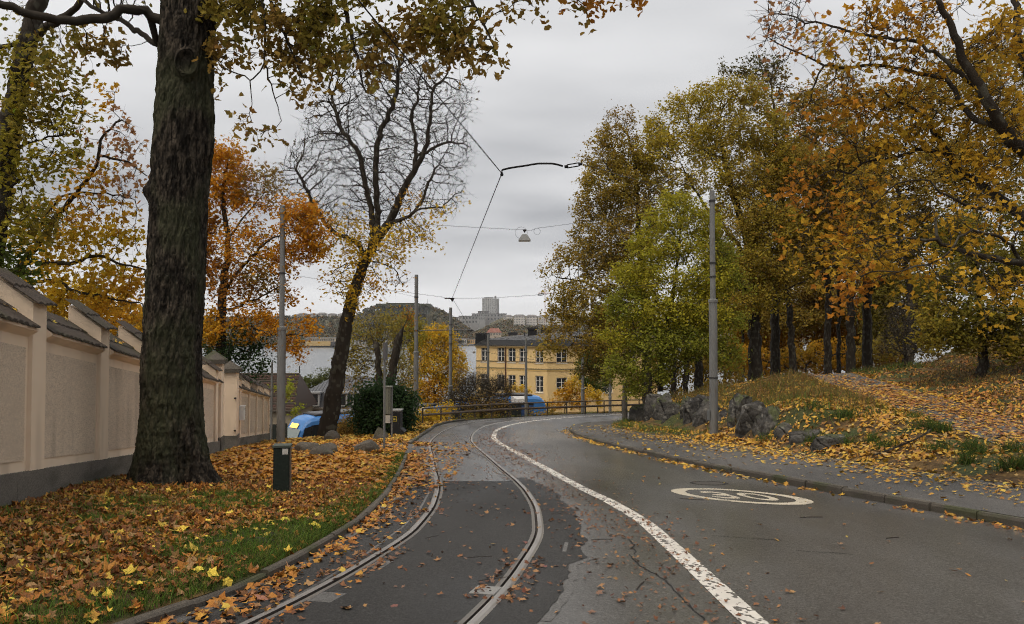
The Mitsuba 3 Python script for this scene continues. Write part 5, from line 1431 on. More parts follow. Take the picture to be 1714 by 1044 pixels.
def tree(name, label, guides, blobs, step, spacing, cat='tree', group=None, free=.5, r_tip=.012, seed=1, twig=(2, .5, .005), leaf=(QUAD, .06, 3), up=.5, spread=.14, tips_max=2, trop=.05, mat='m_wood', k=6, clump=.40, fill=1.0, droop=0.0, curl=.3, trunk_mesh=None, jit=.22, kill=1.6, cscale=1.0, single=0, lm=1.0, dense=1.0, wig=.22):
    rg = np.random.default_rng(seed); step, spacing, kill = step * .74, spacing * .60 * dense, 1.12
    E = []                                                              # ellipsoids in the world
    for b in blobs:
        px, py, Y, rx, ry = b[:5]; col, dens = (b[5] if len(b) > 5 else OLIVE), (b[6] if len(b) > 6 else 1.0)
        c = P(px, py, Y); ax, az = rx * Y / F, ry * Y / F
        E.append((c, np.array([ax, (ax + az) / 2 * (b[7] if len(b) > 7 else 1.0), az]), np.asarray(col), dens))
    at = []
    for c, r, _, dens in E:
        n = int(np.ceil(4.2 * r.prod() / spacing ** 3 * fill)); n = max(n, 3)
        u = rg.normal(size=(n, 3)); u /= np.linalg.norm(u, axis=1, keepdims=True); at.append(c + u * rg.uniform(.25, 1, (n, 1)) ** .45 * r)
    at = np.vstack(at)
    at = at[meshkit.noise(at / (spacing / dense * 4.6) + seed * 7.3) > clump * 1.12] if clump else at
    N, Pn, Rm = grow([(g[0], g[1], g[2]) for g in guides], at, step, seed, free, trop=trop, kill=kill, wig=wig)
    rad, tips, big = skeleton(N, Pn, Rm, r_tip)
    key = thing(name, label, cat, group)
    v, f = wood_mesh(N, Pn, rad, big, k)
    if trunk_mesh is not None:
        part(key, 'trunk', trunk_mesh); part(key, 'branches', mikit.ply((v, f), 'm_branch', smooth=True))
    else:
        part(key, 'trunk', mikit.ply((v, f), mat, smooth=True))
    # nearest blob of each thin node
    C = np.array([e[0] for e in E]); Rr = np.array([e[1] for e in E]); dens = np.array([e[3] for e in E]); cols = np.array([e[2] for e in E])
    thin = np.flatnonzero((tips <= tips_max) & (Rm == 0) & (Pn >= 0))
    d = np.linalg.norm((N[thin][:, None] - C[None]) / Rr[None], axis=2)
    bi = d.argmin(1); near = d.min(1) < 1.7
    thin, bi = thin[near], bi[near]
    nt, L, r = twig
    base = np.repeat(N[thin], nt, 0); bb = np.repeat(bi, nt)
    dr_ = N[thin] - N[Pn[thin]]; dr_ /= np.linalg.norm(dr_, axis=1, keepdims=True) + 1e-9
    D = np.repeat(dr_, nt, 0) + rg.normal(0, .75, (len(base), 3)) + [0, 0, .12 - droop]; D /= np.linalg.norm(D, axis=1, keepdims=True)
    base = base + rg.uniform(-.5, .5, (len(base), 1)) * np.repeat(dr_, nt, 0) * step
    tv, tf, mid, tip = twigs(base, D, L, r, rg)
    part(key, 'twigs', mikit.ply((tv, tf), 'm_branch'), kind='stuff')
    shape, size, per = leaf; per = per * 1.9 * lm
    cnt = rg.poisson(np.minimum(per * dens[bb], 60)); src = np.repeat(np.arange(len(base)), cnt); n = len(src)
    if n:
        t = rg.uniform(.15, 1.15, (n, 1)); pos = base[src] * (1 - t) + tip[src] * t + rg.normal(0, spread, (n, 3)) - [0, 0, size * .4]
        clumpv = .62 + .76 * meshkit.fbm(pos / max(.5, spacing * 2.2) + seed)[:, None]
        col = np.clip(jitter(np.ones(3), n, rg, jit) * cols[bb[src]] * clumpv * cscale, .008, .85)
        sz = size * rg.uniform(.65, 1.25, n)
        lv, lf, lc = leaves(pos, sz, col, shape, rg, up, curl)
        if single:                                                      # the leaves that show largest are parts of their own
            dv = pos - EYE; dep = dv @ FWD; u, w = dv[:, 0] / dep, (dv @ UPV) / dep
            vis = (np.abs(u) < .64) & (np.abs(w) < .39); sc_ = np.where(vis, sz / dep, 0); pick = np.argsort(-sc_)[:single]; K = len(shape[0])
            for q in pick:
                part(key, 'leaf', mikit.ply((lv[q * K:(q + 1) * K], shape[1]), 'm_leaf', color=lc[q * K:(q + 1) * K]))
            rest = np.ones(n, bool); rest[pick] = False
            lf = lf.reshape(n, -1, 3)[rest].reshape(-1, 3)
        part(key, 'crown', mikit.ply((lv, lf), 'm_leaf', color=lc), kind='stuff')
    TREE_INFO[key] = (len(N), len(base), n)
    return key


# ---- the big trunk at the left: real bark relief
def big_trunk():
    nth, nz = 190, 340
    X0 = P(287, 812, 12.6)[0]; Y0 = 12.6; z0 = float(zg(X0, Y0)) - .12
    z = np.r_[np.linspace(z0, z0 + 1.2, 80), np.linspace(z0 + 1.2, z0 + 11.5, nz - 80 + 1)[1:]]
    th = np.arange(nth) * 2 * np.pi / nth
    H = z - z0 - .12
    r = .455 - .010 * np.clip(H, 0, 5) + .20 * np.exp(-np.maximum(H, -.1) / .42) + .03 * np.exp(-((H - 5.3) / .8) ** 2)
    cx = X0 + np.interp(H, [0, 2, 4, 6.5, 8, 12], [0, -.02, .06, .14, .20, .26]); cy = Y0 + 0 * H
    TT, HH = np.meshgrid(th, H)
    s = np.stack([np.cos(TT), np.sin(TT)], -1)
    rough = np.exp(-np.maximum(HH, 0) / .5)
    R = r[:, None] * (1 + rough * (.16 * np.sin(3 * TT + 1.0) + .12 * np.sin(5 * TT + 2.6) + .05 * np.sin(9 * TT)))
    q = np.stack([s[..., 0] * 2.2, s[..., 1] * 2.2, HH * .9], -1)
    R += .05 * (meshkit.fbm(q) - .5)
    w = np.stack([s[..., 0] * 6.5, s[..., 1] * 6.5, HH * 2.6], -1); w2 = np.stack([s[..., 0] * 15, s[..., 1] * 15, HH * 9.0], -1)
    ridge = 1 - np.abs(2 * meshkit.noise(w + .35 * meshkit.noise(w2)[..., None]) - 1); ridge2 = 1 - np.abs(2 * meshkit.noise(w2 + 5) - 1)
    R += .062 * (ridge - .6) + .034 * (ridge2 - .6) + .010 * (meshkit.noise(w2 * 3) - .5)
    def bump(a, h, da, dh, amt):
        dth = np.angle(np.exp(1j * (TT - a))); return amt * np.exp(-(dth / da) ** 2 - ((HH - h) / dh) ** 2)
    zz = lambda py: zt(py, 12.6) - z0 - .12
    R += bump(math.pi + .25, zz(322), .35, .14, .12) + bump(-.1, zz(190), .45, .30, .07) + bump(-.15, zz(240), .35, .18, .075) + bump(-.2, zz(262), .3, .10, .05)
    kn = np.angle(np.exp(1j * (TT - (-math.pi / 2 + .42)))) / .34; kh = (HH - zz(120)) / .21
    rr = np.sqrt(kn ** 2 + kh ** 2); flat_ = np.exp(-(rr / 1.25) ** 6); R = R * (1 - flat_) + flat_ * (r[:, None] + .01 * np.cos(rr * 20)); R += .11 * np.exp(-((rr - .95) / .26) ** 2) + .03 * np.exp(-(rr / .6) ** 2)
    v = np.stack([cx[:, None] + s[..., 0] * R, cy[:, None] + s[..., 1] * R, np.broadcast_to(z[:, None], R.shape)], -1).reshape(-1, 3)
    i, j = np.arange(len(z) - 1)[:, None] * nth, np.arange(nth)[None]
    f = np.stack([i + j, i + (j + 1) % nth, i + nth + (j + 1) % nth, i + nth + j], -1).reshape(-1, 4)
    return mikit.ply((v, f), 'm_oakbark', smooth=True), (X0, Y0, z0)


tm_, (OX, OY, OZ) = big_trunk()
p = lambda *a: P(*a)
tree('big_oak', 'massive dark oak trunk in front of the garden wall with brown hanging leaves', [
    ([(OX + .02, OY, OZ + .3), (OX + .1, OY, OZ + 5), (OX + .2, OY, OZ + 9.5), (OX + .3, OY, OZ + 13)], .30, .16),
    ([p(262, 40, 12.6), p(246, 22, 12.5), p(215, 17, 12.3), p(170, 30, 12.1), p(105, 33, 11.9), p(55, 24, 11.7), p(0, 6, 11.5), p(-60, -20, 11.3)], .085, .055),
    ([p(268, 78, 12.7), p(240, 60, 13.0), p(196, 30, 13.4), p(150, 8, 13.8), p(120, -20, 14.2)], .05, .03),
    ([p(300, -60, 12.6), p(400, -130, 12.4), p(500, -120, 12.2), p(560, -50, 12.0), p(585, 45, 11.9), p(601, 110, 11.9), p(612, 160, 11.9)], .12, .012),
    ([p(305, -140, 12.6), p(500, -210, 12.0), p(640, -170, 11.6), p(740, -80, 11.4), p(790, 0, 11.3), p(830, 80, 11.3)], .13, .012),
    ([p(300, -40, 12.6), p(370, -90, 12.3), p(440, -50, 12.1), p(462, 20, 12.0), p(482, 70, 12.0), p(502, 115, 12.0)], .06, .008),
    ([p(420, -80, 12.2), p(438, -20, 12.1), p(443, 60, 12.1), p(444, 105, 12.1), p(420, 135, 12.1), p(424, 185, 12.1)], .03, .006),
    ([p(444, 105, 12.1), p(455, 150, 12.1), p(474, 205, 12.1)], .015, .005),
    ([p(620, -180, 11.7), p(780, -220, 11.2), p(900, -120, 11.0), p(960, -40, 10.9)], .07, .01),
], [(380, 20, 12.4, 40, 40, OLIVE, .9), (372, 80, 12.4, 22, 34, OAKB, .9), (366, 150, 12.3, 12, 14, OAKB), (390, 172, 12.2, 16, 14, OAKB), (418, 195, 12.2, 14, 16, OAKB), (435, 235, 12.2, 9, 10, OAKB), (478, 215, 12.1, 24, 12, OAKB), (404, 98, 12.2, 10, 8, OAKB), (468, 128, 12.2, 14, 10, OLIVE),
    (430, 20, 12.2, 40, 30, OLIVE), (480, 60, 12.1, 38, 50, OAKB), (540, 50, 12, 45, 50, OLIVE, 1.1), (525, 120, 12, 32, 24, OAKB), (545, 158, 12, 22, 18, OAKB), (500, 150, 12, 18, 12, OAKB), (600, 40, 11.9, 45, 42, OLIVE, 1.1), (625, 100, 11.9, 26, 34, OAKB), (618, 145, 11.9, 14, 14, OLIVE), (660, 35, 11.8, 42, 38, OAKB), (650, 80, 11.8, 25, 20, OAKB), (705, 45, 11.6, 36, 34, OAKB, 1.1), (755, 40, 11.5, 42, 40, OLIVE, 1.1), (800, 65, 11.4, 34, 34, OAKB, 1.1), (826, 102, 11.3, 16, 16, OAKB), (735, 98, 11.5, 32, 10, OAKB), (832, 20, 11.2, 26, 18, OAKB), (868, -4, 11, 26, 13, OAKB), (900, 8, 11, 12, 8, OAKB), (962, -6, 10.9, 28, 13, RUST), (1020, -8, 10.9, 40, 10, RUST), (985, 10, 10.9, 8, 8, OAKB),
    (500, -90, 12, 120, 60, OLIVE, .8), (720, -100, 11.5, 130, 60, OLIVE, .8), (940, -80, 11, 90, 40, OAKB, .8), (180, -60, 13, 90, 40, OLIVE, .6), (182, 100, 12.6, 20, 24, OAKB, .9), (150, 70, 12.4, 22, 22, OAKB, .8), (120, 60, 12, 24, 20, OLIVE, .5), (70, 70, 12, 20, 16, OLIVE, .5)],
    .20, .21, lm=.8, seed=3, free=.75, r_tip=.006, twig=(2, .30, .0035), leaf=(OAK, .075, 3.6), spread=.07, up=.2, clump=.36, fill=1.5, mat='m_oakbark', k=7, trunk_mesh=tm_, droop=.15, tips_max=3, curl=.5)

# ---- left edge, behind the wall
tree('left_oak', 'dark trunked tree at the left frame edge with olive and yellow leaves above the wall', [
    ([p(-70, 640, 15.5), p(-30, 480, 15.4), p(2, 320, 15.3), p(16, 215, 15.2), p(38, 110, 15.1), p(60, 20, 15), p(85, -90, 15)], .30, .14),
    ([p(38, 120, 15.1), p(54, 72, 14.9), p(66, 52, 14.8), p(95, 36, 14.7), p(130, 8, 14.6), p(160, -40, 14.5)], .10, .05),
    ([p(20, 180, 15.2), p(28, 72, 15), p(5, 78, 14.9), p(-40, 90, 14.8)], .07, .04),
    ([p(2, 320, 15.3), p(40, 300, 15.0), p(75, 270, 14.8), p(95, 240, 14.7)], .035, .01),
    ([p(8, 260, 15.3), p(60, 235, 15.0), p(110, 225, 14.8), p(150, 235, 14.7)], .03, .008)],
    [(20, 40, 15, 36, 36, OLIVE, .7), (60, 15, 14.8, 40, 20, OLIVE, .6), (40, 100, 15, 40, 30, YGR, .9), (95, 110, 14.8, 36, 22, OLIVE, .8), (85, 155, 14.8, 40, 28, OLIVE, 1), (35, 160, 15, 30, 34, YGR), (130, 175, 14.7, 26, 20, YGR, .9), (60, 210, 14.9, 45, 26, OLIVE), (20, 240, 15, 26, 40, YGR), (120, 215, 14.7, 26, 22, YGR, .8), (90, 265, 14.8, 44, 28, YGR), (30, 310, 15, 34, 38, YGR), (85, 320, 14.8, 40, 26, YGR, .9), (135, 195, 14.6, 18, 14, GOLD, .7), (110, 160, 14.6, 20, 12, ORANGE, .5), (35, 375, 15, 36, 28, YGR), (20, 440, 15.2, 26, 30, GRN, 1.2), (40, 455, 15.2, 24, 16, GRN, 1.2), (75, 375, 15, 34, 22, OLIVE)],
    .22, .24, lm=.85, seed=5, free=.25, r_tip=.006, twig=(2, .32, .0035), leaf=(OAK, .072, 3.1), spread=.08, clump=.34, fill=1.4, tips_max=3, curl=.4)
tree('left_maple', 'slender maple behind the wall with sparse yellow and orange leaves left of the big trunk', [
    ([p(-60, 700, 17.5), p(-20, 560, 17.4), p(30, 455, 17.2), p(75, 390, 17), p(118, 335, 16.9), p(165, 265, 16.7), p(172, 230, 16.6), p(205, 200, 16.5)], .15, .02),
    ([p(165, 265, 16.7), p(200, 268, 16.6), p(232, 285, 16.5), p(248, 300, 16.4)], .03, .012),
    ([p(60, 405, 17.1), p(105, 330, 16.9), p(130, 322, 16.8), p(185, 325, 16.7), p(235, 338, 16.6)], .028, .01),
    ([p(10, 490, 17.3), p(45, 438, 17.1), p(110, 440, 16.9), p(160, 428, 16.8), p(200, 440, 16.7), p(246, 452, 16.6)], .07, .02),
    ([p(15, 470, 17.2), p(80, 470, 17), p(140, 490, 16.9), p(190, 500, 16.8), p(245, 508, 16.8)], .05, .015)],
    [(185, 220, 16.6, 40, 34, PINK, .30), (220, 260, 16.5, 26, 30, PINK, .3), (205, 300, 16.6, 34, 26, PINK, .35), (150, 290, 16.7, 30, 30, GOLD, .5), (185, 155, 16.6, 22, 10, GOLD, .8), (120, 350, 16.8, 45, 26, GOLD, .55), (190, 350, 16.7, 40, 22, GOLD, .4), (60, 400, 17, 50, 30, YEL, .9), (130, 400, 16.9, 50, 24, YEL, .8), (205, 400, 16.7, 34, 26, YEL, .6), (90, 450, 17, 50, 18, YEL, 1.1), (160, 455, 16.9, 50, 18, YEL, 1.1), (218, 470, 16.8, 26, 22, GOLD, 1), (120, 490, 17, 50, 22, YEL, 1.2), (185, 500, 16.9, 40, 22, GOLD, 1.2), (225, 520, 16.9, 20, 26, GOLD, 1.1), (100, 520, 17, 40, 16, GOLD, 1), (60, 360, 17, 40, 24, OLIVE, .8)],
    .24, .27, lm=1.5, seed=6, free=.3, r_tip=.006, twig=(2, .34, .0035), leaf=(MAPLE, .075, 2.3), spread=.09, clump=.3, fill=1.3, tips_max=3, up=.4)
tree('garden_tree', 'yellow leaved tree low behind the garden wall left of the big trunk', [([p(150, 720, 23), p(155, 640, 23), p(150, 560, 23), p(160, 480, 23)], .16, .05)],
    [(120, 540, 23, 55, 30, YEL, 1), (190, 530, 23, 45, 36, GOLD, 1), (225, 560, 23, 20, 30, YEL, 1), (160, 500, 23, 50, 26, YEL, .8), (85, 560, 23.5, 40, 24, DULL, .8), (160, 580, 23.5, 40, 20, YEL, .9)],
    .34, .38, lm=1.6, seed=8, leaf=(QUAD, .085, 5), spread=.14, clump=.35, free=.4)

# ---- orange maple and the leaning tree
tree('orange_maple', 'bright orange maple with bare grey twigs behind the gate pillars', [
    ([p(372, 640, 31.5), p(370, 560, 31.5), p(374, 480, 31.4), p(382, 400, 31.3), p(372, 330, 31.2), p(380, 270, 31.2)], .26, .05),
    ([p(373, 500, 31.4), p(420, 430, 31), p(455, 400, 30.8), p(500, 385, 30.6)], .08, .02), ([p(372, 520, 31.4), p(430, 500, 31), p(480, 470, 30.8)], .06, .02),
    ([p(371, 550, 31.4), p(410, 545, 31), p(460, 560, 30.6), p(510, 560, 30.4)], .06, .02), ([p(380, 410, 31.3), p(410, 360, 31), p(440, 330, 31)], .06, .015)],
    [(372, 272, 31.2, 30, 24, ORANGE, 1.2), (392, 300, 31.2, 28, 24, ORANGE, 1.2), (362, 318, 31.2, 26, 30, ORANGE, 1.1), (398, 335, 31.2, 24, 18, ORANGE, 1), (435, 343, 31, 26, 8, ORANGE, 1), (440, 310, 31, 34, 34, OAKB, .3), (350, 380, 31.3, 18, 26, RUST, 1), (352, 440, 31.3, 18, 36, RUST, 1.1), (410, 410, 31.2, 46, 44, ORANGE, .32), (395, 470, 31.3, 50, 40, RUST, .32), (440, 470, 31, 34, 34, OAKB, .3), (410, 530, 31.2, 44, 30, ORANGE, .32), (380, 590, 31.3, 36, 22, DKG, 1.0), (415, 575, 31.2, 26, 20, DKG, .8), (430, 610, 31, 24, 16, DKG, .6),
     (500, 375, 30.6, 28, 30, ORANGE, 1.2), (528, 385, 30.5, 24, 22, ORANGE, 1.2), (515, 410, 30.6, 28, 20, ORANGE, 1.2), (490, 430, 30.7, 16, 18, ORANGE, 1), (478, 480, 30.7, 14, 26, ORANGE, 1.1), (500, 352, 30.5, 22, 12, ORANGE, 1), (470, 440, 30.8, 16, 26, ORANGE, .9), (512, 550, 30.4, 20, 16, ORANGE, 1.3), (482, 570, 30.5, 22, 16, ORANGE, 1.2), (455, 545, 30.6, 24, 16, ORANGE, 1.2), (500, 590, 30.4, 12, 10, ORANGE, 1), (425, 550, 30.8, 26, 14, ORANGE, 1), (350, 550, 31.4, 26, 30, GOLD, 1.1), (400, 550, 31, 24, 14, GOLD, .8)],
    .40, .42, lm=1.7, seed=9, free=.3, r_tip=.008, twig=(3, .48, .005), leaf=(QUAD, .072, 6.0), spread=.13, clump=.12, fill=1.5, tips_max=3, jit=.25)
lt = [p(546, 728, 34), p(556, 680, 34), p(566, 620, 34), p(576, 560, 34), p(586, 510, 34), p(603, 460, 34), p(625, 408, 34)]
tree('leaning_tree', 'leaning dark tree with bare crown and a few yellow leaves in front of the water', [
    (lt + [p(641, 386, 34), p(657, 362, 33.9), p(677, 314, 33.8), p(698, 277, 33.7), p(714, 241, 33.6), p(720, 201, 33.5), p(722, 161, 33.4), p(746, 130, 33.3)], .42, .03),
    ([p(625, 408, 34), p(631, 374, 34.2), p(629, 282, 34.3), p(635, 225, 34.4), p(649, 193, 34.5), p(665, 145, 34.6), p(668, 100, 34.6)], .15, .025),
    ([p(625, 408, 34), p(621, 354, 34.3), p(609, 298, 34.6), p(601, 257, 34.8), p(577, 225, 35), p(561, 185, 35.2), p(552, 140, 35.3)], .11, .02),
    ([p(612, 440, 34), p(593, 402, 33.8), p(561, 390, 33.5), p(537, 362, 33.3), p(517, 326, 33.1), p(509, 306, 33), p(492, 280, 32.9)], .12, .02),
    ([p(641, 386, 34), p(661, 370, 33.6), p(686, 362, 33.4), p(706, 334, 33.2), p(722, 298, 33.1), p(738, 268, 33)], .10, .02),
    ([p(690, 285, 33.7), p(695, 265, 33.8), p(696, 233, 33.9), p(688, 193, 34), p(700, 161, 34.1), p(700, 128, 34.2)], .09, .02),
    ([p(700, 262, 33.7), p(722, 250, 33.4), p(745, 240, 33.2), p(770, 240, 33)], .05, .012), ([p(660, 372, 33.7), p(676, 366, 33), p(690, 356, 32.4), p(745, 345, 32)], .04, .012)],
    [(630, 130, 34.2, 80, 60, DULL, .01), (690, 130, 34, 60, 60, DULL, .01), (740, 170, 33.5, 56, 56, DULL, .01), (750, 250, 33, 46, 46, DULL, .01), (740, 320, 33, 44, 40, DULL, .01), (690, 210, 34, 60, 60, DULL, .01), (620, 230, 34.5, 60, 70, DULL, .01), (560, 200, 35, 54, 54, DULL, .01), (545, 260, 34, 60, 50, DULL, .01), (505, 290, 33, 42, 42, DULL, .02), (520, 340, 33.3, 40, 26, DULL, .02), (570, 320, 34, 56, 50, DULL, .01), (640, 310, 34, 60, 60, DULL, .01), (600, 90, 34.5, 70, 40, DULL, .01), (700, 80, 34, 60, 40, DULL, .01),
     (575, 375, 34, 40, 14, YEL, .8), (560, 405, 33.8, 30, 18, YEL, .9), (610, 410, 33.8, 36, 22, YEL, 1), (655, 400, 33.6, 40, 18, YEL, 1), (690, 390, 33.3, 34, 18, YEL, .8), (735, 355, 32.2, 26, 12, YEL, .7), (690, 350, 33, 30, 14, GOLD, .6), (600, 440, 33.7, 30, 22, YEL, 1), (640, 435, 33.7, 32, 20, YEL, .8), (590, 480, 33.6, 26, 26, YEL, 1.2), (615, 470, 33.6, 30, 22, GOLD, 1), (660, 470, 33.6, 28, 18, GOLD, .35), (560, 470, 33.6, 20, 22, GOLD, .4), (590, 515, 33.6, 14, 12, YEL, 1.2), (650, 330, 34, 16, 12, ORANGE, .4)],
    .36, .40, seed=11, free=.42, r_tip=.012, lm=1.7, dense=.76, wig=.14, twig=(1, .70, .0075), leaf=(QUAD, .078, 4.2), spread=.16, clump=.26, fill=1.15, tips_max=2, trop=.30, k=8, jit=.2)
tree('pollard_tree', 'pollarded double trunk with sparse olive yellow foliage beside the sign post', [
    ([p(640, 700, 41), p(636, 645, 41), p(631, 590, 41), p(629, 572, 41)], .19, .17), ([p(642, 690, 41), p(655, 640, 41), p(660, 600, 41), p(667, 562, 41)], .26, .22),
    ([p(629, 580, 41), p(618, 550, 41)], .04, .02), ([p(667, 565, 41), p(684, 530, 41)], .05, .02)],
    [(600, 600, 43, 28, 30, OLIVE, .8), (590, 640, 43, 22, 16, OAKB, .45), (612, 655, 43, 18, 14, OLIVE, .4), (645, 545, 43, 34, 22, OLIVE, .6), (610, 560, 43, 26, 24, OLIVE, .5), (686, 560, 52, 24, 36, YGR, .9), (682, 610, 52, 14, 40, OLIVE, .9), (650, 600, 43, 30, 40, OLIVE, .5), (685, 533, 43, 18, 10, RUST, .7), (670, 660, 43, 24, 24, OAKB, .6)],
    .42, .44, lm=1.3, seed=12, free=.5, r_tip=.01, twig=(3, .55, .006), leaf=(QUAD, .075, 5), spread=.16, clump=.25, fill=1.2)
tree('yellow_tree', 'bright yellow tree between the two middle tram poles', [([p(728, 735, 66), p(727, 670, 66), p(725, 630, 66), p(730, 590, 66)], .16, .05), ([p(727, 660, 66), p(745, 625, 65.6)], .08, .03), ([p(727, 650, 66), p(708, 615, 65.8)], .08, .03)],
    [(730, 565, 66, 30, 16, YEL, 1.2), (712, 592, 66, 24, 22, YEL, 1.2), (750, 595, 66, 22, 22, YEL, 1.2), (735, 610, 65.5, 26, 20, YEL, .8), (707, 640, 66, 18, 26, YEL, 1), (750, 640, 66, 24, 24, YEL, 1.1), (722, 655, 65.5, 24, 24, GOLD, .8), (715, 690, 65.5, 22, 22, YEL, 1.1), (742, 675, 66, 24, 18, GOLD, .9), (765, 615, 66, 14, 22, YEL, .9), (700, 585, 66.5, 14, 16, YEL, 1)],
    .42, .42, seed=13, free=.35, leaf=(QUAD, .10, 7), spread=.18, clump=.3, fill=1.4)


def bush(name, label, blobs, seed, base, leaf=(QUAD, .08, 6), step=.3, spacing=.28, cat='bush', **kw):
    b0 = P(*base); g = [([b0 - [0, 0, .3], b0 + [.03, 0, .3], b0 + [0, .02, .6]], .06, .03)]
    return tree(name, label, g, blobs, step, spacing, cat=cat, seed=seed, free=.1, leaf=leaf, lm=1.5, **kw)


bush('rhododendron', 'dense dark green evergreen bush behind the boulders and the box on posts', [(640, 695, 36, 34, 30, DKG, 1.5), (620, 680, 36, 22, 26, DKG, 1.5), (668, 690, 36, 22, 32, DKG, 1.4), (645, 662, 36, 30, 14, DKG, 1.4), (640, 715, 35.5, 34, 14, DKG, 1.4)], 14, (642, 728, 36), leaf=(QUAD, .085, 9), clump=.2, spread=.16, up=.5)
bush('tan_shrub', 'tan drooping shrub between the leaning trunk and the dark bush', [(590, 715, 37, 26, 18, OAKB, 1), (575, 728, 36.5, 18, 12, OAKB, 1), (610, 705, 37.5, 20, 16, OLIVE, .9)], 15, (590, 735, 37), leaf=(QUAD, .05, 12), clump=.1, spread=.14, droop=.3)
bush('bare_shrub', 'bare purplish twiggy shrub in front of the yellow building', [(800, 655, 56, 36, 28, DULL, .06), (835, 655, 56, 24, 24, DULL, .05), (775, 668, 56, 24, 22, DULL, .06), (815, 680, 55, 36, 16, OAKB, .2)], 16, (805, 700, 56), leaf=(QUAD, .06, 5), clump=.1, twig=(5, .7, .008), fill=1.6)
bush('golden_shrub', 'golden yellow shrub beneath the yellow building right of the tram', [(925, 668, 80, 26, 16, GOLD, 1), (960, 665, 80, 26, 18, GOLD, 1), (990, 668, 80, 18, 16, YEL, 1), (962, 645, 80, 10, 18, YEL, .6), (905, 675, 79, 18, 10, OLIVE, .9)], 17, (945, 690, 80), leaf=(QUAD, .11, 7), step=.5, spacing=.5)
bush('golden_shrub', 'yellow spray of shrub between tram roof and yellow facade', [(870, 652, 88, 14, 12, YEL, .9), (855, 655, 88, 10, 10, YEL, .8)], 18, (866, 690, 88), leaf=(QUAD, .12, 5), step=.5, spacing=.5)
bush('creeper', 'dark green hanging creeper on the right end of the yellow building', [(985, 620, 84, 22, 24, GRN, 1.2), (1005, 640, 84, 18, 26, GRN, 1.2), (1000, 600, 84, 20, 20, GRN, 1.1)], 19, (1000, 690, 84), leaf=(QUAD, .10, 8), step=.5, spacing=.5, droop=.4)
bush('green_bush', 'green bushy tree by the water left of the grey house', [(518, 645, 88, 22, 22, (.13, .15, .045), 1.1), (540, 628, 88, 16, 12, (.13, .15, .045), 1), (503, 660, 88, 14, 26, (.15, .165, .05), 1)], 20, (518, 690, 88), leaf=(QUAD, .11, 8), step=.5, spacing=.5)
bush('lime_bush', 'bright lime green bush behind the dark gate and the left tram pole', [(478, 668, 47, 17, 22, LIME, 1.2), (472, 690, 47, 20, 12, LIME, 1.1)], 21, (475, 705, 47), leaf=(QUAD, .09, 8), step=.36, spacing=.38)
bush('yellow_shrub', 'low yellow shrub at the left end of the railing', [(715, 702, 47, 18, 14, YEL, 1), (738, 690, 50, 20, 12, YEL, .9)], 22, (718, 712, 47), leaf=(QUAD, .08, 7))
bush('brush_pile', 'low heap of bare reddish twigs between container and pole', [(684, 715, 40, 18, 8, DULL, .05)], 23, (684, 722, 40), leaf=(QUAD, .05, 1), clump=0, twig=(6, .6, .007), fill=2.5, cat='brush')
for i, (px_, py_, Y, rx) in enumerate([(770, 700, 58, 26), (800, 695, 60, 24), (840, 702, 60, 26), (905, 690, 62, 22)]):
    bush('slope_shrub', ['olive shrub on the slope below the railing, leftmost', 'olive shrub on the slope below the railing, second from the left', 'olive shrub on the slope below the railing before the tram', 'olive shrub on the slope below the railing right of the tram'][i], [(px_, py_, Y, rx, 9, OLIVE, .9), (px_ + 10, py_ + 6, Y, rx, 8, OAKB, .8)], 24 + i, (px_, py_ + 12, Y), leaf=(QUAD, .09, 5), step=.4, spacing=.45)

# ---- the right hand grove
def trunk_line(*q): return [P(*a) for a in q]
SG_ = (.26, .22, .045)
BR1, BR2 = (.41, .295, .06), (.47, .355, .065)
tree('brown_oak', 'tall brown olive oak leaning over the road at the left edge of the grove', [
    (trunk_line((1085, 690, 50), (1082, 600, 50), (1078, 500, 50), (1070, 400, 50), (1065, 300, 50), (1050, 220, 50)), .35, .06),
    (trunk_line((1078, 520, 50), (1030, 500, 49.5), (970, 470, 49), (925, 465, 48.6)), .12, .03), (trunk_line((1072, 420, 50), (1030, 380, 49.5), (985, 350, 49)), .10, .03), (trunk_line((1080, 570, 50), (1020, 570, 49.4), (950, 560, 49)), .10, .03), (trunk_line((1068, 340, 50), (1030, 300, 49.6), (1010, 270, 49.4)), .08, .03)],
    [(1040, 205, 50, 24, 20, OAKB, .7), (1030, 235, 50, 34, 26, BR1), (1015, 270, 50, 36, 24, BR1), (1010, 305, 49.6, 42, 24, BR2), (995, 345, 49.4, 34, 24, BR1), (1030, 350, 50, 40, 30, BR2), (1005, 392, 49.5, 50, 24, BR1), (955, 430, 49, 40, 18, BR1, .8), (925, 455, 48.8, 24, 12, BR1, .7), (990, 440, 49.5, 44, 26, BR1), (975, 485, 49, 48, 20, BR2), (940, 520, 49, 28, 16, BR1, .8), (985, 530, 49.2, 50, 24, BR2), (945, 560, 48.8, 36, 18, BR1), (925, 582, 48.8, 24, 12, BR2), (985, 580, 49, 46, 22, BR1), (1000, 615, 49, 40, 16, (.22, .17, .04)), (1050, 290, 50.5, 40, 50, BR2), (1060, 380, 50.5, 44, 60, BR1), (1050, 470, 50.5, 44, 50, BR1), (1030, 560, 50.5, 44, 50, BR1)],
    .50, .52, seed=31, free=.25, r_tip=.011, twig=(3, .6, .006), leaf=(QUAD, .088, 7.6), spread=.13, clump=.30, fill=1.25, jit=.25)
OL1, OL2 = (.54, .43, .065), (.47, .365, .06)
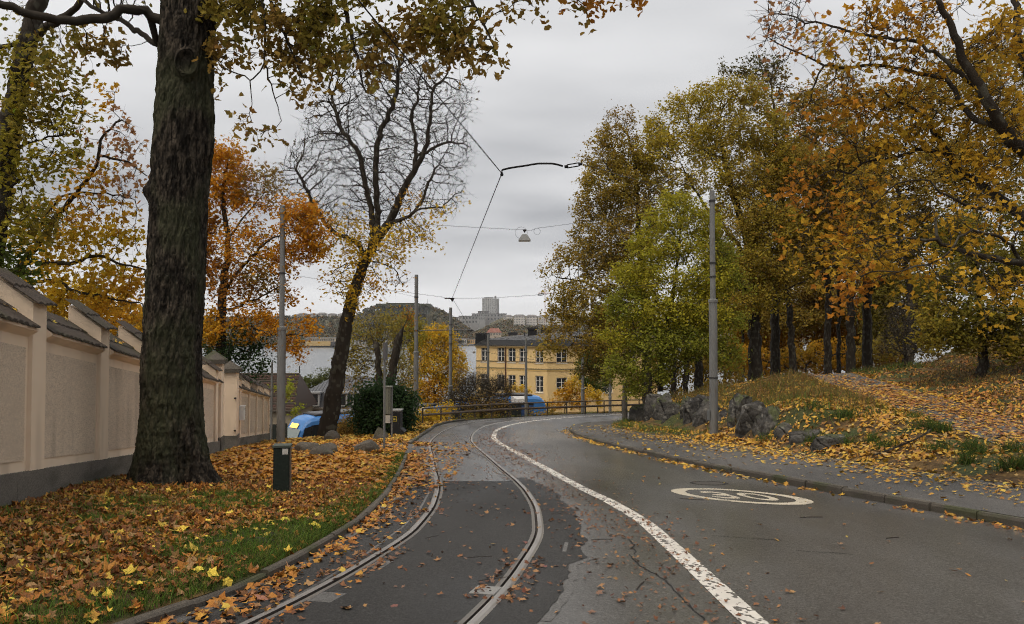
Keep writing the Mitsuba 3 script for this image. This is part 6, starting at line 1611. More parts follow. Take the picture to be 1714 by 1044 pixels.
tree('olive_oak', 'broad oak with olive yellow crown at the top middle of the grove', [
    (trunk_line((1265, 650, 50), (1263, 580, 50), (1262, 500, 50), (1255, 420, 50), (1235, 350, 50), (1215, 280, 50), (1200, 200, 50)), .46, .08),
    (trunk_line((1258, 440, 50), (1210, 380, 49.5), (1170, 330, 49), (1140, 270, 48.6)), .16, .03), (trunk_line((1250, 400, 50), (1285, 330, 50), (1300, 260, 50)), .15, .04), (trunk_line((1262, 500, 50), (1230, 470, 49), (1200, 455, 48.4)), .10, .03), (trunk_line((1225, 310, 50), (1180, 250, 49.5), (1150, 200, 49.5)), .10, .03), (trunk_line((1263, 540, 50), (1300, 480, 49.4), (1330, 460, 49)), .10, .03)],
    [(1110, 215, 50, 34, 26, OL1), (1150, 185, 50, 40, 26, OL1), (1200, 165, 50, 44, 26, OL1), (1250, 160, 50, 40, 26, OL2), (1100, 260, 49.6, 44, 32, OL1), (1155, 240, 49.6, 46, 36, OL1), (1215, 225, 49.6, 50, 40, OL2), (1275, 215, 50, 44, 44, OL2), (1130, 305, 49.4, 46, 34, OL2), (1190, 295, 49.4, 44, 36, OL1, .8), (1250, 300, 49.4, 46, 40, BR2), (1300, 290, 50, 40, 50, OL2), (1230, 370, 49, 50, 40, BR2, .9), (1290, 380, 49, 46, 46, OL2), (1240, 440, 48.6, 50, 36, OL2), (1300, 450, 48.8, 44, 30, BR2), (1235, 500, 48.4, 46, 26, OL2), (1285, 500, 49, 34, 24, OL2, .8), (1210, 545, 48.4, 30, 24, OL2, .7)],
    .52, .54, seed=32, free=.3, r_tip=.011, twig=(3, .62, .006), leaf=(QUAD, .090, 7.6), spread=.13, clump=.33, fill=1.3, jit=.25)
tree('dark_oak', 'dark sparse oak crown rising above the olive oak towards the upper right', [
    (trunk_line((1297, 650, 54), (1297, 560, 54), (1300, 470, 54), (1310, 350, 54), (1300, 230, 54), (1290, 140, 54)), .36, .06), (trunk_line((1310, 350, 54), (1350, 270, 54), (1380, 200, 54)), .14, .04)],
    [(1235, 122, 54, 36, 12, (.16, .14, .05), .7), (1275, 110, 54, 36, 14, (.14, .13, .05), .7), (1300, 140, 54, 40, 24, (.2, .15, .05), .8), (1340, 190, 54, 50, 44, BR1, .8), (1390, 250, 54, 50, 60, BR1, .8), (1330, 280, 54, 44, 50, BR2, .9), (1360, 360, 54, 50, 46, BR1, .9), (1420, 340, 54, 50, 60, BR1, .8), (1340, 440, 54, 40, 36, BR2, .8), (1400, 150, 54, 40, 40, BR1, .6)],
    .55, .58, seed=33, free=.35, r_tip=.011, twig=(3, .62, .007), leaf=(QUAD, .105, 6.0), spread=.13, clump=.33, fill=1.2)
LG1, LG2 = (.47, .43, .05), (.32, .33, .05)
tree('lime_maple', 'bright yellow green maple in front of the oaks, left of the right tram pole', [
    (trunk_line((1105, 655, 42), (1108, 600, 42), (1120, 520, 42), (1135, 430, 42), (1140, 360, 42)), .16, .04), (trunk_line((1106, 650, 42), (1075, 590, 41.6), (1060, 540, 41.4)), .08, .03), (trunk_line((1110, 600, 42), (1170, 540, 41.6), (1200, 500, 41.4)), .08, .03), (trunk_line((1106, 650, 42), (1160, 600, 41.4), (1220, 590, 41.2)), .07, .02)],
    [(1140, 340, 42, 34, 18, LG1), (1115, 375, 42, 40, 24, LG1), (1165, 375, 42, 40, 24, LG1), (1090, 420, 42, 40, 26, LG1), (1145, 420, 41.6, 48, 30, LG1), (1195, 425, 42, 34, 28, LG2), (1065, 465, 41.8, 40, 26, LG1), (1120, 470, 41.4, 50, 30, LG1), (1180, 475, 41.6, 46, 28, LG1), (1225, 475, 42, 22, 20, LG2), (1055, 515, 41.6, 42, 26, LG2), (1110, 525, 41.2, 50, 30, LG1), (1170, 525, 41.4, 48, 28, LG1), (1215, 530, 41.8, 28, 24, LG2), (1045, 565, 41.4, 38, 26, LG1), (1095, 575, 41, 46, 28, LG2), (1155, 575, 41.2, 46, 26, LG2), (1210, 585, 41.4, 36, 18, LG2), (1045, 612, 41, 34, 22, LG2), (1085, 620, 40.8, 34, 22, LG2), (1060, 645, 40.6, 30, 14, LG2), (1130, 612, 41.2, 26, 14, LG2, .5)],
    .42, .42, seed=34, free=.2, r_tip=.008, twig=(3, .5, .005), leaf=(QUAD, .080, 8.0), spread=.15, clump=.28, fill=1.2, jit=.22, up=.5)
# trunks of the grove, each a tree with a crown hidden among the others
TR = [(1128, 655, 47, .17, 'slim dark trunk leftmost of three under the lime maple'), (1148, 652, 46, .16, 'slim dark trunk second from the left under the lime maple'), (1170, 650, 48, .30, 'thick dark trunk under the lime maple left of the right pole'), (1328, 622, 50, .24, 'trunk slightly leaning left beyond the path crest'), (1386, 616, 51, .26, 'straight dark trunk directly above the path crest'), (1404, 612, 55, .15, 'slim trunk between two thicker ones, above the path'), (1424, 606, 50, .30, 'thick straight trunk right of the path crest'), (1452, 600, 54, .36, 'pale mossy trunk furthest right in the row beyond the path')]
for i, (px_, py_, Y, r, lb) in enumerate(TR):
    lean = -22 if px_ == 1328 else 0
    top = 430 if px_ > 1300 else 560
    g = [(trunk_line((px_, py_ + 20, Y), (px_ + lean * .3, (py_ + top) / 2, Y), (px_ + lean, top, Y), (px_ + lean * 1.2, top - 90, Y)), r, r * .45)]
    if px_ > 1300:
        g.append((trunk_line((px_ + lean, top + 40, Y), (px_ - 45, top + 10, Y - .6), (px_ - 85, top + 14, Y - 1)), r * .3, .03)); g.append((trunk_line((px_ + lean, top + 60, Y), (px_ + 40, top + 30, Y - .6)), r * .28, .03))
        bl = [(px_ + lean, top - 70, Y, 50, 50, BR1, .8), (px_ - 40, top - 20, Y, 44, 24, BR2, .7), (px_ + 40, top - 10, Y, 40, 24, BR1, .7), (px_, top - 140, Y, 50, 40, BR1, .7)]
    else:
        bl = [(px_, top - 20, Y, 30, 30, LG2, .6)]
    tree('grove_tree', lb, g, bl, .55, .6, lm=1.4, seed=40 + i, free=.5, r_tip=.011, twig=(3, .6, .007), leaf=(QUAD, .11, 5), spread=.2, clump=.3)
bush('undergrowth', 'dim brown undergrowth filling the grove behind the lime maple', [(1090, 640, 54, 40, 20, BR1, .9), (1150, 640, 54, 50, 24, BR1, .9), (1215, 630, 55, 40, 24, BR2, .9), (1120, 610, 55, 40, 24, BR1, .8), (1190, 600, 56, 50, 30, BR1, .8)], 64, (1140, 675, 54), leaf=(QUAD, .11, 5), step=.5, spacing=.5)
bush('undergrowth', 'golden undergrowth between the trunks above the path crest', [(1270, 600, 60, 40, 22, GOLD, .8), (1340, 600, 60, 40, 18, (.5, .3, .04), .8), (1400, 590, 62, 44, 20, GOLD, .7), (1470, 585, 60, 40, 20, BR2, .8)], 65, (1350, 640, 60), leaf=(QUAD, .12, 5), step=.5, spacing=.5)
bush('undergrowth', 'dim brown undergrowth on the rise between bare bush and shade tree', [(1545, 590, 52, 40, 18, BR1, .9), (1600, 585, 52, 40, 20, BR1, .9), (1570, 560, 54, 40, 24, SG_, .8), (1650, 570, 54, 40, 24, BR1, .8)], 66, (1570, 625, 52), leaf=(QUAD, .11, 5), step=.5, spacing=.5)
# ---- things behind the grove
for i, (px_, py_, Y, rx, ry, c_, lb) in enumerate([(1280, 560, 78, 50, 60, GOLD, 'orange gold tree glowing behind the trunks, left'), (1360, 550, 80, 56, 60, (.55, .27, .03), 'orange gold tree glowing behind the trunks, middle'), (1450, 550, 82, 60, 50, (.45, .26, .04), 'orange gold tree glowing behind the trunks, right'), (1210, 590, 84, 40, 40, (.35, .24, .04), 'dull gold tree behind the right tram pole'), (1320, 480, 74, 70, 60, BR1, 'tall brown tree behind the row of trunks, left'), (1420, 470, 76, 70, 60, (.40, .28, .05), 'tall ochre tree behind the row of trunks, middle'), (1510, 500, 70, 60, 70, SG_, 'tall olive tree behind the row of trunks, right'), (1240, 470, 76, 60, 60, BR2, 'tall brown tree behind the olive oak trunk')]):
    tree('backdrop_tree', lb, [(trunk_line((px_, 660, Y), (px_ + 4, 590, Y), (px_, py_ - 20, Y)), .2, .06)], [(px_, py_, Y, rx, ry * .6, c_, .9), (px_ - rx * .5, py_ + 25, Y, rx * .6, ry * .5, c_, .8), (px_ + rx * .5, py_ + 20, Y, rx * .6, ry * .5, OAKB, .8), (px_, py_ + 50, Y, rx, 24, c_, .7), (px_ - rx * .3, py_ - ry * .45, Y, rx * .8, ry * .4, c_, .8)], .8, .8, lm=2.2, seed=55 + i, free=.3, r_tip=.012, twig=(3, .8, .009), leaf=(QUAD, .15, 6), spread=.28, clump=.34)
SG1, SG2 = (.22, .19, .035), (.30, .24, .04)
tree('shade_tree', 'broad dark olive tree at the far right behind the leaf covered slope', [
    (trunk_line((1640, 640, 31), (1645, 560, 31), (1640, 500, 31), (1630, 420, 31)), .22, .05), (trunk_line((1645, 560, 31), (1600, 510, 30.6), (1570, 490, 30.4)), .08, .02), (trunk_line((1644, 560, 31), (1690, 520, 30.6), (1720, 500, 30.4)), .08, .02)],
    [(1600, 480, 31, 46, 30, SG1, .9), (1650, 450, 31, 50, 34, SG1, .9), (1700, 450, 31, 40, 40, SG1, .9), (1570, 520, 30.6, 36, 28, SG2, .9), (1620, 530, 30.4, 46, 28, SG1, 1), (1680, 530, 30.4, 46, 30, SG1, 1), (1560, 560, 30.4, 30, 24, SG2, 1), (1605, 570, 30.2, 40, 22, SG1, 1), (1660, 575, 30.2, 44, 20, SG2, .9), (1715, 570, 30.2, 36, 24, SG1, .9), (1630, 390, 31.5, 60, 36, SG1, .7), (1700, 380, 31.5, 44, 40, SG1, .7)],
    .40, .42, lm=1.5, seed=61, free=.2, r_tip=.008, twig=(3, .5, .005), leaf=(QUAD, .085, 6.5), spread=.16, clump=.34, fill=1.15)
tree('shade_tree', 'dim brown tree filling the gap between the row of trunks and the foreground maple', [
    (trunk_line((1520, 620, 46), (1525, 520, 46), (1510, 400, 46), (1500, 300, 46)), .26, .06)],
    [(1480, 330, 46, 70, 60, BR1, .8), (1560, 300, 46, 80, 70, BR1, .8), (1640, 260, 47, 80, 80, BR1, .8), (1540, 400, 46, 70, 50, SG1, .8), (1450, 420, 46, 50, 40, BR2, .7), (1500, 200, 47, 80, 60, BR1, .7), (1600, 150, 47, 80, 60, BR1, .7), (1690, 150, 47, 60, 80, BR1, .7), (1610, 400, 46, 60, 50, SG1, .8)],
    .60, .66, lm=1.2, seed=62, free=.3, r_tip=.011, twig=(3, .65, .007), leaf=(QUAD, .115, 5.5), spread=.22, clump=.36)
bush('bare_bush', 'leafless grey brown bush at the right edge of the path crest', [(1515, 545, 38, 30, 40, DULL, .06), (1500, 575, 38, 26, 24, DULL, .06), (1540, 570, 38, 22, 26, DULL, .08)], 63, (1515, 608, 38), leaf=(QUAD, .05, 4), clump=.05, twig=(5, .6, .006), fill=1.7, trop=.15)

# ---- foreground maple, its trunk just outside the frame
MA, MB_, MC = (.58, .30, .035), (.60, .37, .045), (.56, .25, .04)
def ml(*q): return [P(*a) for a in q]
mg = [
    (ml((1815, 900, 12.6), (1812, 700, 12.6), (1806, 480, 12.6), (1800, 300, 12.6), (1790, 120, 12.5), (1770, -60, 12.4)), .30, .16),
    (ml((1806, 470, 12.6), (1760, 452, 12.4), (1710, 441, 12.2), (1665, 432, 12.0), (1630, 428, 11.9), (1590, 412, 11.8), (1555, 402, 11.7), (1520, 398, 11.6), (1498, 408, 11.6)), .085, .014),
    (ml((1572, 405, 11.75), (1570, 375, 11.8), (1564, 352, 11.9), (1545, 340, 12)), .03, .008),
    (ml((1804, 400, 12.6), (1740, 390, 12.7), (1690, 345, 12.8), (1650, 315, 12.9), (1600, 282, 13), (1570, 230, 13.1), (1540, 190, 13.2), (1500, 172, 13.3), (1465, 140, 13.4)), .10, .014),
    (ml((1798, 300, 12.6), (1740, 270, 12.4), (1690, 230, 12.2), (1655, 175, 12), (1620, 110, 11.9), (1595, 50, 11.8), (1560, -20, 11.7)), .13, .04),
    (ml((1792, 200, 12.5), (1750, 160, 12.8), (1715, 110, 13), (1703, 40, 13.1), (1698, -30, 13.2)), .09, .05),
    (ml((1640, 150, 12), (1590, 110, 12.2), (1540, 75, 12.4), (1490, 65, 12.6), (1430, 55, 12.8), (1375, 40, 13)), .04, .008),
    (ml((1590, 265, 13.05), (1540, 250, 13.2), (1500, 262, 13.4), (1450, 270, 13.5), (1420, 290, 13.5), (1395, 275, 13.5)), .04, .008),
    (ml((1690, 345, 12.8), (1640, 350, 12.6), (1590, 330, 12.5), (1540, 300, 12.4), (1490, 310, 12.4)), .035, .008),
    (ml((1680, 215, 12.15), (1630, 200, 12.3), (1580, 130, 12.6), (1530, 120, 12.8), (1480, 110, 13), (1400, 110, 13.2), (1350, 95, 13.4)), .05, .008),
    (ml((1706, 440, 12.2), (1680, 400, 11.8), (1630, 385, 11.6), (1560, 440, 11.3), (1480, 455, 11.2)), .03, .006)]
fm = tree('foreground_maple', 'orange leaved maple reaching into the frame from the right edge with dark spreading limbs', mg,
    [(1310, 40, 13.2, 40, 44, PINK, .25), (1300, 110, 13.4, 30, 30, PINK, .2), (1365, 50, 13, 34, 24, MC, .6), (1400, 85, 13, 40, 24, MB_, .7), (1450, 40, 12.8, 50, 34, MA, .7), (1480, 100, 12.8, 50, 30, MB_, .7), (1540, 40, 12.4, 50, 40, MA, .7), (1600, 30, 12, 46, 36, MB_, .7), (1650, 60, 12, 44, 40, MB_, .7), (1700, 60, 12.6, 34, 44, MB_, .7), (1560, 110, 12.6, 50, 34, MA, .7), (1390, 140, 13.2, 44, 24, MA, .6), (1350, 170, 13.4, 30, 20, MC, .5), (1440, 180, 13.2, 50, 30, MA, .6), (1510, 175, 13, 50, 34, MB_, .7), (1600, 180, 12.6, 50, 36, MB_, .8), (1660, 170, 12.2, 40, 34, MB_, .9), (1700, 220, 12.2, 30, 40, MB_, .9),
     (1330, 215, 13.5, 26, 18, MC, .4), (1345, 285, 13.4, 24, 16, MC, 1), (1375, 300, 13.3, 30, 18, MC, 1), (1330, 320, 13.3, 18, 14, MC, 1), (1420, 250, 13.4, 44, 22, MA, .7), (1480, 260, 13.2, 44, 24, MB_, .8), (1540, 230, 13, 40, 26, MB_, .8), (1600, 260, 12.8, 44, 28, MB_, .9), (1660, 280, 12.4, 40, 30, MB_, .9), (1440, 320, 13, 34, 14, MA, .9), (1395, 345, 13.2, 34, 14, MC, .9), (1360, 370, 13.2, 22, 16, MB_, 1.1), (1345, 400, 13.2, 18, 16, MB_, 1), (1320, 420, 13.1, 14, 14, MC, .9), (1480, 345, 12.6, 50, 18, MB_, .7), (1430, 395, 12.6, 40, 20, MA, .9), (1540, 370, 12.2, 44, 20, MB_, .8), (1400, 425, 12.4, 30, 18, MB_, .9), (1445, 470, 11.8, 40, 20, MC, 1.2), (1470, 440, 11.8, 44, 18, MB_, 1.1), (1425, 500, 11.9, 16, 20, MC, 1.1), (1520, 430, 11.6, 46, 20, MB_, 1.1), (1560, 460, 11.3, 40, 16, MB_, .9), (1620, 380, 11.8, 46, 18, MB_, .8), (1680, 390, 11.9, 40, 20, MB_, .8), (1625, 450, 11.6, 40, 14, MB_, .5), (1700, 480, 11.4, 36, 22, MB_, 1.2), (1680, 515, 11.3, 24, 14, MB_, 1.2), (1655, 345, 12.2, 40, 20, MB_, .8)],
    0.22, .30, lm=.80, single=260, dense=.80, seed=71, free=.45, r_tip=.006, twig=(3, .46, .0055), leaf=(MAPLE, .069, 2.0), spread=.10, clump=.30, fill=1.25, up=.5, tips_max=3, k=8, jit=.16, curl=.4)

# ------------------------------------------------------------------ fallen leaves, grass, sticks
LG = np.random.default_rng(101)
BROWNS = np.array([(.36, .145, .035), (.44, .19, .04), (.25, .10, .035), (.50, .27, .05), (.40, .24, .11), (.62, .44, .08), (.16, .075, .03)])
GOLDS = np.array([(.62, .38, .05), (.56, .30, .045), (.44, .22, .045), (.66, .46, .09), (.30, .15, .05), (.52, .36, .14)])
REDS = np.array([(.17, .075, .04), (.24, .115, .055), (.12, .06, .04), (.34, .19, .09), (.22, .13, .09)])


def pick(pal, pr, n):
    return jitter(np.ones(3), n, LG, .16) * pal[LG.choice(len(pal), n, p=np.asarray(pr) / np.sum(pr))]


def ground_frames(x, y, zf, tilt):
    """Leaf frames lying on the ground, tilted a little at random."""
    e = .08; n = len(x)
    gx, gy = (zf(x + e, y) - zf(x - e, y)) / (2 * e), (zf(x, y + e) - zf(x, y - e)) / (2 * e)
    z = np.stack([-gx, -gy, np.ones(n)], 1) + LG.normal(0, tilt, (n, 3)); z /= np.linalg.norm(z, axis=1, keepdims=True)
    a = LG.uniform(0, 2 * np.pi, n); h = np.stack([np.cos(a), np.sin(a), 0 * a], 1)
    xx = h - z * (h * z).sum(1, keepdims=True); xx /= np.linalg.norm(xx, axis=1, keepdims=True)
    return np.stack([xx, np.cross(z, xx), z], 2)


def lay(x, y, zf, size, col, shape, tilt=.25, lift=.012, curl=.3):
    n = len(x); sz = size * LG.uniform(.45, 1.35, n)
    pos = np.stack([x, y, zf(x, y) + lift + LG.uniform(0, .02, n)], 1)
    v, f, c = leaves(pos, sz, np.clip(col, .01, .85), shape, LG, curl=curl, R=ground_frames(x, y, zf, tilt))
    return v, f, c, sz, pos


def apparent(pos, sz):
    dv = pos - EYE; dep = np.maximum(dv @ FWD, .1); u, w = dv[:, 0] / dep, (dv @ UPV) / dep
    return np.where((np.abs(u) < .64) & (np.abs(w) < .39), sz / dep, 0)


def emit_leaves(holder, name, sets, single=0):
    """The leaves that show largest become parts, the rest one stuff part."""
    sc_ = [apparent(s[4], s[3]) for s in sets]; flat_ = np.concatenate(sc_)
    thr = np.sort(flat_)[-single] if single else 9e9
    m = MB()
    for (v, f, c, sz, pos, shape), a in zip(sets, sc_):
        K, Fn = len(shape[0]), len(shape[1]); big = a >= thr
        for q in np.flatnonzero(big):
            part(holder, 'leaf', mikit.ply((v[q * K:(q + 1) * K], shape[1]), 'm_litter', color=c[q * K:(q + 1) * K]))
        m.add(v, f.reshape(len(sz), Fn, 3)[~big].reshape(-1, 3), c)
    part(holder, name, m.ply('m_litter'), kind='stuff')


def uni(n, x0, x1, y0, y1):
    return LG.uniform(x0, x1, n), LG.uniform(y0, y1, n)


def fb(x, y, s, o=0.0):
    return meshkit.fbm(np.stack([x * s + o, y * s, 0 * x], -1))


dist_le = lambda x, y: T_LE.query(np.stack([x, y], 1))[0]
dist_wh = lambda x, y: T_WH.query(np.stack([x, y], 1))[0]
dist_kr = lambda x, y: T_KR.query(np.stack([x, y], 1))[0]
dist_br = lambda x, y: T_BR.query(np.stack([x, y], 1))[0]
lpp = sg.Polygon(np.vstack([[(-90, -8)], LEFT_EDGE, [(60, 92), (95, 120), (-90, 120)]])).buffer(0).difference(ROAD.buffer(0.095))
shapely.prepare(lpp); shapely.prepare(ROAD); shapely.prepare(PAVE)
side_b = side.buffer(-.25)


def lawn_ok(x, y, lo=0.0):
    ok = shapely.contains_xy(lpp, x, y) & (x > wall_x(y) + .08)
    ok &= (np.hypot(x - OX, y - OY) > .56)
    return ok


# lawn, near: whole maple leaves
sets = []
x, y = uni(52000, -8.5, -1.8, 3.5, 15)
cov = fb(x, y, .8, 3) + .35 * fb(x, y, 2.6, 9); d = dist_le(x, y)
pr = np.clip((cov - .50) * 4, .08, 1) * np.clip(.25 + d * .75, .15, 1) * np.interp(y, [3.5, 7, 11, 15], [.52, .60, .85, 1])
pr = np.maximum(pr, .95 * np.exp(-((x - wall_x(y) - .3) / .7) ** 2))
k_ = lawn_ok(x, y) & (LG.random(len(x)) < pr); x, y = x[k_], y[k_]
oakish = LG.random(len(x)) < .24
sets.append((*lay(x[~oakish], y[~oakish], zg, .056, pick(BROWNS, [5, 5, 4, 2, 2.2, .8, 5], (~oakish).sum()), MAPLE, .42, .018, .55), MAPLE))
sets.append((*lay(x[oakish], y[oakish], zg, .050, pick(BROWNS, [3, 2, 5, 2, 3, .3, 6], oakish.sum()), OAK, .5, .018, .6), OAK))
x, y = uni(260, -7, -2.2, 4, 14); k_ = lawn_ok(x, y); x, y = x[k_], y[k_]
sets.append((*lay(x, y, zg, .060, jitter((.66, .48, .07), len(x), LG, .1), MAPLE, .35, .035), MAPLE))
# farther: simpler leaves
x, y = uni(52000, -11.5, -2.0, 14, 30)
cov = fb(x, y, .7, 3); d = dist_le(x, y)
pr = np.clip(.50 + (cov - .4) * 2.2, .3, 1) * np.clip(.2 + d * .9, .2, 1); pr = np.where(shapely.contains_xy(side_b, x, y), .16, pr)
k_ = lawn_ok(x, y) & (LG.random(len(x)) < pr); x, y = x[k_], y[k_]
sets.append((*lay(x, y, zg, .075, pick(np.vstack([BROWNS, [(.55, .25, .03)]]), [3, 5, 2, 5, 2, 2, 1.5, 7], len(x)), QUAD, .35, .02), QUAD))
x, y = uni(30000, -14, -2.5, 28, 46)
k_ = lawn_ok(x, y) & (LG.random(len(x)) < np.clip(.45 + (fb(x, y, .5, 5) - .4) * 2.5, .1, 1)); x, y = x[k_], y[k_]
sets.append((*lay(x, y, zg, .10, pick(GOLDS, [5, 5, 2, 3, 1, 1], len(x)), QUAD, .3, .02), QUAD))
emit_leaves('lawn', 'leaf_litter', sets, 240)
# leaves on the road: left gutter, rail pockets, the litter band by the line, the lane
sets = []
def road_leaves(n, box, prob, size, pal, pr, shape, tilt=.22):
    x, y = uni(n, *box); k_ = shapely.contains_xy(ROAD, x, y) & (LG.random(n) < prob(x, y)); x, y = x[k_], y[k_]
    if len(x): sets.append((*lay(x, y, zroad, size, pick(pal, pr, len(x)), shape, tilt, .008), shape))
dt = lambda x, y: T_TC.query(np.stack([x, y], 1))[0]
GUT = [4, 5, 2, 4, 3, 1.2, 2]
road_leaves(9000, (-3.6, -1.2, 4, 15), lambda x, y: np.clip(1.15 * np.exp(-(dist_le(x, y) / .26) ** 2) + .05, 0, 1) * np.clip(.35 + 1.6 * (fb(x, y, 1.3) - .3), .2, 1), .055, BROWNS, GUT, MAPLE, .35)
road_leaves(14000, (-4.2, -1.2, 14, 29), lambda x, y: np.clip(1.0 * np.exp(-(dist_le(x, y) / .45) ** 2) + .12, 0, 1) * np.clip(.4 + 1.6 * (fb(x, y, 1.3) - .3), .2, 1), .062, BROWNS, GUT, QUAD, .3)
railband = lambda x, y: np.exp(-((dt(x, y) - .92) / .10) ** 2) + np.exp(-((dt(x, y) - .60) / .06) ** 2) * .8
road_leaves(9000, (-2.2, 1.2, 4, 12), lambda x, y: .85 * railband(x, y) * (fb(x, y, .9, 7) > .5) + .006, .034, REDS, [2, 3, 1, 3, 2], MAPLE, .4)
road_leaves(16000, (-3.6, .8, 11, 36), lambda x, y: (.05 + .16 * (fb(x, y, .6, 2) > .5)) * (dt(x, y) < 1.1) + .16 * (dt(x, y) > .95) * (dt(x, y) < 2.2), .028, REDS, [3, 3, 2, 3, 3], QUAD, .2)
road_leaves(900, (-2.0, 1.0, 4.5, 16), lambda x, y: .22 + 0 * x, .042, REDS, [2, 3, 1, 5, 2], MAPLE, .25)
band = lambda x, y: np.exp(-((dist_wh(x, y) * np.sign(x - np.interp(y, WH[:500, 1], WH[:500, 0])) + .35) / .55) ** 2)
road_leaves(26000, (-1.5, 3.2, 4.5, 24), lambda x, y: np.clip(.75 * band(x, y) * np.clip(1.8 * (fb(x, y, 1.4, 5) - .25), .1, 1), 0, 1), .021, REDS, [4, 3, 3, 2, 2], QUAD, .3)
road_leaves(9000, (-1.8, 2.6, 20, 40), lambda x, y: .4 * np.exp(-(dist_wh(x, y) / .8) ** 2), .034, REDS, [4, 3, 3, 2, 2], QUAD, .3)
road_leaves(1500, (.2, 2.6, 4.5, 12), lambda x, y: .5 * band(x, y), .034, REDS, [2, 4, 1, 3, 2], MAPLE, .3)
road_leaves(260, (1.6, 6.5, 5, 22), lambda x, y: .5 + 0 * x, .036, BROWNS, GUT, MAPLE, .2)
road_leaves(7000, (2.2, 7, 6, 14), lambda x, y: np.exp(-((dist_kr(x, y) - .12) / .16) ** 2) * (fb(x, y, .7, 3) > .44), .050, np.vstack([GOLDS, BROWNS[:3]]), [2, 3, 3, 2, 2, 2, 3, 3, 2], MAPLE, .35)
road_leaves(12000, (2.2, 6, 13, 44), lambda x, y: np.exp(-((dist_kr(x, y) - .15) / .20) ** 2) * np.clip(3 * (fb(x, y, .6, 3) - .3), .1, 1), .060, GOLDS, [4, 4, 3, 2, 2, 2], QUAD, .35)
emit_leaves('road', 'leaf_litter', sets, 120)
# pavement and bank on the right
sets = []
zpv = lambda x, y: z_right(x, y)
x, y = uni(22000, 2.8, 10, 6, 40)
db = dist_br(x, y); k_ = shapely.contains_xy(PAVE, x, y) & (LG.random(len(x)) < np.clip(1.1 * np.exp(-(db / 1.15) ** 2) + .05, 0, 1) * np.interp(y, [6, 14, 20, 28, 32, 40], [.55, .9, 1, 1, .35, .2])); x, y = x[k_], y[k_]
near = y < 15
sets.append((*lay(x[near], y[near], zpv, .058, pick(GOLDS, [5, 4, 3, 4, 1, 3], near.sum()), MAPLE, .2, .01), MAPLE))
sets.append((*lay(x[~near], y[~near], zpv, .062, pick(GOLDS, [6, 4, 3, 3, 1, 2], (~near).sum()), QUAD, .2, .01), QUAD))
emit_leaves('pavement', 'leaf_litter', sets, 40)
sets = []
rpp = rp.difference(ROAD.buffer(.2)); shapely.prepare(rpp)
x, y = uni(90000, 5, 26, 7, 44)
k_ = shapely.contains_xy(rpp, x, y); x, y = x[k_], y[k_]
x = np.r_[x, path_x(y[:20000]) + LG.normal(0, .8, 20000)]; y = np.r_[y, y[:20000]]; kk = shapely.contains_xy(rpp, x, y); k_ = kk; onpath = np.abs(x - path_x(y)) < 1.25
g = np.clip(.52 + 2.8 * (fb(x, y, .55, 8) - .44) + 1.2 * (fb(x, y, 1.9, 3) - .5), .30, 1) * np.interp(y, [7, 24, 30, 36, 44], [1, 1, .75, .45, .25])
g = np.where(onpath, np.interp(y, [7, 20, 28, 34, 40], [.95, .9, .65, .25, .08]) * np.clip(.6 + 2 * (fb(x, y, .8, 1) - .4), .2, 1), g)
k_ = kk & (LG.random(len(x)) < g); x, y = x[k_], y[k_]
near = np.hypot(x, y) < 19; pth = np.abs(x - path_x(y)) < 1.25
sets.append((*lay(x[pth], y[pth], zg, .070, pick(np.vstack([BROWNS, GOLDS[:2]]), [3, 3, 4, 4, 4, 2, 4, 2, 3], pth.sum()), QUAD, .12, .022), QUAD)); near &= ~pth; far_ = ~near & ~pth
hillc = x > path_x(y) + 1.4
sets.append((*lay(x[near], y[near], zg, .058, pick(GOLDS, [5, 5, 3.5, 2.5, 4, 2], near.sum()), MAPLE, .4, .03), MAPLE))
cc = np.where(hillc[far_][:, None], pick(np.vstack([BROWNS, GOLDS[:3]]), [4, 4, 4, 3, 2, 1, 3, 3, 3, 3], far_.sum()), pick(GOLDS, [5, 5, 4, 2, 4, 1.5], far_.sum()))
sets.append((*lay(x[far_], y[far_], zg, .074, cc, QUAD, .45, .03), QUAD))
emit_leaves('bank', 'leaf_litter', sets, 60)


# grass: bent two-piece blades
def grass(x, y, zf, h, w, col, lean=.5):
    n = len(x); h = h * LG.uniform(.5, 1.35, n); a = LG.uniform(0, 2 * np.pi, n); b = np.stack([x, y, zf(x, y) - .01], 1)
    side_ = np.stack([np.cos(a), np.sin(a), 0 * a], 1) * (w * LG.uniform(.6, 1.4, n))[:, None]
    l = LG.normal(0, lean, (n, 2)) * h[:, None]
    m_ = b + np.column_stack([l * .35, h * .62]); t = b + np.column_stack([l, h * LG.uniform(.75, 1.0, n)])
    v = np.stack([b - side_, b + side_, m_ - side_ * .7, m_ + side_ * .7, t], 1).reshape(-1, 3)
    f = (np.array([[0, 1, 3], [0, 3, 2], [2, 3, 4]])[None] + (np.arange(n) * 5)[:, None, None]).reshape(-1, 3)
    return v, f, np.repeat(np.clip(col, .01, .8), 5, 0)


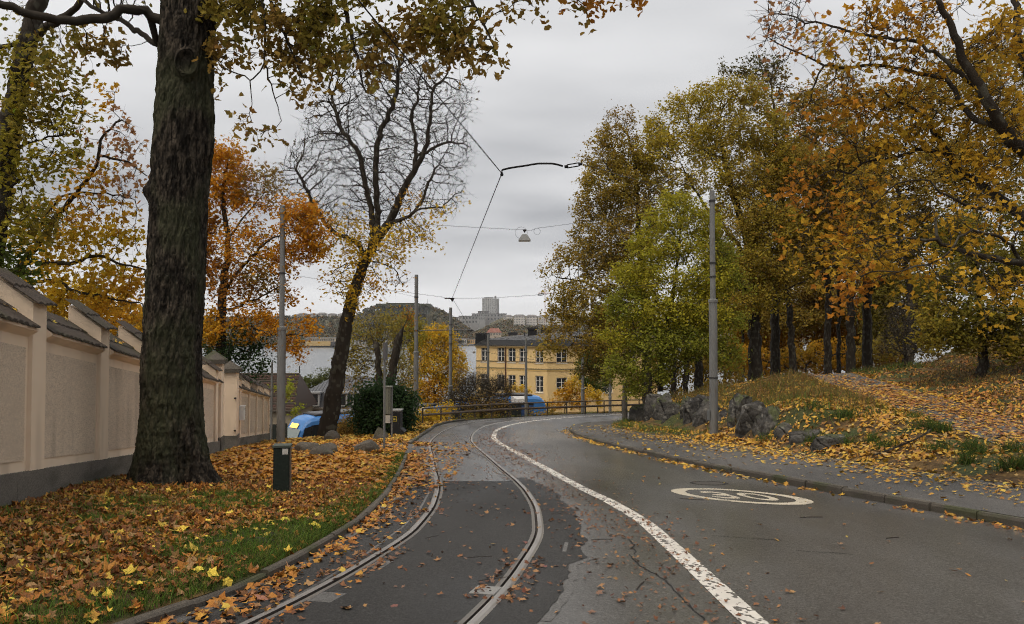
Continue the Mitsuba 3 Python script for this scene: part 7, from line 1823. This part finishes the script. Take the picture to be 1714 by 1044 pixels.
GR, GD, GY = (.10, .155, .032), (.05, .085, .025), (.22, .19, .06)
m = MB()
x, y = uni(150000, -8, -1.8, 3.4, 13); d = dist_le(x, y)
pr = np.clip(1.1 * np.exp(-((d - .22) / .24) ** 2) + .70 * (fb(x, y, .8, 3) < .50) + .22, 0, 1) * np.interp(y, [3.4, 9, 13], [1, .8, .5]); k_ = lawn_ok(x, y) & (LG.random(len(x)) < pr); x, y = x[k_], y[k_]
m.add(*grass(x, y, zg, .095, .0032, jitter(GR, len(x), LG, .3)))
i_ = LG.integers(10, len(KL) - 5, 16000); o_ = LG.uniform(.10, .24, 16000); nn = normals2(KL)
x, y = (KL[i_, 0] - nn[i_, 0] * o_ + LG.normal(0, .04, 16000)), (KL[i_, 1] - nn[i_, 1] * o_ + LG.normal(0, .04, 16000))
k_ = lawn_ok(x, y) & (y > 3.8) & (LG.random(16000) < .35 + 1.0 * (fb(x, y, 1.1, 4) > .42)); x, y = x[k_], y[k_]
m.add(*grass(x, y, zg, .085, .0034, jitter((.085, .12, .03), len(x), LG, .3), .8))
x, y = uni(26000, -9, -1.9, 12, 24); d = dist_le(x, y)
k_ = lawn_ok(x, y) & (LG.random(len(x)) < np.clip(1.1 * np.exp(-((d - .26) / .24) ** 2) + .10, 0, 1)) & ~shapely.contains_xy(side, x, y); x, y = x[k_], y[k_]
m.add(*grass(x, y, zg, .09, .006, jitter(GR, len(x), LG, .3)))
x, y = uni(16000, -9, 8, 27, 60); d = dist_le(x, y)
k_ = lawn_ok(x, y) & (LG.random(len(x)) < np.clip(1.0 * np.exp(-((d - .7) / .6) ** 2) + .12 * (x < -4) * (y < 42), 0, 1)); x, y = x[k_], y[k_]
m.add(*grass(x, y, zg, .15, .012, jitter((.14, .14, .045), len(x), LG, .3)))
part('lawn', 'grass', m.ply('m_grass'), kind='stuff')
m = MB()
def bank_grass(n, box, prob, h, w, col, lean=.5, amt=.3):
    x, y = uni(n, *box); k_ = shapely.contains_xy(rpp, x, y) & (LG.random(n) < prob(x, y)); x, y = x[k_], y[k_]
    if len(x): m.add(*grass(x, y, zg, h, w, jitter(col, len(x), LG, amt), lean))
bank_grass(5000, (4.5, 9, 27, 46), lambda x, y: np.exp(-((dist_br(x, y) - .5) / .45) ** 2) * (y > 29.5), .26, .009, GR)
bank_grass(2200, (4.5, 9, 27, 46), lambda x, y: np.exp(-((dist_br(x, y) - .5) / .4) ** 2) * (y > 28), .30, .008, GY)
bank_grass(16000, (7, 15, 24, 46), lambda x, y: (dist_br(x, y) > 2.6) * np.clip(4 * (fb(x, y, .5, 8) - .36), 0, 1) * (np.abs(x - path_x(y)) > 1.6) * (x < path_x(y)), .42, .008, (.19, .135, .05), .4)
bank_grass(9000, (7, 15, 22, 44), lambda x, y: (dist_br(x, y) > 1.4) * (fb(x, y, .9, 2) > .5) * (np.abs(x - path_x(y)) > 1.6) * (x < path_x(y)), .38, .009, (.13, .14, .04), .5)
tuf = [(8.35, 21.6, .5), (7.9, 24.2, .45), (9.3, 12.9, .35), (9.6, 14.5, .4), (9.1, 15.6, .3), (10.3, 13.2, .45), (10.6, 16.5, .4), (9.0, 18.8, .4), (8.7, 20.2, .45), (11, 15, .35), (9.8, 11.2, .4), (10.5, 19.5, .4), (11.3, 22, .5), (9.5, 22.5, .4)] + [(float(a_), float(b_), float(c_)) for a_, b_, c_ in zip(LG.uniform(8.6, 12.6, 22), LG.uniform(12, 24, 22), LG.uniform(.2, .5, 22)) if a_ < path_x(b_) - 1.8 and a_ > np.interp(b_, BACK_R[:, 1], BACK_R[:, 0]) + .3]
for tx, ty, r in tuf:
    bank_grass(700, (tx - r, tx + r, ty - r, ty + r), lambda x, y: np.exp(-((x - tx) ** 2 + (y - ty) ** 2) / (r * r * .25)), .30, .006, (.075, .11, .03), .7)
bank_grass(14000, (14, 27, 24, 46), lambda x, y: (x > path_x(y) + 1.7) * np.clip(4 * (fb(x, y, .45, 4) - .40), 0, 1), .34, .010, (.15, .115, .05), .6)
bank_grass(3500, (15, 21, 36, 45), lambda x, y: (x > path_x(y) + 1.6) * (x < path_x(y) + 4.5), .30, .010, (.085, .125, .035), .5)
part('bank', 'grass', m.ply('m_grass'), kind='stuff')
# sticks
m = MB()
for x0, y0, a, L, r in [(3.9, 10.6, .1, .32, .006), (2.7, 12.6, -.5, .4, .005), (1.05, 6.6, 1.2, .3, .005), (-.45, 7.9, .3, .26, .004), (-.3, 6.9, .5, .34, .004), (.55, 10.9, .0, .28, .005), (.9, 8.9, .2, .25, .004), (-1.0, 9.0, .9, .22, .004), (4.3, 9.0, .4, .2, .005)]:
    q = np.array([(x0, y0), (x0 + L * .5 * math.cos(a), y0 + L * .5 * math.sin(a) + .02), (x0 + L * math.cos(a), y0 + L * math.sin(a))]); m.tube(np.column_stack([q, zr(q[:, 1]) + .008]), r, 5, (.03, .024, .02))
part('road', 'stick', m.ply('m_paint'), kind='stuff')
k = thing('fallen_branch', 'dark fallen branch among the yellow leaves above the pavement', 'branch')
q = np.array([P(1462, 770, 18.0), P(1500, 752, 18.2), P(1536, 741, 18.5), P(1560, 735, 18.8)])
q[:, 2] = zg(q[:, 0], q[:, 1]) + [.05, .12, .16, .2]
part(k, 'limb', mikit.ply(MB().tube(spline(q, .06), .022, 6).arrays()[:2], 'm_wood'))
part(k, 'side_twig', mikit.ply(MB().tube(spline(np.array([q[1], q[1] + [.3, .1, .12], q[1] + [.55, .3, .1]]), .05), .010, 5).arrays()[:2], 'm_wood'))

# a few leaves lying on the wall's tiles
ly, lo = LG.uniform(8.6, 22, 46), LG.uniform(-.36, .06, 46)
lz = 2.235 + (.14 - lo) * math.tan(PITCH)
keep_ = np.min(np.abs(ly[:, None] - np.array([7.30 + 2.68 * i for i in range(7)])[None]), 1) > .36
pos = np.array([wp(a_, b_, c_) for a_, b_, c_ in zip(ly[keep_], lo[keep_], lz[keep_])])
Rl = rotmats(len(pos), LG, .8); Rl = np.einsum('ij,njk->nik', np.array([[math.cos(.6), 0, math.sin(.6)], [0, 1, 0], [-math.sin(.6), 0, math.cos(.6)]]), Rl)
v, f, c = leaves(pos, .045 * LG.uniform(.7, 1.3, len(pos)), pick(np.vstack([BROWNS[3:6], GOLDS[:2]]), [1, 1, 2, 1, 1], len(pos)), MAPLE, LG, R=Rl)
for q in range(len(pos)):
    K = len(MAPLE[0]); part('garden_wall', 'leaf', mikit.ply((v[q * K:(q + 1) * K], MAPLE[1]), 'm_litter', color=c[q * K:(q + 1) * K]))
